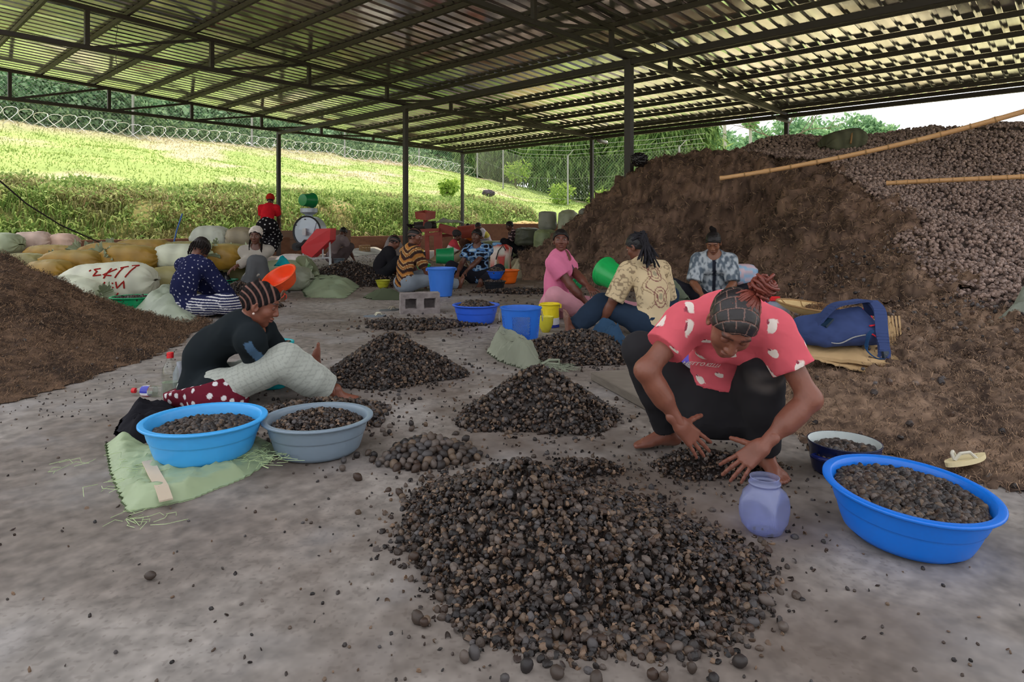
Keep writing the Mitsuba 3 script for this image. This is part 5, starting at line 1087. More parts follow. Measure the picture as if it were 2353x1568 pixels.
# --- bundled things on the heaps
def blob_bag(name, label, c, R, rgb, seed, bs='m_gloss', amp=0.25, catg='bag', crease=5.0):
    m = ico(5); v = np.asarray(m.vertices).copy(); k = 1 - np.abs(2 * meshkit.fbm(v * crease * 0.5, 3, seed) - 1)
    v = v * (1 - amp * k)[:, None] * np.asarray(R); m = TM(v + c, m.faces); t = thing(name, label, catg); put('bag', m, bs, t, smooth=True, color=col(m, rgb)); return t
blob_bag('black_plastic_bag', 'black plastic bag on top of the fibre heap beside the thick post', P(1469, 367, 12.6), (0.20, 0.18, 0.17), S(20, 19, 22), 4)
t = thing('grain_sack', 'dark olive full sack lying on top of the nut heap', 'sack', None)
m = sack_mesh(1.0, 0.56, 0.50, 41); m = place(m, P(1942, 350, 13.9), math.radians(18), 0, math.radians(-14)); put('bag', m, 'm_cloth', t, smooth=True, color=sack_rgb(m, S(86, 88, 70), 41, 0.2)); put('tie', tube([P(1958, 300, 13.75), P(1957, 312, 13.6), P(1955, 330, 13.5)], 0.02, 5), 'm_cane', t)
# bamboo poles
scene['m_bamboo'] = prin(proc(lambda p, n, q: mix(L(186, 140, 94), L(214, 172, 124), fbm(p.x * 3.0, p.y * 3.0, p.z * 20.0, 3))), 0.5)
def pole(label, pts, r):
    t = thing('bamboo_pole', label, 'pole', 'bamboo poles'); pts = np.asarray(pts, float); n = 60; s = np.linspace(0, 1, n); cum = np.linspace(0, 1, len(pts))
    q = np.stack([np.interp(s, cum, pts[:, k]) for k in range(3)], -1)
    if len(pts) == 3: q = (1-s)[:, None]**2 * pts[0] + 2 * (s*(1-s))[:, None] * (2*pts[1] - (pts[0]+pts[2])/2) + s[:, None]**2 * pts[2]
    rad = r * (1 + 0.0 * s); nod = np.abs((s * 13) % 1 - 0.5) > 0.465; rad = np.where(nod, r * 1.18, rad)
    put('cane', tube(q, rad, 12), 'm_bamboo', t, smooth=40)
    for k in range(1, 13):
        i = np.searchsorted(s, (k + 0.0) / 13); 
        if 0 < i < n - 1: put('node', tube([q[i] - (q[i+1]-q[i]) * 0.12, q[i] + (q[i+1]-q[i]) * 0.12], r * 1.22, 12), 'm_cane', t)
pole('long bamboo pole slanting up from the fibre heap across the nut heap', [P(1655, 410, 8.6), P(2010, 345, 7.6), P(2420, 236, 6.6)], 0.027)
pole('short bamboo pole jutting out over the nut heap at the right edge', [P(2038, 421, 8.0), P(2200, 413, 7.5), P(2420, 403, 7.0)], 0.026)
# plank by the squatting woman
t = thing('plank', 'grey wooden plank lying on the floor left of the squatting woman', 'plank')
a, b = G(1388, 862, 0.03), G(1560, 950, 0.03); put('board', bar(a + V(0.03, 0, 0), b + V(0.03, 0, 0), 0.26, 0.055, bevel=0.005), 'm_plank', t)
scene['m_plank'] = prin(proc(lambda p, n, q: mix(L(92, 84, 76), L(128, 120, 110), fbm(p.x * 4.0 + p.y * 9.0, p.y * 5.0 - p.x * 3.0, p.z * 30.0, 4))), 0.85, spec=0.2)
# concrete block
scene['m_block'] = two({'type': 'bumpmap', 'arbitrary': proc(lambda p, n, q: fbm(p.x * 60.0, p.y * 60.0, p.z * 60.0, 3) * 0.006, 2e-3), 'scale': 1.0, 'bsdf': {'type': 'principled', 'base_color': proc(lambda p, n, q: mix(L(92, 84, 82), L(160, 152, 150), fbm(p.x * 14.0, p.y * 14.0, p.z * 14.0, 4))), 'roughness': 0.95, 'specular': 0.1}})
import manifold3d as mf
def boxM(c, s): return mf.Manifold.cube(s, True).translate(c)
blk = boxM((0, 0, 0), (0.47, 0.20, 0.245))
for s_ in (-0.112, 0.112): blk = blk - boxM((s_, -0.03, 0.0), (0.135, 0.22, 0.12)).refine(4)
bm_ = blk.refine_to_length(0.02).to_mesh(); m = TM(bm_.vert_properties[:, :3], bm_.tri_verts); v = np.asarray(m.vertices).copy(); v += (meshkit.fbm(v * 18, 3, 2)[:, None] - 0.5) * 0.012 * np.sign(v); m = place(TM(v, m.faces), at(964, 0.122, 8.1), math.radians(14))
put('concrete_block', m, 'm_block', label='hollow grey concrete block standing on the floor with two holes', cat='block')
# flip-flops
def flip_flop(label, c, yaw, L_, rgb, strap, rx=0, ry=0, group=None):
    t = thing('flip_flop', label, 'sandal', group)
    s = np.linspace(0, 2 * np.pi, 40, endpoint=False); x = L_ / 2 * np.cos(s); w = 0.043 + 0.009 * np.cos(s) - 0.008 * np.cos(2 * s); y = w * np.sin(s)
    top, bot = np.stack([x, y, 0 * x + 0.018], -1), np.stack([x, y, 0 * x], -1); n = 40
    v = np.vstack([top, bot, [[0, 0, 0.017], [0, 0, 0]]]); f = []
    for i in range(n):
        j = (i + 1) % n; f += [[2*n, i, j], [2*n+1, n+j, n+i], [i, n+i, n+j], [i, n+j, j]]
    m = place(TM(v, f), c, yaw, rx, ry); put('sole', m, 'm_matte', t, smooth=30); scene[t + '__sole'].pop('bsdf'); 
    scene[t + '__sole'] = mikit.ply(m, prin(rgb, 0.7))
    for sg in (1, -1):
        st = tube([V(L_ * 0.30, 0, 0.02), V(L_ * 0.22, 0.018 * sg, 0.045), V(L_ * 0.08, 0.036 * sg, 0.045), V(-L_ * 0.02, 0.044 * sg, 0.012)], 0.007, 6); m = place(st, c, yaw, rx, ry); scene_k = put('strap', m, prin(strap, 0.6), t)
    return t
c = P(2222, 1062, 2.82); flip_flop('beige flip-flop lying on the fibre beside the large blue tub', c, math.radians(205), 0.25, L(206, 192, 150), L(196, 192, 176), math.radians(14), math.radians(2))
flip_flop('grey flip-flop with a pale strap left of the concrete block, nearer one', G(862, 728, 0.0), math.radians(18), 0.26, L(112, 120, 126), L(200, 196, 172)); flip_flop('grey flip-flop left of the concrete block, farther one', G(895, 714, 0.0), math.radians(30), 0.26, L(96, 100, 100), L(150, 140, 120))
# backpack on cardboard
t = thing('cardboard', 'flattened brown cardboard box under the backpack', 'cardboard'); cb = P(1955, 800, 4.55) 
q = [P(1835, 815, 4.4), P(1860, 745, 5.1), P(2050, 730, 5.1), P(2072, 835, 4.35), P(1990, 832, 4.25)]
scene['m_card'] = prin(proc(lambda p, n, q: mix(L(160, 132, 94), L(196, 166, 124), fbm(p.x * 6.0, p.y * 6.0, p.z * 6.0, 3))), 0.8, spec=0.2)
def slab(pts, th, bs, name, parent, seed=1):
    pts = np.asarray(pts); c = pts.mean(0); n = len(pts); r = np.random.default_rng(seed)
    ring = []
    for i in range(n):
        for s in np.linspace(0, 1, 9)[:-1]: ring.append(pts[i] * (1 - s) + pts[(i + 1) % n] * s + r.normal(size=3) * V(0.006, 0.006, 0.002))
    ring = np.asarray(ring); m_ = len(ring); v = np.vstack([ring, ring - V(0, 0, th), [c], [c - V(0, 0, th)]]); f = []
    for i in range(m_):
        j = (i + 1) % m_; f += [[2*m_, i, j], [2*m_+1, m_+j, m_+i], [i, m_+i, m_+j], [i, m_+j, j]]
    put(name, TM(v, f), bs, parent)
slab(q, 0.02, 'm_card', 'sheet', t); slab([P(1860, 820, 4.38), P(2072, 830, 4.34), P(2066, 848, 4.30), P(1990, 853, 4.22), P(1960, 848, 4.25), P(1900, 832, 4.33)], 0.008, 'm_card', 'flap', t, 2)
for s_ in range(5): put('corrugation', bar(P(2034 + 8 * s_, 728, 5.12) + V(0, 0, 0.004), P(2044 + 7 * s_, 790, 4.65) + V(0, 0, 0.004), 0.012, 0.006), 'm_card', t)
NAVY = S(58, 72, 114)
t = thing('backpack', 'navy blue backpack with red trim lying on the cardboard', 'backpack')
H_ = mf.Manifold.batch_hull([mf.Manifold.sphere(r, 32).translate((p[0], p[1], p[2] * 1.2)) for p, r in (((-0.20, -0.10, 0.10), 0.09), ((-0.20, 0.12, 0.10), 0.09), ((0.20, -0.11, 0.09), 0.08), ((0.22, 0.12, 0.10), 0.08), ((-0.12, 0.0, 0.17), 0.07), ((0.16, 0.02, 0.20), 0.06), ((-0.24, 0, 0.09), 0.08))])
mm = H_.refine_to_length(0.015).to_mesh(); m = TM(mm.vert_properties[:, :3], mm.tri_verts); trimesh.smoothing.filter_taubin(m, iterations=8); v = np.asarray(m.vertices).copy(); v += vnorm(m) * ((1 - np.abs(2 * meshkit.fbm(v * 5, 3, 3) - 1)) * -0.03 + 0.01)[:, None]
bp = P(1922, 800, 4.62); BY = math.radians(14)
m = place(TM(v, m.faces), bp, BY, math.radians(6)); put('bag', m, 'm_cloth', t, smooth=True, color=rgbmesh(m, NAVY, 4, 0.25, 14))
def bp_(x, y, z): return place(TM([V(x, y, z)], np.zeros((0, 3), int)), bp, BY, math.radians(6)).vertices[0]
def strap(pts, w, th, rgb, name, lab=None):
    p = np.array([bp_(*q) for q in pts]); n = 28; s = np.linspace(0, len(p) - 1, n); i = np.clip(s.astype(int), 0, len(p) - 2); fr = (s - i)[:, None]
    pm1, p0, p1, p2 = p[np.maximum(i - 1, 0)], p[i], p[i + 1], p[np.minimum(i + 2, len(p) - 1)]
    c_ = 0.5 * (2*p0 + (p1-pm1)*fr + (2*pm1-5*p0+4*p1-p2)*fr**2 + (3*p0-pm1-3*p1+p2)*fr**3)
    m = cat([bar(a, b, w, th) for a, b in zip(c_[:-1], c_[1:])]); put(name, m, 'm_cloth', t, color=col(m, rgb), label=lab)
strap([(-0.26, -0.06, 0.13), (-0.12, -0.06, 0.30), (0.06, -0.04, 0.33), (0.22, 0.0, 0.32), (0.28, 0.02, 0.22)], 0.075, 0.018, NAVY * 0.9, 'shoulder_strap')
strap([(0.26, 0.0, 0.32), (0.22, -0.12, 0.28), (0.16, -0.22, 0.14), (0.15, -0.26, 0.04), (0.13, -0.28, 0.0)], 0.075, 0.02, NAVY * 1.15, 'shoulder_strap')
strap([(0.10, -0.20, 0.17), (0.04, -0.235, 0.15), (0.02, -0.25, 0.06), (0.07, -0.29, 0.01), (0.15, -0.28, 0.005)], 0.025, 0.006, S(34, 66, 104), 'webbing')
strap([(0.16, -0.27, 0.03), (0.13, -0.31, 0.0), (0.08, -0.34, -0.03)], 0.03, 0.012, S(30, 44, 92), 'buckle_tail')
strap([(0.10, -0.17, 0.15), (0.13, -0.20, 0.13), (0.15, -0.22, 0.09)], 0.012, 0.008, S(206, 50, 66), 'zip', 'red zip'); strap([(0.12, -0.15, 0.19), (0.17, -0.15, 0.195), (0.20, -0.14, 0.20)], 0.012, 0.008, S(206, 50, 66), 'zip', 'red zip'); strap([(0.20, 0.10, 0.25), (0.28, 0.06, 0.24), (0.30, 0.02, 0.17), (0.29, 0.0, 0.12)], 0.02, 0.01, S(206, 50, 66), 'zip', 'red trim round the top')
strap([(-0.25, -0.12, 0.11), (-0.15, -0.185, 0.09), (-0.04, -0.195, 0.13), (0.06, -0.185, 0.14)], 0.006, 0.006, S(150, 150, 150), 'seam', 'pale seam line')
m = cat([bar(bp_(-0.22, -0.12, 0.19), bp_(-0.15, -0.10, 0.235), 0.05, 0.014), bar(bp_(0.14, -0.275, 0.05), bp_(0.14, -0.29, 0.0), 0.04, 0.02)]); put('buckle', m, 'm_plastic', t, color=col(m, S(24, 44, 62)))

# --- grey grinding machine
scene['m_grey'] = prin(L(166, 176, 186), 0.35, 0.2); scene['m_red'] = prin(L(204, 38, 44), 0.45); scene['m_dred'] = prin(proc(lambda p, n, q: mix(L(150, 52, 42), L(176, 96, 84), fbm(p.x * 3.0, p.y * 3.0, p.z * 3.0, 3))), 0.6); scene['m_black'] = prin(L(30, 31, 34), 0.5); scene['m_frame'] = prin(L(196, 202, 206), 0.4)
Y = 16.6; t = thing('grinding_machine', 'grey drum grinding machine with a red chute and a green bucket on its hopper', 'machine')
dc = P(713, 532, Y); dr_ = 0.37
def disc(c, r, w, n=48, ax=(0, 1, 0)): return tube([c - V(*ax) * w / 2, c + V(*ax) * w / 2], r, n)
ax = unit(V(0.25, 1, 0))
put('drum', disc(dc, dr_, 0.30, 56, ax), 'm_grey', t); m = tube([dc + ax * -0.16 + V(math.cos(q) * dr_ * ax[1], -math.cos(q) * dr_ * ax[0], math.sin(q) * dr_) for q in np.linspace(0, 2*np.pi, 60)], 0.022, 6); put('drum_rim', m, 'm_black', t, label='black rim round the drum')
for (a0, rr0) in ((0.7, 0.3), (1.7, 0.3), (2.6, 0.3)): put('bolt', disc(dc + ax * -0.17 + V(math.cos(a0) * rr0, 0, math.sin(a0) * rr0), 0.014, 0.03, 8, ax), 'm_steel', t)
put('bearing_box', box(P(699, 533, Y - 0.22), (0.09, 0.12, 0.17), 0.2, 0.01), 'm_frame', t); put('cover_plate', bar(dc + ax * -0.17 + V(-0.02, 0, 0.0), dc + ax * -0.17 + V(0.08, 0, 0.34), 0.42, 0.02, up=ax), 'm_grey', t)
hc = P(710, 494, Y); put('hopper', place(lathe([(0.08, -0.06), (0.10, 0.0), (0.205, 0.06), (0.21, 0.065), (0.21, 0.16), (0.218, 0.165), (0.2, 0.165), (0.2, 0.07), (0.09, 0.005), (0.07, -0.06)], 40), hc), 'm_grey', t, smooth=30); put('hopper_neck', disc(hc - V(0, 0, 0.10), 0.09, 0.14, 20, (0, 0, 1)), 'm_grey', t)
cpts = [P(692, 568, Y - 0.55), P(727, 526, Y - 0.5), P(759, 525, Y - 0.5), P(758, 552, Y - 0.5), P(716, 592, Y - 0.55), P(693, 581, Y - 0.55)]
cp = np.array(cpts); w = V(0.05, 0.34, 0); n_ = len(cp); vv_ = np.vstack([cp, cp + w]); ff = [[0, i, i + 1] for i in range(1, n_ - 1)] + [[n_, n_ + i + 1, n_ + i] for i in range(1, n_ - 1)] + sum([[[i, (i+1) % n_ , n_ + (i+1) % n_], [i, n_ + (i+1) % n_, n_ + i]] for i in range(n_)], [])
put('chute', TM(vv_, ff), 'm_red', t, label='red belt guard chute')
fr = lambda px, py, d=0.0: P(px, py, Y - 0.35 + d)
for a, b in (((757, 545), (759, 596)), ((697, 596), (760, 592)), ((697, 596), (697, 560)), ((742, 560), (742, 592))):
    put('frame_bar', bar(fr(*a), fr(*b), 0.035, 0.035), 'm_frame', t); put('frame_bar', bar(fr(*a, 0.5), fr(*b, 0.5), 0.035, 0.035), 'm_frame', t)
for px in (700, 757): put('frame_foot', bar(fr(px, 594), fr(px, 594, 0.5), 0.05, 0.05), 'm_frame', t)
for px, py in ((701, 594), (759, 594)):
    for d in (0, 0.5): q = fr(px, py, d); put('leg', bar(V(q[0], q[1], 0), q, 0.05, 0.05, up=(0, 1, 0)), 'm_frame', t)
for s_ in (0, 1, 2): put('drive_belt', tube([P(700 + 3*s_, 551, Y - 0.4), P(690 + 3*s_, 562, Y - 0.45), P(680, 566 + 2*s_, Y - 0.5)], 0.012, 5), 'm_black', t)
put('motor', disc(P(684, 567, Y - 0.3), 0.10, 0.26, 20), 'm_black', t)
bucket('bucket', 'green bucket lying on its side on the hopper of the grey machine', P(702, 476, Y) + V(-0.02, -0.18, 0.17), 0.14, 0.175, 0.34, S(24, 128, 70), -0.5, math.radians(-90), 0, False)
# --- red machine
Y = 21.5; t = thing('red_machine', 'old red palm nut cracking machine with a box hopper', 'machine')
q = lambda px, py, d=0.0: P(px, py, Y + d)
hp = np.array([q(953, 487, -0.25), q(978, 490, -0.55), q(1001, 486, -0.2), q(976, 483, 0.15)]); lo_ = np.array([q(955, 503, -0.2), q(979, 507, -0.48), q(1000, 502, -0.15), q(977, 500, 0.1)])
vv_ = np.vstack([hp, lo_]); ff = sum([[[i, (i+1) % 4, 4 + (i+1) % 4], [i, 4 + (i+1) % 4, 4 + i]] for i in range(4)], []) + [[4, 5, 6], [4, 6, 7]]; put('hopper', TM(vv_, ff), 'm_dred', t)
put('hopper_neck', bar(q(978, 503), q(978, 520), 0.14, 0.14, up=(0, 1, 0)), 'm_dred', t); put('drum', tube([q(952, 522, 0.1), q(1002, 519, 0.1)], 0.16, 20), 'm_steel', t); put('table', bar(q(950, 531), q(1012, 528), 0.75, 0.10), 'm_dred', t)
put('casing', bar(q(1010, 523, 0.1), q(1048, 533, 0.1), 0.6, 0.26), 'm_dred', t); put('wheel', disc(q(984, 519, -0.2), 0.13, 0.05, 24), 'm_steel', t)
for px, py in ((962, 572), (982, 574), (1003, 571), (1012, 566)):
    a = q(px - 1, 533, -0.3); b = q(px, py, -0.3); b[2] = 0.0; put('leg', bar(a, V(b[0], a[1], 0), 0.13, 0.10, up=(0, 1, 0)), 'm_dred', t)
put('leg_brace', bar(q(978, 539, -0.35), q(1010, 537, -0.35), 0.06, 0.10), 'm_dred', t); put('lower_beam', bar(q(1003, 543, 0.2), q(1040, 540, 0.2), 0.12, 0.1), 'm_dred', t)
t2 = cloth('plastic_sheet', 'grey tarpaulin with a shiny plastic sheet draped over the red machine', [V(*q(px, 500, d)[:2]) for px, d in ((1000, -0.3), (1062, -0.3), (1066, 0.3), (1000, 0.4))], 0.13, S(150, 156, 146), 21, 0.8, 'tarpaulin', 'm_sack', z0=q(0, 512)[2], fall=0.3, step=0.03)
put('red_tank', tube([q(1052, 535, 1.5), q(1092, 531, 1.5)], 0.22, 24), 'm_dred', label='red metal tank behind the woman in the white headscarf', cat='tank')
c = at(970, 0, 20.5); t = thing('jerrycan', 'yellow and dark jerrycan under the red machine', 'can'); put('body', box(c + V(0, 0, 0.13), (0.2, 0.16, 0.26), 0.2, 0.02), 'm_black', t); m = box(c + V(0.0, -0.05, 0.29), (0.1, 0.06, 0.09), 0.2, 0.01); put('cap', m, 'm_plastic', t, color=col(m, S(222, 190, 40)))
# --- colourful shopping bag
c = at(1152, 0, 15.2); t = thing('shopping_bag', 'stuffed red, white and green shopping bag behind the woman in the blue dress', 'bag')
m = lathe([(0.001, 0), (0.20, 0.0), (0.24, 0.08), (0.23, 0.35), (0.25, 0.42), (0.24, 0.55), (0.12, 0.62), (0.001, 0.60)], 40, 1.0, 0.7); v = np.asarray(m.vertices).copy(); v += vnorm(m) * (npf(v, 5, 3, 3) * 0.12)[:, None]
n1 = meshkit.fbm(v * 6, 2, 5); cc = np.where((n1 > 0.55)[:, None], S(196, 66, 58), np.where((n1 > 0.45)[:, None], S(222, 216, 206), np.where((v[:, 2] < 0.3)[:, None], S(92, 156, 112), S(226, 206, 196)))); m = place(TM(v, m.faces), c); put('body', m, 'm_plastic', t, smooth=True, color=cc)
put('strap', tube([c + V(-0.12, -0.17, 0.3), c + V(-0.06, -0.2, 0.5), c + V(0.04, -0.19, 0.62), c + V(0.1, -0.18, 0.5)], 0.012, 5), 'm_black', t)
c = at(1137, 0.60, 15.2); t = thing('water_pouch', 'small blue and white plastic pouch on top of the shopping bag', 'bag'); m = place(sack_mesh(0.2, 0.14, 0.09, 3, 20, 16, 0.01), c + V(0.05, 0, 0), 0.3); put('bag', m, 'm_gloss', t, smooth=True, color=col(m, S(120, 170, 214)))
c = at(1222, 0, 13.4); t = thing('small_bag', 'small blue and red plastic bag at the foot of the fibre heap', 'bag'); m = place(sack_mesh(0.32, 0.22, 0.26, 4, 24, 20, 0.02), c, 0.4); v = np.asarray(m.vertices); cc = np.where((meshkit.noise(v * 9) > 0.5)[:, None], S(96, 130, 176), S(150, 84, 84)); put('bag', m, 'm_plastic', t, smooth=True, color=cc)
t = thing('striped_bag', 'pale blue and pink striped bag behind the shoulder of the woman in the grey shirt', 'bag'); m = place(sack_mesh(0.36, 0.25, 0.30, 5, 30, 24, 0.012), at(1708, 0.28, 8.7), 0.2); v = np.asarray(m.vertices); cc = np.where((np.sin(v[:, 2] * 70 + v[:, 0] * 20) > 0.2)[:, None], S(150, 190, 222), S(216, 190, 200)); put('bag', m, 'm_plastic', t, smooth=True, color=cc)
put('box_under_bag', box(at(1708, 0.14, 8.8), (0.34, 0.26, 0.27), 0.1, 0.01), 'm_card', label='low box under the striped bag behind the woman in grey', cat='box')
c = at(838, 0, 25.0); t = thing('wicker_basket', 'small orange wicker basket by the far low wall', 'basket')
for z in np.linspace(0.03, 0.32, 7): put('hoop', place(tube([V(0.2 * math.cos(q_), 0.2 * math.sin(q_), z) for q_ in np.linspace(0, 6.29, 20)], 0.016, 5), c), 'm_cane', t)
for a in range(10): put('stake', tube([c + V(0.2 * math.cos(a * 0.628), 0.2 * math.sin(a * 0.628), 0), c + V(0.2 * math.cos(a * 0.628), 0.2 * math.sin(a * 0.628), 0.33)], 0.012, 4), 'm_cane', t)
# cable, blue stick, dark cloth on the hill
pts = [P(-30, 395, 8.6), P(0, 416, 8.9), P(60, 468, 9.6), P(140, 518, 10.6), P(228, 557, 11.6)]
s = np.linspace(0, 4, 40); i = np.clip(s.astype(int), 0, 3); fr_ = (s - i)[:, None]; pts = np.array(pts); put('cable', tube(pts[i] * (1 - fr_) + pts[i + 1] * fr_, 0.011, 6), 'm_black', label='black cable sagging down to the grain sacks at the left', cat='cable')
put('blue_stick', tube([P(400, 556, 13.5), P(406, 530, 13.5), P(419, 491, 13.5)], 0.014, 6), 'm_bluestick', label='thin blue stick standing up behind the grain sacks', cat='stick')
scene['m_bluestick'] = prin(L(56, 96, 160), 0.4)
c = ground_at(1122, 41.0) + V(0, 0, 0.15); blob_bag('dark_cloth', 'dark cloth lying on the grass of the hill', c, (0.55, 0.5, 0.30), S(92, 84, 92), 6, 'm_cloth', 0.35, 'cloth')
blob_bag('straw_heap', 'pale heap of dry straw behind the far low wall', ground_at(1205, 33.0) + V(0, 0, 0.25), (1.5, 1.2, 0.75), S(186, 160, 110), 7, 'm_matte', 0.3, 'straw')

cloth('patterned_cloth', 'grey speckled cloth heaped by the low wall left of the middle post', [G(*q) for q in ((872, 584), (900, 590), (938, 586), (930, 576), (890, 575))], 0.62, S(120, 112, 112), 33, 0.5, 'cloth', 'm_cloth', fall=0.45, step=0.06)
# ================================================================ people: bodies as one smooth surface each
def smin(a, b, k):
    h = np.clip(0.5 + 0.5 * (b - a) / k, 0, 1); return b * (1 - h) + a * h - k * h * (1 - h)
def cap(a, b, ra, rb=None, flat=None, side=None, k=None, clip=None):
    """A tapered limb; flat squeezes it across the axis that is neither its own nor 'side'."""
    return dict(t='c', a=np.asarray(a, float), b=np.asarray(b, float), ra=ra, rb=ra if rb is None else rb, flat=flat, side=side, k=k, clip=clip)
def ell(c, r, R=None, k=None, sub=False): return dict(t='e', c=np.asarray(c, float), r=np.asarray(r, float), R=np.eye(3) if R is None else R, k=k, sub=sub)
def prim_box(p, m):
    if p['t'] == 'c':
        r = max(p['ra'], p['rb']) + m; return np.minimum(p['a'], p['b']) - r, np.maximum(p['a'], p['b']) + r
    r = np.max(p['r']) + m; return p['c'] - r, p['c'] + r
def prim_eval(p, q):
    p = {k: (v.astype(np.float32) if isinstance(v, np.ndarray) else v) for k, v in p.items()}
    if p['t'] == 'c':
        ab = p['b'] - p['a']; l2 = float(ab @ ab) + 1e-12; t = np.clip(((q - p['a']) @ ab) / l2, 0, 1); d = q - p['a'] - t[..., None] * ab
        r = p['ra'] + (p['rb'] - p['ra']) * t
        if p['flat']:
            ax = unit(ab); s = unit(np.asarray(p['side']) - ax * (np.asarray(p['side']) @ ax)); w = np.cross(ax, s).astype(np.float32)
            k = d @ w; d = d + (k * (1 / p['flat'] - 1))[..., None] * w; v = (np.sqrt(np.einsum('...i,...i', d, d)) - r) * (0.5 + 0.5 * p['flat'])
        else: v = np.sqrt(np.einsum('...i,...i', d, d)) - r
        if p['clip'] is not None: v = np.maximum(v, (q - p['clip'][0]) @ p['clip'][1])
        return v
    l = (q - p['c']) @ p['R']; a = l / p['r']; b = a / p['r']; k0 = np.sqrt(np.einsum('...i,...i', a, a)); k1 = np.sqrt(np.einsum('...i,...i', b, b)) + 1e-9
    return k0 * (k0 - 1) / k1
def nets(F_, o, h):
    """Surface nets of a sampled field."""
    s = F_ < 0; c = [s[i:s.shape[0]-1+i, j:s.shape[1]-1+j, k:s.shape[2]-1+k] for i in (0, 1) for j in (0, 1) for k in (0, 1)]
    n = sum(x.astype(np.int8) for x in c); act = (n > 0) & (n < 8); idx = np.full(act.shape, -1); ii = np.argwhere(act); idx[act] = np.arange(len(ii))
    cor = [(i, j, k) for i in (0, 1) for j in (0, 1) for k in (0, 1)]
    val = np.stack([F_[ii[:, 0]+i, ii[:, 1]+j, ii[:, 2]+k] for i, j, k in cor], 1)
    acc = np.zeros((len(ii), 3)); cnt = np.zeros(len(ii))
    for a in range(8):
        for b in range(a + 1, 8):
            if sum(x != y for x, y in zip(cor[a], cor[b])) != 1: continue
            va, vb = val[:, a], val[:, b]; x = (va < 0) != (vb < 0); t = np.where(x, va / np.where(x, va - vb, 1), 0)
            acc += np.where(x[:, None], np.array(cor[a]) + t[:, None] * (np.array(cor[b]) - np.array(cor[a])), 0); cnt += x
    v = (ii + acc / cnt[:, None]) * h + o; fs = []
    for ax in range(3):
        sl0, sl1 = [slice(None)] * 3, [slice(None)] * 3; sl0[ax], sl1[ax] = slice(None, -1), slice(1, None)
        e = s[tuple(sl0)] != s[tuple(sl1)]; u, w = (ax + 1) % 3, (ax + 2) % 3
        e[tuple(slice(None) if q == ax else slice(0, 1) for q in range(3))] = False
        for q in (u, w):
            sl = [slice(None)] * 3; sl[q] = 0; e[tuple(sl)] = False; sl[q] = -1; e[tuple(sl)] = False
        p = np.argwhere(e); ins = s[tuple(p.T)]
        def cell(du, dw):
            q = p.copy(); q[:, u] -= du; q[:, w] -= dw; return idx[tuple(q.T)]
        a, b, c_, d = cell(1, 1), cell(0, 1), cell(0, 0), cell(1, 0); quad = np.stack([a, b, c_, d], 1); quad[~ins] = quad[~ins][:, ::-1]
        quad = quad[(quad >= 0).all(1)]; fs += [quad[:, [0, 1, 2]], quad[:, [0, 2, 3]]]
    return TM(v, np.vstack(fs))
def blob(prims, h, k=0.03, grow=0.0, fold=None, cut=()):
    """The smooth union of the prims (those with sub taken away), grown, cut by half-spaces."""
    lo = np.min([prim_box(p, grow + 2.5 * h)[0] for p in prims if not p.get('sub')], axis=0); hi = np.max([prim_box(p, grow + 2.5 * h)[1] for p in prims if not p.get('sub')], axis=0)
    n = np.ceil((hi - lo) / h).astype(int) + 1; F_ = np.full(n, 0.25, np.float32); ax = [(lo[i] + np.arange(n[i]) * h).astype(np.float32) for i in range(3)]
    for p in sorted(prims, key=lambda p: bool(p.get('sub'))):
        kk = p.get('k') or k; a, b = prim_box(p, grow + kk * 1.2 + 2 * h); i0 = np.clip(((a - lo) / h).astype(int), 0, n - 1); i1 = np.clip(((b - lo) / h).astype(int) + 2, 1, n)
        if (i1 <= i0).any(): continue
        g = np.stack(np.meshgrid(*[ax[q][i0[q]:i1[q]] for q in range(3)], indexing='ij'), -1); d = prim_eval(p, g); sl = tuple(slice(i0[q], i1[q]) for q in range(3))
        F_[sl] = -smin(-F_[sl], d, kk) if p.get('sub') else smin(F_[sl], d, kk)
    F_ = F_ - grow
    if fold is not None or cut:
        g = np.stack(np.meshgrid(*ax, indexing='ij'), -1)
        if fold is not None:
            amp, sc, seed = fold; band = np.abs(F_) < max(3 * h, 1.2 * amp); q = g[band]; r = 1 - np.abs(2 * meshkit.fbm(q * np.asarray(sc), 3, seed) - 1); F_[band] -= amp * (r - 0.6)
        for c, d in cut: F_ = np.maximum(F_, (g - c) @ np.asarray(d))
    return nets(F_, lo, h)
def slim(m, tol):
    """The same surface with fewer triangles, where it is a clean solid."""
    try:
        q = mf.Manifold(mf.Mesh(np.asarray(m.vertices, np.float32), np.asarray(m.faces, np.uint32)))
        if q.status() != mf.Error.NoError or q.num_tri() == 0: return m
        q = q.simplify(tol).to_mesh(); return TM(q.vert_properties[:, :3], q.tri_verts) if len(q.tri_verts) > 50 else m
    except Exception: return m
def ik(a, b, l1, l2, hint):
    a, b = np.asarray(a, float), np.asarray(b, float); d = b - a; L_ = np.linalg.norm(d); u = d / L_; L2 = min(L_, (l1 + l2) * 0.999)
    x = (l1 * l1 - l2 * l2 + L2 * L2) / (2 * L2); y = math.sqrt(max(l1 * l1 - x * x, 0)); hv = np.asarray(hint, float); hv = hv - u * (hv @ u)
    return a + u * x + unit(hv) * y
def frame(f, up):
    f = unit(f); r = unit(np.cross(f, up)); return np.stack([r, f, np.cross(r, f)], 1)   # columns: right, forward, up
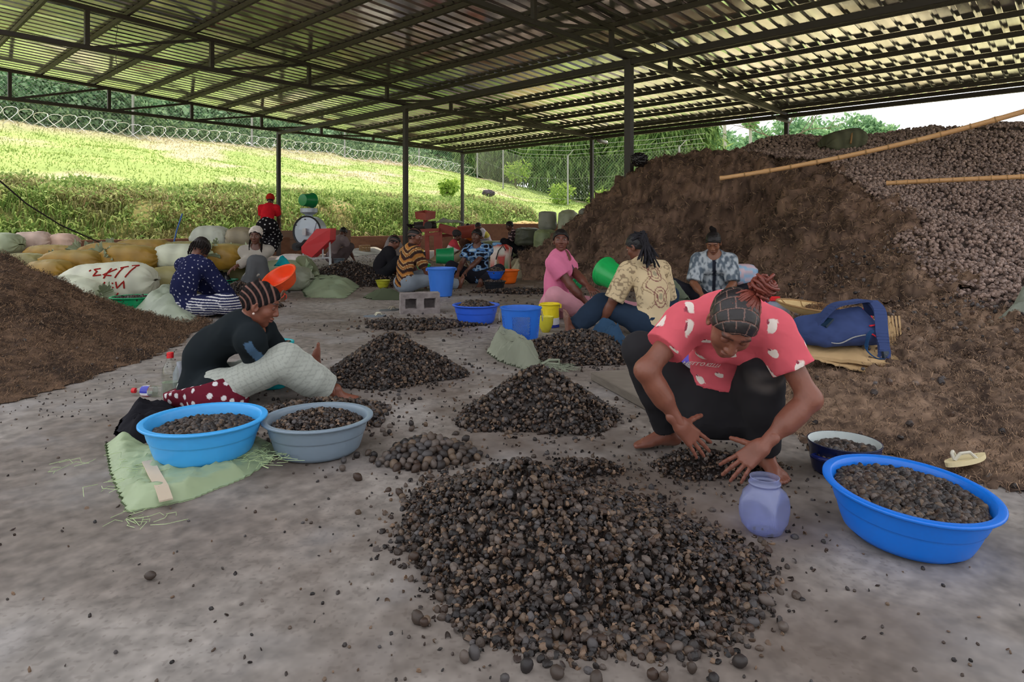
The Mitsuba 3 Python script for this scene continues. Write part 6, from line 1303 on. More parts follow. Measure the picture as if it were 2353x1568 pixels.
def head_prims(c, R, s=1.0, open_=0.0):
    X = lambda x, y, z: c + R @ (V(x, y, z) * s); E = lambda ctr, r, **k: ell(X(*ctr), V(*r) * s, R, **k)
    return [E((0, -0.012, 0.035), (0.074, 0.094, 0.088)), E((0, 0.045, 0.0), (0.060, 0.052, 0.085), k=0.03), E((0, 0.035, -0.062), (0.050, 0.050, 0.045), k=0.03), E((0, 0.066, -0.092), (0.022, 0.022, 0.02), k=0.02),
            E((0.040, 0.058, -0.022), (0.026, 0.026, 0.026), k=0.02), E((-0.040, 0.058, -0.022), (0.026, 0.026, 0.026), k=0.02), E((0, 0.084, 0.036), (0.052, 0.014, 0.012), k=0.015),
            E((0.032, 0.098, 0.014), (0.019, 0.016, 0.013), k=0.010, sub=True), E((-0.032, 0.098, 0.014), (0.019, 0.016, 0.013), k=0.010, sub=True),
            cap(X(0, 0.093, 0.018), X(0, 0.110, -0.022), 0.009 * s, 0.013 * s, k=0.010), cap(X(-0.014, 0.099, -0.027), X(0.014, 0.099, -0.027), 0.010 * s, k=0.008),
            E((0, 0.094, -0.052), (0.026, 0.014, 0.008), k=0.006), E((0, 0.091, -0.065), (0.023, 0.014, 0.009), k=0.006), E((0, 0.108, -0.0585), (0.03, 0.012, 0.002 + open_), k=0.003, sub=True),
            E((0.075, -0.004, -0.005), (0.010, 0.020, 0.032), k=0.008), E((-0.075, -0.004, -0.005), (0.010, 0.020, 0.032), k=0.008), E((0.082, 0.004, -0.003), (0.006, 0.010, 0.018), k=0.004, sub=True), E((-0.082, 0.004, -0.003), (0.006, 0.010, 0.018), k=0.004, sub=True)]
def eyes(c, R, s=1.0, lid=0.0):
    out = []
    for sg in (1, -1):
        m = trimesh.creation.icosphere(subdivisions=2, radius=0.0135 * s); v = np.asarray(m.vertices); d = v / (0.0135 * s); g = unit(V(0.0, 1, -0.05)); q = d @ g
        cc = np.where((q > 0.965)[:, None], S(8, 6, 6), np.where((q > 0.86)[:, None], S(44, 26, 18), S(186, 176, 168)))
        out.append((TM(c + (v + V(sg * 0.032, 0.080, 0.014) * s) @ R.T, m.faces), cc))
        z0 = 0.35 - lid                     # the eyelids: a shell open between two heights
        keep = (d[m.faces].mean(1)[:, 2] > z0) | (d[m.faces].mean(1)[:, 2] < -0.5 + 0.2 * lid); lidm = TM(c + (v * 1.14 + V(sg * 0.032, 0.080, 0.014) * s) @ R.T, m.faces[keep]); lidm.remove_unreferenced_vertices(); out.append((lidm, None))
    return out
def head_color(v, c, R, s, skin, brow=True):
    l = (v - c) @ R / s; k = np.tile(skin, (len(v), 1)) * (1 + 0.35 * npf(v, 14, 2, 2))[:, None]
    lips = sst(0.012, 0.002, np.abs(l[:, 2] + 0.058)) * sst(0.028, 0.02, np.abs(l[:, 0])) * (l[:, 1] > 0.075)
    k = k * (1 - 0.6 * lips[:, None]) + S(124, 66, 62) * 0.8 * lips[:, None] * 0.6
    if brow:
        bz = 0.036 + 0.004 - 5 * (np.abs(l[:, 0]) - 0.034) ** 2; b = sst(0.006, 0.003, np.abs(l[:, 2] - bz)) * sst(0.010, 0.014, np.abs(l[:, 0])) * sst(0.056, 0.05, np.abs(l[:, 0])) * (l[:, 1] > 0.06)
        k = k * (1 - 0.75 * b[:, None])
    mouth = (np.abs(l[:, 2] + 0.0585) < 0.0022) & (np.abs(l[:, 0]) < 0.022) & (l[:, 1] > 0.08); k[mouth] *= 0.35
    nos = (np.hypot(np.abs(l[:, 0]) - 0.008, l[:, 1] - 0.102) < 0.006) & (l[:, 2] < -0.033) & (l[:, 2] > -0.042); k[nos] *= 0.4
    return k
def hand_prims(w, d, n, thumb, s=1.0, curl=0.3, spread=0.16, tcurl=0.4, curls=None):
    """w wrist, d along the hand, n out of the palm, thumb = +1/-1 for the side cross(d, n) points to."""
    d = unit(d); n = unit(n - d * (np.asarray(n) @ d)); t = np.cross(d, n) * thumb; pr = []
    kn = []
    for i, (off, ln) in enumerate(((0.030, 0.088), (0.010, 0.092), (-0.011, 0.087), (-0.030, 0.077))): kn.append(w + d * ln * s + t * off * s)
    for i, q in enumerate(kn): pr.append(cap(w + t * (0.016 - 0.011 * i) * s + d * 0.005 * s, q, 0.0165 * s, 0.0115 * s, k=0.012))
    pr.append(cap(w + d * 0.015 * s + t * 0.012 * s + n * 0.006 * s, w + d * 0.05 * s + t * 0.024 * s + n * 0.008 * s, 0.017 * s, 0.014 * s, k=0.012)); pr.append(cap(w - d * 0.05 * s, w + d * 0.01 * s, 0.025 * s, 0.023 * s, 0.72, t, k=0.02))
    for i, (q, ls) in enumerate(zip(kn, ((0.040, 0.025, 0.021), (0.045, 0.028, 0.022), (0.042, 0.026, 0.021), (0.033, 0.020, 0.019)))):
        cl = (curls[i] if curls else curl); fd = unit(d + t * spread * (1.2, 0.3, -0.5, -1.4)[i]); p = q; a = cl * 0.6; rr = (0.0088, 0.0090, 0.0085, 0.0075)[i] * s
        for j, l in enumerate(ls):
            dirv = fd * math.cos(a) + n * math.sin(a); p2 = p + dirv * l * s; pr.append(cap(p, p2, rr, rr * 0.9, k=0.004)); p, rr = p2, rr * 0.9; a += cl * (0.9, 0.7, 0)[j]
    p = w + d * 0.028 * s + t * 0.030 * s + n * 0.004 * s; td = unit(d * 0.55 + t * 0.85 + n * 0.15); rr = 0.0115 * s; pr.append(cap(w + d * 0.01 * s + t * 0.015 * s, p, 0.016 * s, 0.0125 * s, k=0.012))
    for j, l in enumerate((0.036, 0.029, 0.024)): p2 = p + td * l * s; pr.append(cap(p, p2, rr, rr * 0.88, k=0.005)); p, rr = p2, rr * 0.9; td = unit(td + (d * 0.45 - t * 0.30 + n * 0.25) * tcurl)
    return pr
def nails(w, d, n, thumb, prs): return []
def foot_prims(ank, d, up, s=1.0, inner=1):
    """ank ankle, d toward the toes, up out of the instep; inner: +1/-1 for the side cross(d, up) of the big toe."""
    d = unit(d); up = unit(up - d * (np.asarray(up) @ d)); t = np.cross(d, up) * inner; X = lambda f, u, q: ank + (d * f + up * u + t * q) * s
    pr = [cap(X(0, 0.03, 0), X(0, -0.02, 0), 0.036 * s, 0.036 * s), cap(X(-0.035, -0.045, 0), X(0.01, -0.04, 0), 0.031 * s, 0.030 * s), cap(X(0.0, -0.012, 0), X(0.10, -0.048, 0.008), 0.034 * s, 0.022 * s, k=0.03), cap(X(-0.02, -0.052, -0.012), X(0.11, -0.058, -0.022), 0.022 * s, 0.017 * s, k=0.02), cap(X(0.06, -0.045, 0.01), X(0.125, -0.056, 0.022), 0.024 * s, 0.019 * s, k=0.02)]
    for i, (q, f, r, l) in enumerate(((0.030, 0.135, 0.0125, 0.042), (0.012, 0.140, 0.0095, 0.036), (-0.003, 0.136, 0.009, 0.032), (-0.016, 0.129, 0.0085, 0.028), (-0.029, 0.120, 0.008, 0.024))):
        pr += [cap(X(f - 0.045, -0.055, q * 0.85), X(f, -0.060, q), r * 1.25 * s, r * s, k=0.008), cap(X(f, -0.060, q), X(f + l * 0.7, -0.063, q * 1.05), r * s, r * 0.92 * s, k=0.004)]
    return pr
class Pose: pass
def pose_local(pos, yaw, pel=0.12, lean=0.25, turn=0.0, bow=0.04, head=(0, 0.1), wr=None, wl=None, ar=None, al=None, kr=(0.3, 0, 1), kl=(-0.3, 0, 1), er=(0.6, -0.5, -0.5), el=(-0.6, -0.5, -0.5), s=1.0, footr=None, footl=None, tl=0.50, side=0.0):
    """A pose in the person's own frame (x right, y forward, z up), in metres, turned by yaw (the facing's angle in the world) and put at pos."""
    M = np.stack([V(math.sin(yaw), -math.cos(yaw), 0), V(math.cos(yaw), math.sin(yaw), 0), V(0, 0, 1)], 1); W = lambda p: np.asarray(pos, float) + M @ (np.asarray(p, float) * V(1, 1, 1)) ; D = lambda d: M @ np.asarray(d, float)
    j = Pose(); j.M, j.o, j.s = M, np.asarray(pos, float), s; sp = unit(V(math.sin(side), math.sin(lean), math.cos(lean)))
    p0 = V(0, 0, pel); p1 = p0 + sp * tl * s; c, q = math.cos(turn), math.sin(turn); rt = V(c, q, 0) - sp * (V(c, q, 0) @ sp); rt = unit(rt); bk = np.cross(rt, sp)
    j.pel, j.neck = W(p0), W(p1); j.mid = W(p0 * 0.5 + p1 * 0.5 + bk * bow); j.right = D(rt); j.hright = D(V(1, 0, 0)); j.front = D(-bk)
    j.shr, j.shl = W(p1 - sp * 0.045 * s + rt * 0.168 * s), W(p1 - sp * 0.045 * s - rt * 0.168 * s); j.hr, j.hl = W(p0 + V(0.09, 0.02, 0) * s), W(p0 + V(-0.09, 0.02, 0) * s)
    hy, hp = head; hf = V(math.sin(hy) * math.cos(hp), math.cos(hy) * math.cos(hp), -math.sin(hp)); hu = unit(V(0, 0, 1) + hf * 0.0); j.hf = D(hf); j.HR = frame(j.hf, V(0, 0, 1)); j.head = W(p1 + sp * 0.085 * s + V(0, 0.0, 0.055) * s + hf * 0.035 * s) + j.HR @ V(0, 0, 0.04) * s
    ua, fa, th, sh = 0.275 * s, 0.245 * s, 0.42 * s, 0.41 * s
    for nm, sh_, w, h_ in (('r', j.shr, wr, er), ('l', j.shl, wl, el)):
        w = W(w); e = ik(sh_, w, ua, fa, D(h_)); w2 = e + unit(w - e) * fa; setattr(j, 'e' + nm, e); setattr(j, 'w' + nm, w2)
    for nm, hp_, a, h_ in (('r', j.hr, ar, kr), ('l', j.hl, al, kl)):
        a = W(a); k = ik(hp_, a, th, sh, D(h_)); a2 = k + unit(a - k) * sh; setattr(j, 'k' + nm, k); setattr(j, 'a' + nm, a2)
    j.fr = D(footr[0] if footr else (0.1, 1, 0)), D(footr[1] if footr else (0, 0, 1)); j.fl = D(footl[0] if footl else (-0.1, 1, 0)), D(footl[1] if footl else (0, 0, 1))
    return j
def torso(j, f=1.0, bust=0.0):
    s = j.s * f; fl = 0.72
    pr = [cap(j.hr, j.hl, 0.112 * s, k=0.05), cap(j.pel, j.mid, 0.135 * s, 0.125 * s, fl, j.right, k=0.05), cap(j.mid, j.mid * 0.25 + j.neck * 0.75, 0.128 * s, 0.142 * s, fl, j.right, k=0.05), cap(j.shr, j.shl, 0.058 * j.s * (0.5 + 0.5 * f), k=0.05), cap(j.neck - (j.neck - j.mid) * 0.1, j.shr, 0.05 * j.s, 0.052 * j.s, k=0.04), cap(j.neck - (j.neck - j.mid) * 0.1, j.shl, 0.05 * j.s, 0.052 * j.s, k=0.04)]
    if bust:
        c = j.mid * 0.42 + j.neck * 0.58 + j.front * 0.075 * s; pr += [ell(c + j.right * 0.065 * s, V(1, 1, 1) * 0.068 * s * bust, k=0.04), ell(c - j.right * 0.065 * s, V(1, 1, 1) * 0.068 * s * bust, k=0.04)]
    return pr
def limb(a, b, ra, rb, rm=None, **k):
    m = (a + b) / 2
    return [cap(a, b, ra, rb, **k)] + ([cap(a * 0.7 + b * 0.3, a * 0.5 + b * 0.5, rm, rm * 0.95, k=0.03)] if rm else [])
def body(j, skin, h=0.009, hh=0.0045, hf=0.0045, fat=1.0, hand=(0.3, 0.3), palm=None, lid=0.1, hs=1.0, feet=True, bust=1.0, hd=None, open_=0.0, headh=None):
    """The whole person's skin as one mesh with colours."""
    s = j.s; A = fat; neck_top = j.head - j.HR @ V(0, 0.02, 0.055) * s
    pr = torso(j, A, bust) + [cap(j.neck - (j.neck - j.mid) * 0.05, neck_top, 0.052 * s, 0.050 * s, k=0.04)]
    for sh_, e, w in ((j.shr, j.er, j.wr), (j.shl, j.el, j.wl)): pr += limb(sh_, e, 0.050 * s * A, 0.038 * s * (0.5 + 0.5 * A)) + limb(e, w, 0.040 * s * (0.5 + 0.5 * A), 0.024 * s, 0.041 * s * (0.5 + 0.5 * A))
    for hp_, k, a in ((j.hr, j.kr, j.ar), (j.hl, j.kl, j.al)): pr += limb(hp_, k, 0.088 * s * A, 0.060 * s) + limb(k, a, 0.056 * s, 0.036 * s, 0.058 * s)
    parts = []
    m = slim(blob(pr, h, 0.035), h * 0.07); parts.append((m, np.tile(skin, (len(m.vertices), 1)) * (1 + 0.3 * npf(m.vertices, 9, 2, 3))[:, None]))
    m = blob(head_prims(j.head, j.HR, hs * s, open_) + [cap(neck_top + (j.neck - neck_top) * 0.5, neck_top, 0.050 * s, 0.049 * s, k=0.03)], headh or hh, 0.025); m = slim(m, (headh or hh) * 0.05); parts.append((m, head_color(np.asarray(m.vertices), j.head, j.HR, hs * s, skin)))
    for em, ec in eyes(j.head, j.HR, hs * s, lid): parts.append((em, col(em, np.asarray(skin) * 0.8) if ec is None else ec))
    for nm, e, w, q in (('r', j.er, j.wr, 0), ('l', j.el, j.wl, 1)):
        o = (hd or {}).get(nm, {}); d = o.get('d', unit(unit(w - e) + V(0, 0, -0.15))); n = o.get('n', unit(V(0, 0, -1) - d * -d[2] + j.front * 0.1)); th_ = o.get('thumb', (-1 if nm == 'r' else 1))
        m = blob(hand_prims(w, d, n, th_, s * hs, o.get('curl', hand[q]), o.get('spread', 0.16), o.get('tcurl', 0.4), o.get('curls')), hh if not o.get('h') else o['h'], 0.012); m = slim(m, 0.00025); v = np.asarray(m.vertices); k = 1 + 0.25 * npf(v, 30, 2, 4); pal = sst(0.3, 0.8, vnorm(m) @ unit(n - d * (n @ d)))
        parts.append((m, np.tile(skin, (len(v), 1)) * k[:, None] * (1 - pal[:, None] * 0.5) + S(168, 120, 100) * 0.5 * pal[:, None]))
    if feet:
        for (d, up), a, inner in ((j.fr, j.ar, -1), (j.fl, j.al, 1)):
            m = slim(blob(foot_prims(a, d, up, s, inner), hf, 0.014), 0.0003); v = np.asarray(m.vertices); sole = sst(0.3, 0.9, vnorm(m) @ -unit(up - d * (up @ d) / (d @ d)))[:, None]
            parts.append((m, np.tile(skin, (len(v), 1)) * (1 + 0.3 * npf(v, 24, 2, 4))[:, None] * (1 - 0.5 * sole) + S(150, 118, 104) * 0.5 * sole))
    return colcat(parts)
def local(j, v): return (np.asarray(v) - j.o) @ j.M
def shirt(j, grow=0.012, h=0.009, sleeve=0.75, fat=1.0, bust=1.0, fold=(0.014, (5, 5, 5), 3), hem=0.10, neckcut=0.02, loose=0.0):
    """Torso and sleeves, the sleeves cut clean across, open at the neck."""
    s = j.s; pr = torso(j, fat, bust)
    for sh_, e, w in ((j.shr, j.er, j.wr), (j.shl, j.el, j.wl)):
        if sleeve <= 1: q = sh_ + (e - sh_) * sleeve; pr.append(cap(sh_, e, 0.056 * s * fat + loose, 0.054 * s * (0.5 + 0.5 * fat) + loose, clip=(q, unit(e - sh_)), k=0.03))
        else:
            q = e + (w - e) * (sleeve - 1); pr += [cap(sh_, e, 0.056 * s + loose, 0.048 * s + loose, k=0.03), cap(e, w, 0.048 * s + loose, 0.036 * s + loose, clip=(q, unit(w - e)), k=0.03)]
    ax = unit(j.neck - j.mid); cut = []; pr.append(ell(j.neck + ax * (0.03 + neckcut) * s + j.front * 0.04 * s, V(1, 1, 1) * 0.092 * s, k=0.01, sub=True))
    if hem is not None: a2 = unit(j.pel - j.mid); cut.append((j.pel + a2 * hem * s, a2))
    return blob(pr, h, 0.035, grow, fold, cut)
def trousers(j, grow=0.014, h=0.009, leg=0.9, fat=1.0, loose=0.0, fold=(0.014, (6, 6, 6), 5), waist=0.35, thin=True):
    s = j.s; pr = [cap(j.hr, j.hl, 0.112 * s * fat, k=0.05), cap(j.pel, j.pel * (1 - waist) + j.mid * waist, 0.135 * s * fat, 0.125 * s * fat, 0.72, j.right, k=0.05)]
    for hp_, k, a in ((j.hr, j.kr, j.ar), (j.hl, j.kl, j.al)):
        q = k + (a - k) * leg; pr += [cap(hp_, k, 0.090 * s * fat, 0.062 * s + loose * 0.8, k=0.05), cap(k, a, 0.060 * s + loose, 0.042 * s + loose * 1.2, clip=(q, unit(a - k)), k=0.04), cap(k + (a-k)*0.25, k + (a-k)*0.5, 0.058 * s + loose, 0.055 * s + loose, k=0.03)]
    m = blob(pr, h, 0.04, grow, fold); return slim(m, h * 0.08) if thin else m
def hair_cap(j, c0, grow=0.010, h=0.004, s=1.0, line=0.008, ridge=0.0, freq=60, scalp=None, n=(0, -0.62, 0.78), back=0.0, mode='rows', bump=0.0):
    """A close cap of hair over the skull, above the hairline; ridge makes rows."""
    s = s * j.s; X = lambda p: j.head + j.HR @ (V(*p) * s)
    pr = [ell(X((0, -0.012, 0.035)), V(0.074, 0.094, 0.088) * s, j.HR), ell(X((0, 0.03, 0.03)), V(0.064, 0.062, 0.074) * s, j.HR, k=0.03)]
    if back: pr.append(ell(X((0, -0.05, -0.01)), V(0.062, 0.055, 0.07) * s * back, j.HR, k=0.03))
    pr.append(ell(X((0, 0.105, -0.018)), V(0.060, 0.060, 0.100 - line) * s, j.HR, k=0.012, sub=True))
    m = blob(pr, h, 0.02, grow * s, None, [(X((0, 0, -0.012)) + j.HR @ (unit(V(*n)) * line * 0.3), -(j.HR @ unit(V(*n))))])
    v = np.asarray(m.vertices); l = (v - j.head) @ j.HR / s; nrm = vnorm(m)
    if mode == 'rows': ph = np.arctan2(l[:, 0], l[:, 2] + 0.02) * freq / 6.0
    elif mode == 'arcs': ph = (np.hypot(l[:, 1] + 0.10, l[:, 2] + 0.03)) * freq * 2.2
    else: ph = None
    if ph is not None:
        w = 0.5 + 0.5 * np.cos(ph); v = v + nrm * ((w - 0.6) * ridge)[:, None]; k = sst(0.06, 0.30, w)[:, None]; twist = 0.85 + 0.3 * np.sin(l[:, 1:2] * 260) * (ridge > 0)
        cc = np.asarray(c0) * k * twist + (np.asarray(scalp) if scalp is not None else np.asarray(c0)) * (1 - k)
    else:
        v = v + nrm * (npf(v, 30, 3, 5) * bump * 2)[:, None]; cc = np.tile(c0, (len(v), 1)) * (1 + 0.8 * npf(v, 40, 2, 3))[:, None]
    return TM(v, m.faces), cc
def braid(pts, r, n=24, sides=6):
    p = np.asarray(pts, float); s = np.linspace(0, len(p) - 1, n); i = np.clip(s.astype(int), 0, len(p) - 2); f = (s - i)[:, None]
    a, b, c, d = p[np.maximum(i - 1, 0)], p[i], p[i + 1], p[np.minimum(i + 2, len(p) - 1)]
    q = 0.5 * (2*b + (c-a)*f + (2*a-5*b+4*c-d)*f**2 + (3*b-a-3*c+d)*f**3); return tube(q, r * (1 + 0.18 * np.sin(np.arange(n) * 2.2)), sides)
HAIR = S(24, 20, 20)
def wear(t, name, m, c, bs='m_cloth', label=None): return put(name, m, bs, t, label=label, smooth=True, color=c)
def tint(m, rgb, seed=0, amt=0.22, sc=6.0): return np.tile(rgb, (len(m.vertices), 1)) * (1 + amt * 2 * npf(m.vertices, sc, 3, seed))[:, None]
SK1, SK2, SK3 = S(124, 77, 62), S(112, 70, 54), S(92, 58, 46)
# ---------------- the squatting woman in the pink T-shirt
j = Pose(); j.s = 1.0
j.pel = P(1660, 925, 2.98); j.neck = P(1682, 712, 2.66); j.mid = P(1672, 800, 2.90) 
j.pel[2] = 0.25; j.mid[2] = 0.50
j.shr, j.shl = P(1578, 742, 2.67), P(1776, 762, 2.61); j.er, j.el = P(1484, 852, 2.58), P(1862, 918, 2.54); j.wr, j.wl = P(1562, 976, 2.60), P(1752, 1026, 2.52)
j.hr, j.hl = j.pel + V(-0.10, 0.0, -0.01), j.pel + V(0.10, -0.03, -0.01); j.kr, j.kl = P(1474, 806, 3.04), P(1752, 838, 2.68); j.ar, j.al = P(1535, 985, 3.17), P(1757, 1035, 2.86)
j.right = unit(j.shr - j.shl); ax = unit(j.neck - j.mid); j.front = unit(np.cross(ax, j.right)) ; j.front = j.front if j.front[1] < 0 else -j.front; j.hright = V(-1, 0, 0)
hf = unit(V(-0.14, -0.62, -0.72)); j.HR = frame(hf, unit(V(0.10, -0.75, 0.62))); j.head = P(1680, 742, 2.45); j.fr = (unit(V(-1.0, -0.12, 0)), V(0, 0, 1)); j.fl = (unit(V(0.18, -1, -0.05)), V(0, 0, 1)); j.o = j.pel; j.M = np.eye(3)
j.ar[2] = 0.085; j.al[2] = 0.085
t = thing('person', 'barefoot woman in pink T-shirt and black trousers squatting in front with both hands on shells', 'person')
tipr, tipl = P(1650, 1064, 2.66), P(1672, 1090, 2.55)
hd = {'r': dict(d=unit(tipr - j.wr), n=unit(V(0.0, 0.85, -0.5)), thumb=None, curl=0.10, spread=0.14, tcurl=0.15, h=0.0029), 'l': dict(d=unit(tipl - j.wl), n=unit(V(-0.15, 0.55, -0.8)), curl=0.12, spread=0.20, tcurl=0.05, h=0.0029)}
for nm, want in (('r', V(0.6, 0.5, 0.5)), ('l', V(-0.4, 0.6, 0.6))):
    d, n = hd[nm]['d'], hd[nm]['n']; hd[nm]['thumb'] = 1 if np.cross(d, unit(n - d * (n @ d))) @ want > 0 else -1
m, c = body(j, SK1, 0.009, 0.0036, 0.0046, 1.02, lid=0.9, hd=hd, hs=1.03, headh=0.0034)
put('body', m, 'm_skin', t, smooth=True, color=c)
PINK = S(206, 92, 104)
m = shirt(j, 0.011, 0.0075, 0.50, 1.02, 1.0, (0.016, (7, 7, 7), 3), -0.13, 0.0, 0.012)
v = np.asarray(m.vertices); rng = np.random.default_rng(42); fr_ = np.nonzero((v - j.mid) @ j.front > -0.25)[0]; cent = []
for i in rng.permutation(fr_):
    if all(np.linalg.norm(v[i] - q) > 0.085 for q in cent): cent.append(v[i])
    if len(cent) >= 46: break
for _ in range(2):
    fcn = m.vertices[m.faces].mean(1); fi_ = np.nonzero(np.min(np.linalg.norm(fcn[:, None] - np.array(cent)[None], axis=2), axis=1) < 0.025)[0]; m = TM(*trimesh.remesh.subdivide(m.vertices, m.faces, face_index=fi_))
v = np.asarray(m.vertices); cc = tint(m, PINK, 3, 0.12)
for qi, q in enumerate(cent):
    near_ = np.nonzero(np.linalg.norm(v - q, axis=1) < 0.035)[0]; d = v[near_] - q; an = rng.uniform(-0.6, 0.6); a, b = d @ j.right, d @ ax; a, b = a * math.cos(an) - b * math.sin(an), a * math.sin(an) + b * math.cos(an)
    k = ((a / 0.019) ** 2 + (b / 0.0105) ** 2 < 1) | (((np.abs(a) - 0.008) / 0.008) ** 2 + ((b - 0.007) / 0.007) ** 2 < 1); cc[near_[k]] = S(222, 210, 202)
    k2 = (((a - 0.010) / 0.006) ** 2 + ((b - 0.010) / 0.0035) ** 2 < 1) | (((np.abs(a) - 0.006) / 0.0022) ** 2 + ((b + 0.001) / 0.0022) ** 2 < 1) if False else ((a - 0.011) / 0.006) ** 2 + ((b - 0.010) / 0.0035) ** 2 < 1; cc[near_[k2]] = S(140, 60, 74)
wear(t, 'shirt', m, cc)
# the printed words across the chest, laid on the cloth
def lay_text(mesh, text, height, origin, xdir, ydir, ndir, off=0.004, bold=True):
    """Lettering bent to the cloth: a smooth surface fitted to the cloth's front carries the letters."""
    tm = meshkit.text_mesh(text, height, 0.0015, bold); tm = tm.subdivide(); tv = np.asarray(tm.vertices); w = tv[:, 0].max()
    gx, gy = [q.ravel() for q in np.meshgrid(np.linspace(-0.6, 0.6, 17) * w, np.linspace(-0.5, 1.5, 7) * height)]
    o = origin + gx[:, None] * xdir + gy[:, None] * ydir + ndir * 0.4; loc, ir, _ = RayMeshIntersector(mesh).intersects_location(o, np.tile(-ndir, (len(o), 1)), multiple_hits=False)
    x, y, z = gx[ir], gy[ir], (loc - origin) @ ndir; B = lambda x, y: np.stack([1 + 0 * x, x, y, x * x, x ** 3], -1); c, *_ = np.linalg.lstsq(B(x, y), z, rcond=None); r = z - B(x, y) @ c
    X_, Y_ = tv[:, 0] - w / 2, tv[:, 1]; zz = B(X_, Y_) @ c + np.max(r) + off
    return TM(origin + X_[:, None] * xdir + Y_[:, None] * ydir + (zz + tv[:, 2])[:, None] * ndir, tm.faces)
tm = lay_text(m, 'HELLO KITTY', 0.0125, P(1648, 834, 2.50), unit(V(0.93, 0.10, -0.14)), unit(np.cross(V(-0.1, -1, 0.2), V(0.93, 0.1, -0.14))) * -1, unit(V(-0.1, -0.97, 0.2)))
put('print', tm, 'm_matte', t, color=col(tm, S(226, 214, 208)), label='white lettering across the chest')
m = trousers(j, 0.010, 0.008, 0.93, 1.0, 0.008, (0.012, (7, 7, 7), 6), 0.35, False); v = np.asarray(m.vertices); cc = tint(m, S(42, 41, 44), 5, 0.3); 
dust = sst(0.50, 0.72, meshkit.fbm(v * V(5, 5, 9), 3, 8)) * sst(0.12, 0.05, np.linalg.norm(v - (j.kl + V(0.0, -0.08, -0.05)), axis=1)); cc = cc * (1 - 0.35 * dust[:, None]) + S(128, 120, 116) * 0.35 * dust[:, None]  # dusty patch at the near knee, with a highlight painted into its colour
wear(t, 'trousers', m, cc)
# hair: scalp parted in squares, red brown braids into a bun
hm, hc = hair_cap(j, S(34, 30, 32), 0.008, 0.0032, 1.03, 0.004, 0, mode=None, bump=0.002)
hv = np.asarray(hm.vertices); l = (hv - j.head) @ j.HR; th, ph = np.arctan2(l[:, 0], l[:, 2] + 0.02), np.arctan2(l[:, 1], np.hypot(l[:, 0], l[:, 2]))
grid_ = np.minimum(np.abs(((th * 2.6 + 0.5 * np.round(ph * 2.8)) % 1) - 0.5), np.abs((ph * 2.8 % 1) - 0.5)); part = grid_ < 0.035; hc[part] = S(122, 92, 84); hm.vertices = hv - vnorm(hm) * (0.0025 * sst(0.09, 0.0, grid_))[:, None]
wear(t, 'hair', hm, hc, 'm_skin')
AUB = S(112, 54, 44); X = lambda x, y, z: j.head + j.HR @ V(x, y, z)
bun = X(-0.062, -0.070, 0.118); ms = []; rng = np.random.default_rng(3)
starts = [X(0.073 * math.sin(a) * q, 0.085 * math.cos(b), 0.03 + 0.085 * math.cos(a)) for a, b, q in []]
for k in range(26):
    a = rng.uniform(-1.25, 1.25); y0 = rng.uniform(-0.01, 0.075); r0 = 0.090
    f_ = math.sqrt(max(1 - (y0 / 0.105) ** 2, 0.1)); p = [X(0.082 * f_ * math.sin(a), y0 - 0.01, 0.035 + 0.096 * f_ * math.cos(a))]
    e = bun; mid_ = (p[0] + e) / 2; l_ = (mid_ - j.head) @ j.HR - V(0, -0.012, 0.035); l_ = l_ / np.linalg.norm(l_ / V(0.087, 0.108, 0.103)) ; p += [j.head + j.HR @ (l_ + V(0, -0.012, 0.035)), bun - (bun - mid_) * 0.08]; ms.append(braid(p, 0.0048, 26))
m = cat(ms); wear(t, 'braids', m, tint(m, AUB, 3, 0.5, 40), 'm_skin', 'thin reddish brown braids')
ms = []; bz = unit((bun - j.head)); b1 = unit(np.cross(bz, V(0, 0, 1))); b2 = np.cross(bz, b1)
for k in range(15):
    a0 = k * 0.42; r_ = 0.030 + 0.012 * math.sin(k * 1.7); zz = -0.005 + 0.0045 * k; ms.append(braid([bun + bz * (zz + 0.004 * math.sin(3 * q)) + (b1 * math.cos(a0 + q) + b2 * math.sin(a0 + q) * 0.9) * (r_ + 0.006) for q in np.linspace(0, 5.2, 9)], 0.0062, 34))
ms.append(place(trimesh.creation.icosphere(subdivisions=3, radius=0.036), bun + bz * 0.025)); ms.append(braid([bun + bz * 0.06, bun + bz * 0.085 + b1 * 0.02, bun + bz * 0.07 + b1 * 0.045, bun + bz * 0.045 + b1 * 0.04], 0.006))
m = cat(ms); wear(t, 'bun', m, tint(m, AUB * 0.95, 4, 0.5, 40), 'm_skin', 'reddish brown braided bun')

# ---------------- the seated woman in the black shirt
j = Pose(); j.s = 1.0; j.pel = P(455, 884, 4.0); j.mid = P(478, 806, 4.02); j.neck = P(570, 742, 3.96); j.shr, j.shl = P(576, 782, 3.82), P(600, 762, 4.12)
j.hr, j.hl = P(500, 900, 3.87), P(505, 884, 4.10); j.kr, j.kl = P(655, 832, 3.88), P(625, 838, 4.42); j.ar, j.al = P(772, 906, 4.06), P(712, 846, 4.62); j.er, j.el = P(602, 850, 3.98), P(640, 820, 4.25); j.wr, j.wl = P(652, 850, 4.16), P(668, 832, 4.30)
j.right = unit(j.shr - j.shl); j.front = unit(V(0.9, 0.1, -0.4)); hf = unit(V(0.90, 0.22, -0.36)); j.HR = frame(hf, V(0.2, 0, 1)); j.head = P(594, 700, 3.94); j.fr = (unit(V(1, 0.12, 0.08)), unit(V(-0.1, -0.15, 1))); j.fl = (unit(V(-0.05, 0.0, 1)), unit(V(-1, -0.35, 0.0))); j.o = j.pel; j.M = np.eye(3)
t = thing('person', 'seated woman in a black shirt and pale checked trousers, barefoot, beside the two big basins', 'person')
m, c = body(j, S(122, 74, 58), 0.012, 0.0052, 0.0052, 0.98, lid=0.6, hs=1.06, headh=0.0042); put('body', m, 'm_skin', t, smooth=True, color=c)
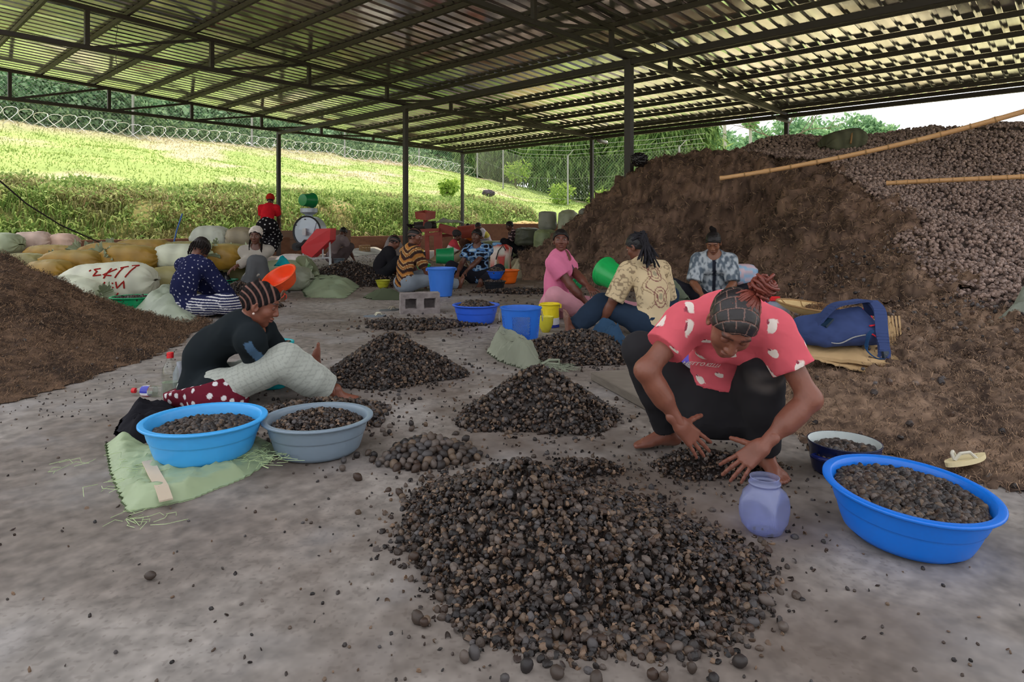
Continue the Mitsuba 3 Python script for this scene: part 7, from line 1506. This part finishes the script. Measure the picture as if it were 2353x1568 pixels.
m = shirt(j, 0.014, 0.0075, 0.92, 1.0, 0.8, (0.018, (5, 5, 5), 7), 0.16, 0.015, 0.012); cc = tint(m, S(26, 32, 36), 3, 0.2); v = np.asarray(m.vertices)
q = P(583, 815, 3.76); k = (np.abs((v - q) @ unit(V(1, 0, 0.35))) < 0.022) & (np.abs((v - q) @ unit(V(-0.35, 0, 1))) < 0.075) & (v[:, 1] < 3.95); cc[k] = S(70, 96, 122); wear(t, 'shirt', m, cc)
m = trousers(j, 0.012, 0.0075, 0.80, 0.96, 0.026, (0.022, (5, 5, 5), 9), 0.35, False); v = np.asarray(m.vertices); cc = tint(m, S(168, 172, 164), 5, 0.10)
th_ = unit(j.kr - j.hr); s1_ = np.where(((v - j.kr) @ th_) < 0, (v - j.hr) @ th_, 0.42 + (v - j.kr) @ unit(j.ar - j.kr)); w1 = (v - j.hr) @ unit(np.cross(th_, V(0, 1, 0))) + 0.5 * v[:, 1]
ln_ = (np.abs((s1_ / 0.036) % 1 - 0.5) > 0.44) | (np.abs((w1 / 0.030) % 1 - 0.5) > 0.43); cc[ln_] *= 0.80; wear(t, 'trousers', m, cc)
pr = [cap(j.hr + V(0, 0, -0.02), j.hl, 0.135, k=0.05), cap(j.pel + V(-0.05, -0.02, -0.02), j.hr + V(0.06, -0.02, -0.04), 0.12, 0.10, k=0.05)]; m = blob(pr, 0.0105, 0.04, 0.012, (0.02, (6, 6, 6), 4), [(j.pel + V(0, 0, 0.015), unit(V(-0.30, 0, 1)))])
v = np.asarray(m.vertices); v[:, 2] = np.maximum(v[:, 2], 0.004); m = TM(*trimesh.remesh.subdivide(v, m.faces)); v = np.asarray(m.vertices); cc = tint(m, S(98, 26, 42), 2, 0.15); rng = np.random.default_rng(5); n = vnorm(m)
cs = v[rng.choice(len(v), 600, replace=False)]; used = []
for q in cs:
    if all(np.linalg.norm(q - w) > 0.046 for w in used): used.append(q); cc[np.linalg.norm(v - q, axis=1) < rng.uniform(0.012, 0.017)] = S(206, 204, 206)
wear(t, 'skirt', m, cc, label='dark red wrap cloth with white dots')
hm, hc = hair_cap(j, S(30, 26, 27), 0.009, 0.0034, 1.06, 0.004, 0.006, 92, S(120, 88, 80), mode='arcs'); wear(t, 'hair', hm, hc, 'm_cloth', 'black cornrows')
m = trimesh.creation.icosphere(subdivisions=2, radius=0.007); e = j.head + j.HR @ V(0.082, 0.0, -0.04) * 1.06; m = TM(m.vertices + e, m.faces); wear(t, 'earring', m, col(m, S(210, 190, 180)), 'm_gloss')

# ---------------- a helper for the others
def someone(label, j, skin, top, bottom, h=0.013, hh=0.0065, sleeve=0.7, leg=0.9, fat=1.0, bust=1.0, hair='cap', haircol=HAIR, lid=0.35, shirt_fn=None, bottom_fn=None, loose=0.015, hs=1.0, hem=0.10, neckcut=0.02, hand=(0.4, 0.4), hd=None, tloose=0.02, open_=0.0):
    t = thing('person', label, 'person'); m, c = body(j, skin, h * 1.3, hh * 1.1, hh * 1.1, fat, hand, lid=lid, bust=bust, hs=hs, hd=hd, open_=open_); put('body', m, 'm_skin', t, smooth=True, color=c)
    m = shirt(j, 0.013, h * 1.1, sleeve, fat, bust, (0.014, (5, 5, 5), int(abs(j.o[0]) * 7) + 1), hem, neckcut, loose); wear(t, 'shirt', m, shirt_fn(m) if shirt_fn else tint(m, top, 3, 0.16))
    if bottom is not None: m = trousers(j, 0.013, h * 1.25, leg, fat, tloose); wear(t, 'trousers', m, bottom_fn(m) if bottom_fn else tint(m, bottom, 4, 0.14))
    if hair == 'cap': hm, hc = hair_cap(j, haircol, 0.008, max(0.004, hh * 0.85), hs, 0.010, 0, mode=None, bump=0.005); wear(t, 'hair', hm, hc, 'm_nut')
    elif hair == 'rows': hm, hc = hair_cap(j, haircol, 0.008, max(0.004, hh * 0.85), hs, 0.008, 0.006, 60, S(96, 68, 60), mode='rows'); wear(t, 'hair', hm, hc, 'm_nut')
    return t
def hx(j, x, y, z): return j.head + j.HR @ (V(x, y, z) * j.s)
def wrap(t, j, rgb, seed, knot=None, hs=1.0):
    X = lambda x, y, z: j.head + j.HR @ (V(x, y, z) * j.s * hs)
    pr = [ell(X(0, -0.02, 0.055), V(0.090, 0.108, 0.088) * j.s * hs, j.HR), ell(X(0, -0.05, 0.07), V(0.078, 0.08, 0.075) * j.s * hs, j.HR)] + ([ell(X(*knot), V(0.03, 0.035, 0.03), j.HR, k=0.02)] if knot else [])
    n = j.HR @ unit(V(0, -0.42, 0.9)); m = blob(pr, 0.006, 0.03, 0.004, (0.012, (16, 16, 30), seed), [(X(0, 0, 0.022), -n)]); wear(t, 'headwrap', m, rgb if np.ndim(rgb) == 2 else tint(m, rgb, seed, 0.2, 12)); return m
yaw = math.radians
# navy dotted dress
o = at(418, 0, 7.65); j = pose_local(o, yaw(62), 0.12, 0.32, 0.1, 0.06, (-0.25, 0.75), wr=(0.30, 0.50, 0.12), wl=(0.05, 0.52, 0.12), ar=(0.62, 0.60, 0.07), al=(0.35, 0.75, 0.07), kr=(0.9, 0.2, 0.15), kl=(-0.6, 0.2, 0.2), s=1.08)
def dots(rgb, dot, sp, r, seed, n=1500):
    def fn(m):
        v = np.asarray(m.vertices); cc = tint(m, rgb, seed, 0.15); rg = np.random.default_rng(seed); cs = v[rg.choice(len(v), min(n, len(v)), replace=False)]; used = np.zeros((0, 3))
        from scipy.spatial import cKDTree
        tr = cKDTree(v)
        for q in cs:
            if not len(used) or np.min(np.linalg.norm(used - q, axis=1)) > sp: used = np.vstack([used, q]); cc[tr.query_ball_point(q, r)] = dot
        return cc
    return fn
t = someone('woman in a navy dotted dress sitting back turned by the green basin', j, SK2, None, None, 0.011, 0.006, 1.85, shirt_fn=dots(S(28, 32, 66), S(206, 204, 214), 0.042, 0.0065, 5), hair='cap', haircol=S(34, 29, 28), hem=0.14)
pr = [cap(j.hr, j.kr, 0.13, 0.09), cap(j.hl, j.kl, 0.13, 0.09), cap(j.kr, j.ar, 0.10, 0.08), cap(j.kl, j.al, 0.10, 0.08), cap(j.kr, j.kl, 0.09, 0.09), cap(j.ar, j.al, 0.08, 0.08), cap(j.pel, (j.kr + j.kl) / 2, 0.14, 0.10)]
m = blob(pr, 0.010, 0.06, 0.0, (0.02, (4, 4, 4), 3)); v = np.asarray(m.vertices); v[:, 2] = np.maximum(v[:, 2], 0.005); st = ((v[:, 2] + 0.05 * v[:, 0] + 0.02 * npf(v, 4, 2, 1)) / 0.030) % 1; cc = np.where((st > 0.62)[:, None], S(214, 212, 214), S(34, 38, 72)); wear(t, 'skirt', TM(v, m.faces), cc, label='navy skirt with white stripes')
ms = [braid([hx(j, 0.06 * math.sin(a), -0.07 * math.cos(a) - 0.02, 0.06), hx(j, 0.10 * math.sin(a), -0.10 * math.cos(a) - 0.01, 0.0), hx(j, 0.095 * math.sin(a), -0.09 * math.cos(a), -0.08 - 0.02 * math.cos(5 * a))], 0.009, 14) for a in np.linspace(-1.9, 1.9, 15)]; m = cat(ms); wear(t, 'braids', m, tint(m, S(34, 28, 27), 2, 0.4, 30))
# white headwrap, orange basin
o = at(590, 0, 10.5); j = pose_local(o, yaw(-72), 0.20, 0.25, 0.0, 0.03, (0.18, 0.05), wr=(-0.10, 0.40, 0.20), wl=(0.42, 0.42, 0.38), ar=(-0.16, 0.32, 0.08), al=(0.08, 0.36, 0.08), kr=(-0.4, 0.8, 1), kl=(0.3, 0.8, 1), s=1.05, el=(0.3, -0.6, -0.6))
t = someone('squatting woman in white headwrap and beige cardigan holding the tipped orange basin', j, SK3, S(158, 152, 142), S(84, 86, 88), 0.013, 0.0065, 1.8, hair='cap', lid=0.2); wrap(t, j, S(198, 190, 180), 3, (0.02, 0.06, 0.09))
ms = [braid([hx(j, sg * 0.072, 0.0 - 0.012 * q, -0.02), hx(j, sg * 0.085, 0.02 - 0.012 * q, -0.10), hx(j, sg * (0.08 + 0.006 * q), 0.05, -0.20 - 0.02 * q)], 0.008, 14) for sg in (1, -1) for q in range(5)]; m = cat(ms); wear(t, 'braids', m, tint(m, HAIR, 2, 0.4, 30), label='long black braids')
c = P(648, 690, 9.3); flip_flop('brown flip-flop standing on edge beside the tipped orange basin', c + V(0, 0, 0.02), math.radians(80), 0.25, L(112, 84, 66), L(206, 70, 50), math.radians(80), math.radians(-70))
# red top, bending, back view
o = at(613, 0.45, 16.5); j = pose_local(o, yaw(95), 0.62, 0.45, 0, 0.05, (0.0, 0.5), wr=(0.16, 0.5, 0.60), wl=(-0.16, 0.5, 0.60), ar=(0.12, -0.02, 0.08), al=(-0.12, -0.02, 0.08), kr=(0.1, 1, 0), kl=(-0.1, 1, 0), s=1.05)
t = someone('woman in red top and black dotted skirt bending over behind the sacks, seen from behind', j, SK3, S(196, 30, 42), None, 0.016, 0.010, 0.6, hair='cap', hem=0.02, loose=0.02); wrap(t, j, S(168, 40, 28), 5)
pr = [cap(j.hr, j.kr, 0.16, 0.14), cap(j.hl, j.kl, 0.16, 0.14), cap(j.kr, j.ar, 0.14, 0.14), cap(j.kl, j.al, 0.14, 0.14), cap(j.pel, j.mid * 0.4 + j.pel * 0.6, 0.17, 0.14)]; m = blob(pr, 0.012, 0.06, 0.0, (0.02, (4, 4, 4), 3)); wear(t, 'skirt', m, dots(S(24, 22, 26), S(206, 204, 204), 0.085, 0.018, 7, 900)(m))
# crouching behind the machine
o = at(764, 0, 17.9); j = pose_local(o, yaw(55), 0.22, 0.5, 0, 0.08, (-0.3, 0.8), wr=(0.30, 0.50, 0.12), wl=(-0.05, 0.5, 0.1), ar=(0.14, 0.2, 0.08), al=(-0.12, 0.25, 0.08), kr=(0.4, 1, 0.6), kl=(-0.4, 1, 0.6), s=1.15)
someone('person in a faded mauve top crouching behind the red chute of the grey machine', j, SK3, S(132, 118, 120), S(92, 80, 82), 0.016, 0.011, 0.6)
# black T-shirt with cornrows
o = at(868, 0, 12.1); j = pose_local(o, yaw(25), 0.12, 0.42, 0, 0.06, (-0.1, 0.55), wr=(0.06, 0.42, 0.12), wl=(-0.2, 0.45, 0.12), ar=(0.25, 0.55, 0.07), al=(-0.25, 0.6, 0.07), s=1.05)
someone('woman with cornrows in a black T-shirt bending over the yellow green bowl', j, SK2, S(30, 29, 33), S(28, 28, 32), 0.013, 0.0068, 0.8, hair='rows', lid=0.6)
# zigzag shirt
o = at(930, 0, 10.75); j = pose_local(o, yaw(42), 0.14, 0.22, -0.1, 0.05, (0.95, 0.12), wr=(0.15, 0.42, 0.16), wl=(-0.15, 0.45, 0.14), ar=(0.18, 0.93, 0.07), al=(-0.1, 0.90, 0.07), kr=(0.3, 0, 1), kl=(-0.2, 0, 1), s=1.12, footr=((0.1, 0.3, 1), (0, -1, 0.3)), footl=((-0.1, 0.3, 1), (0, -1, 0.3)))
def zigzag(m):
    v = np.asarray(m.vertices); l = local(j, v); zz = l[:, 2] + 0.13 * np.abs(((l[:, 0] + 0.3) / 0.20) % 2 - 1) ; k = (zz / 0.21) % 1
    pal = [S(58, 40, 36), S(196, 168, 120), S(150, 96, 52), S(206, 176, 126), S(70, 46, 38), S(196, 160, 108), S(176, 118, 62)]; edges = [0.26, 0.31, 0.47, 0.52, 0.74, 0.79, 1.01]
    return np.array(pal)[np.searchsorted(edges, k)]
t = someone('woman in a brown and cream zigzag shirt looking over her shoulder, beside the blue bucket', j, SK2, None, S(136, 146, 156), 0.012, 0.0065, 0.85, shirt_fn=zigzag, hair='rows', hem=0.12, lid=0.2)
ms = [braid([hx(j, 0.03 * math.sin(a), -0.06, 0.11), hx(j, 0.05 * math.sin(a), -0.09 + 0.03 * math.cos(a), 0.15), hx(j, 0.07 * math.sin(a), -0.08 + 0.05 * math.cos(a), 0.165)], 0.012, 10) for a in np.linspace(0, 6.2, 10)]; m = cat(ms); wear(t, 'bun', m, tint(m, HAIR, 3, 0.4, 30))
# blue and black dress
o = at(1102, 0, 12.3); j = pose_local(o, yaw(-108), 0.12, 0.14, 0.0, 0.02, (0.10, 0.02), wr=(0.26, 0.42, 0.20), wl=(0.14, 0.44, 0.20), ar=(0.40, 0.55, 0.07), al=(-0.25, 0.6, 0.07), kr=(0.8, 0.3, 0.4), kl=(-0.8, 0.2, 0.4), s=1.10)
def bluefn(m):
    v = np.asarray(m.vertices); a = meshkit.fbm(v * 9, 2, 3); b = np.abs(2 * meshkit.noise(v * 13, 5) - 1); k = (b < 0.28) | ((a > 0.56)); k2 = (b < 0.12); cc = np.where(k[:, None], S(78, 116, 162), S(24, 24, 32)); cc[k2] = S(160, 186, 206); return cc
someone('woman in a blue and black patterned dress facing the camera behind the blue bucket', j, SK3, None, S(36, 36, 44), 0.012, 0.0065, 0.55, shirt_fn=bluefn, hair='cap', lid=0.1, fat=1.05, loose=0.03)
# white and red T-shirt, headscarf
o = at(1030, 0, 17.2); j = pose_local(o, yaw(10), 0.12, 0.30, 0, 0.04, (-0.1, 0.3), wr=(0.15, 0.45, 0.10), wl=(-0.1, 0.45, 0.12), ar=(0.2, 0.7, 0.07), al=(-0.2, 0.7, 0.07), s=1.05)
def wr_(m): l = (np.asarray(m.vertices) - j.neck) @ unit(j.neck - j.mid); return np.where((l > -0.12)[:, None], S(190, 66, 76), S(206, 200, 196))
t = someone('woman in a white T-shirt with red shoulders and a black and white headscarf, side view', j, SK3, None, S(150, 136, 116), 0.015, 0.009, 0.55, shirt_fn=wr_, lid=0.5)
m = wrap(t, j, S(60, 56, 58), 6); 
# far people
o = at(1083, 0, 24.5); j = pose_local(o, yaw(-100), 0.45, 0.75, 0, 0.05, (0, 0.9), wr=(0.2, 0.45, 0.42), wl=(-0.2, 0.45, 0.42), ar=(0.15, 0.25, 0.08), al=(-0.15, 0.25, 0.08), kr=(0.3, 1, 0.3), kl=(-0.3, 1, 0.3), s=1.15)
someone('far person in orange leaning over the red tank', j, SK3, S(206, 110, 44), S(96, 70, 60), 0.018, 0.012, 0.3)
o = at(1124, 0, 25.5); j = pose_local(o, yaw(190), 0.40, 0.55, 0, 0.05, (0, 0.7), wr=(0.1, 0.5, 0.35), wl=(-0.1, 0.5, 0.35), ar=(0.15, 0.3, 0.08), al=(-0.15, 0.3, 0.08), kr=(0.3, 1, 0.3), kl=(-0.3, 1, 0.3), s=1.15)
def wy(m): v = np.asarray(m.vertices); return np.where((np.linalg.norm(v - j.mid + V(0, 0.1, -0.05), axis=1) < 0.14)[:, None], S(206, 196, 96), S(196, 192, 200))
someone('far person in white T-shirt with yellow patch bowing the head near the far wall', j, SK3, None, S(120, 120, 128), 0.018, 0.012, 0.6, shirt_fn=wy)
o = at(1192, 0, 21.3); j = pose_local(o, yaw(195), 0.30, 0.35, 0, 0.05, (0, 0.35), wr=(-0.05, 0.40, 0.45), wl=(0.0, 0.5, 0.3), ar=(0.2, 0.35, 0.08), al=(-0.15, 0.3, 0.08), kr=(0.3, 1, 0.6), kl=(-0.3, 1, 0.6), s=1.2)
def floral(m): v = np.asarray(m.vertices); k = meshkit.noise(v * 22, 4) > 0.66; return np.where(k[:, None], S(176, 148, 150), S(52, 40, 44))
someone('woman in a dark floral shirt sitting sideways behind the far black basin', j, SK3, None, S(34, 34, 40), 0.016, 0.011, 0.9, shirt_fn=floral)
# pink woman
o = at(1278, 0, 7.75); j = pose_local(o, yaw(-38), 0.13, 0.10, 0.25, 0.02, (0.95, -0.10), wr=(0.02, 0.46, 0.16), wl=(0.12, 0.62, 0.30), ar=(0.10, 0.48, 0.07), al=(-0.62, 0.78, 0.07), kr=(1.0, 0.5, 0.5), kl=(-0.6, 0.5, 0.35), er=(0.7, -0.4, -0.6), el=(-0.5, -0.2, -0.8), s=1.10, footl=((0.1, 0.4, 1), (0.3, -1, 0.3)))
PK = S(212, 118, 152)
t = someone('plump smiling woman in a pink T-shirt and pink trousers sitting against the fibre heap', j, S(104, 64, 52), PK, S(196, 140, 152), 0.012, 0.0055, 0.5, leg=0.85, fat=1.16, bust=1.0, hair='cap', lid=0.35, open_=0.003, neckcut=-0.01)
ms = [braid([hx(j, 0.04, -0.08, 0.06), hx(j, -0.03 + 0.01 * q, -0.12, 0.0), hx(j, -0.06 + 0.012 * q, -0.11, -0.09)], 0.012, 12) for q in range(7)]; m = cat(ms); wear(t, 'ponytail', m, tint(m, HAIR, 3, 0.4, 30))
sm = mesh_of(t + '__shirt'); q = j.mid * 0.45 + j.neck * 0.55; fr_d = unit(j.front * V(1, 1, 0)); rt = unit(j.right * V(1, 1, 0))
tri = [q + fr_d * 0.4 + rt * 0.0 + V(0, 0, 0.06), q + fr_d * 0.4 - rt * 0.055 + V(0, 0, -0.04), q + fr_d * 0.4 + rt * 0.055 + V(0, 0, -0.04)]
gm = TM(tri, [[0, 1, 2]]); 
for _ in range(4): gm = gm.subdivide()
loc, ir, _ = RayMeshIntersector(sm).intersects_location(np.asarray(gm.vertices), np.tile(-fr_d, (len(gm.vertices), 1)), multiple_hits=False); gv = np.asarray(gm.vertices).copy() - fr_d * 0.25; gv[ir] = loc + fr_d * 0.004; put('print', TM(gv, gm.faces), 'm_matte', t, color=np.tile(S(96, 66, 84), (len(gv), 1)), label='dark triangle printed on the front')
# dreadlocks and paisley back
o = at(1502, 0, 6.35); j = pose_local(o, yaw(112), 0.13, 0.30, 0, 0.07, (-0.35, 0.40), wr=(0.22, 0.40, 0.16), wl=(-0.40, 0.30, 0.10), ar=(0.30, 0.68, 0.07), al=(-0.72, 0.28, 0.07), kr=(0.6, 0.3, 0.6), kl=(-0.2, 0.6, 0.30), s=1.12, footl=((0.0, 0.0, 1), (1.0, 0.1, 0.0)))
def paisley(m):
    v = np.asarray(m.vertices); l = local(j, v) - (j.M.T @ (j.neck - j.o)) * V(1, 0, 0); x, z = np.abs(l[:, 0]), l[:, 2]; cc = tint(m, S(206, 186, 150), 3, 0.10)
    up = unit(j.neck - j.mid); q = (v - j.neck) @ up
    for c0 in (-0.15, -0.38):
        r = np.hypot(x / 0.070, (q - c0) / 0.092); cc[((r > 0.88) & (r < 1.0)) | ((r > 0.55) & (r < 0.63))] = S(134, 88, 82); cc[r < 0.30] = S(160, 150, 124)
    cv = np.abs(x - (0.075 + 0.045 * np.cos((q + 0.265) * 26))) < 0.0055; cc[cv & (q < -0.06) & (q > -0.46)] = S(126, 84, 76); cc[(np.abs(x - (0.105 + 0.045 * np.cos((q + 0.265) * 26))) < 0.004) & (q < -0.06) & (q > -0.46)] = S(146, 120, 92)
    sm_ = np.abs(2 * meshkit.noise(v * 26, 7) - 1) < 0.12; cc[sm_ & (x > 0.15)] = S(150, 130, 104); return cc
t = someone('woman with dreadlocks in a beige paisley shirt sitting with her back to the camera', j, SK2, None, S(38, 52, 70), 0.0095, 0.0058, 0.95, leg=0.95, shirt_fn=paisley, hair='cap', haircol=S(34, 33, 37), hem=0.12, loose=0.02)
ms = []; rng = np.random.default_rng(8)
for k in range(70):
    a = rng.uniform(-2.6, 2.6); up_ = rng.uniform(0.2, 1.0); p0 = hx(j, 0.085 * math.sin(a) * (1.05 - 0.5 * up_), -0.10 * math.cos(a) * (1.05 - 0.5 * up_) - 0.01, 0.03 + 0.10 * up_)
    g = hx(j, -0.045 + rng.normal() * 0.02, -0.125 + rng.normal() * 0.012, 0.02 + rng.normal() * 0.02); e = hx(j, -0.11 + rng.normal() * 0.05, -0.15 + rng.normal() * 0.02, -0.17 + rng.normal() * 0.035); ms.append(braid([p0, (p0 + g) / 2 + j.HR @ V(0, -0.025, 0.02), g, (g + e) / 2 + j.HR @ V(-0.01, -0.015, 0), e], 0.0075, 20, 5))
m = cat(ms); wear(t, 'dreadlocks', m, tint(m, S(44, 43, 48), 3, 0.5, 30), 'm_cloth', 'dark grey dreadlocks tied back')
cloth('green_jacket', 'green grey garment lying beyond the shoulder of the dreadlocked woman', [at(px, 0, y) for px, y in ((1515, 6.9), (1580, 6.9), (1575, 7.4), (1520, 7.4))], 0.30, S(96, 104, 88), 31, 1.0, 'garment', 'm_cloth', z0=0.28, fall=0.25, step=0.03)
put('crate_under_jacket', box(at(1547, 0.14, 7.15), (0.28, 0.3, 0.27), 0.1, 0.01), 'm_card', label='low cardboard box under the green grey garment', cat='box')
# grey patterned shirt
o = at(1640, 0, 8.35); j = pose_local(o, yaw(-105), 0.14, 0.22, 0, 0.03, (0.15, 0.55), wr=(0.14, 0.42, 0.22), wl=(-0.10, 0.42, 0.22), ar=(0.35, 0.5, 0.07), al=(-0.35, 0.5, 0.07), kr=(1, 0.3, 0.4), kl=(-1, 0.3, 0.4), s=1.10)
def greyfn(m): v = np.asarray(m.vertices); k = meshkit.fbm(v * V(30, 30, 14), 2, 4); l = local(j, v); cc = S(92, 104, 116) * (1 - sst(0.4, 0.6, k)[:, None]) + S(178, 186, 192) * sst(0.4, 0.6, k)[:, None]; st = (np.abs(l[:, 0]) < 0.022) & (l[:, 1] > 0); cc[st] = S(34, 38, 50); return cc
t = someone('woman in a grey mottled shirt looking down in front of the cut fibre heap', j, S(128, 84, 62), None, S(40, 40, 48), 0.012, 0.006, 0.85, shirt_fn=greyfn, hair='cap', lid=0.9, loose=0.02)
pr = [ell(hx(j, 0, -0.06, 0.125), V(0.035, 0.035, 0.035), None), ell(hx(j, 0.02, -0.07, 0.15), V(0.022, 0.022, 0.025), None)]; m = blob(pr, 0.005, 0.02, 0, (0.012, (40, 40, 40), 3)); wear(t, 'bun', m, tint(m, HAIR, 3, 0.4, 40))
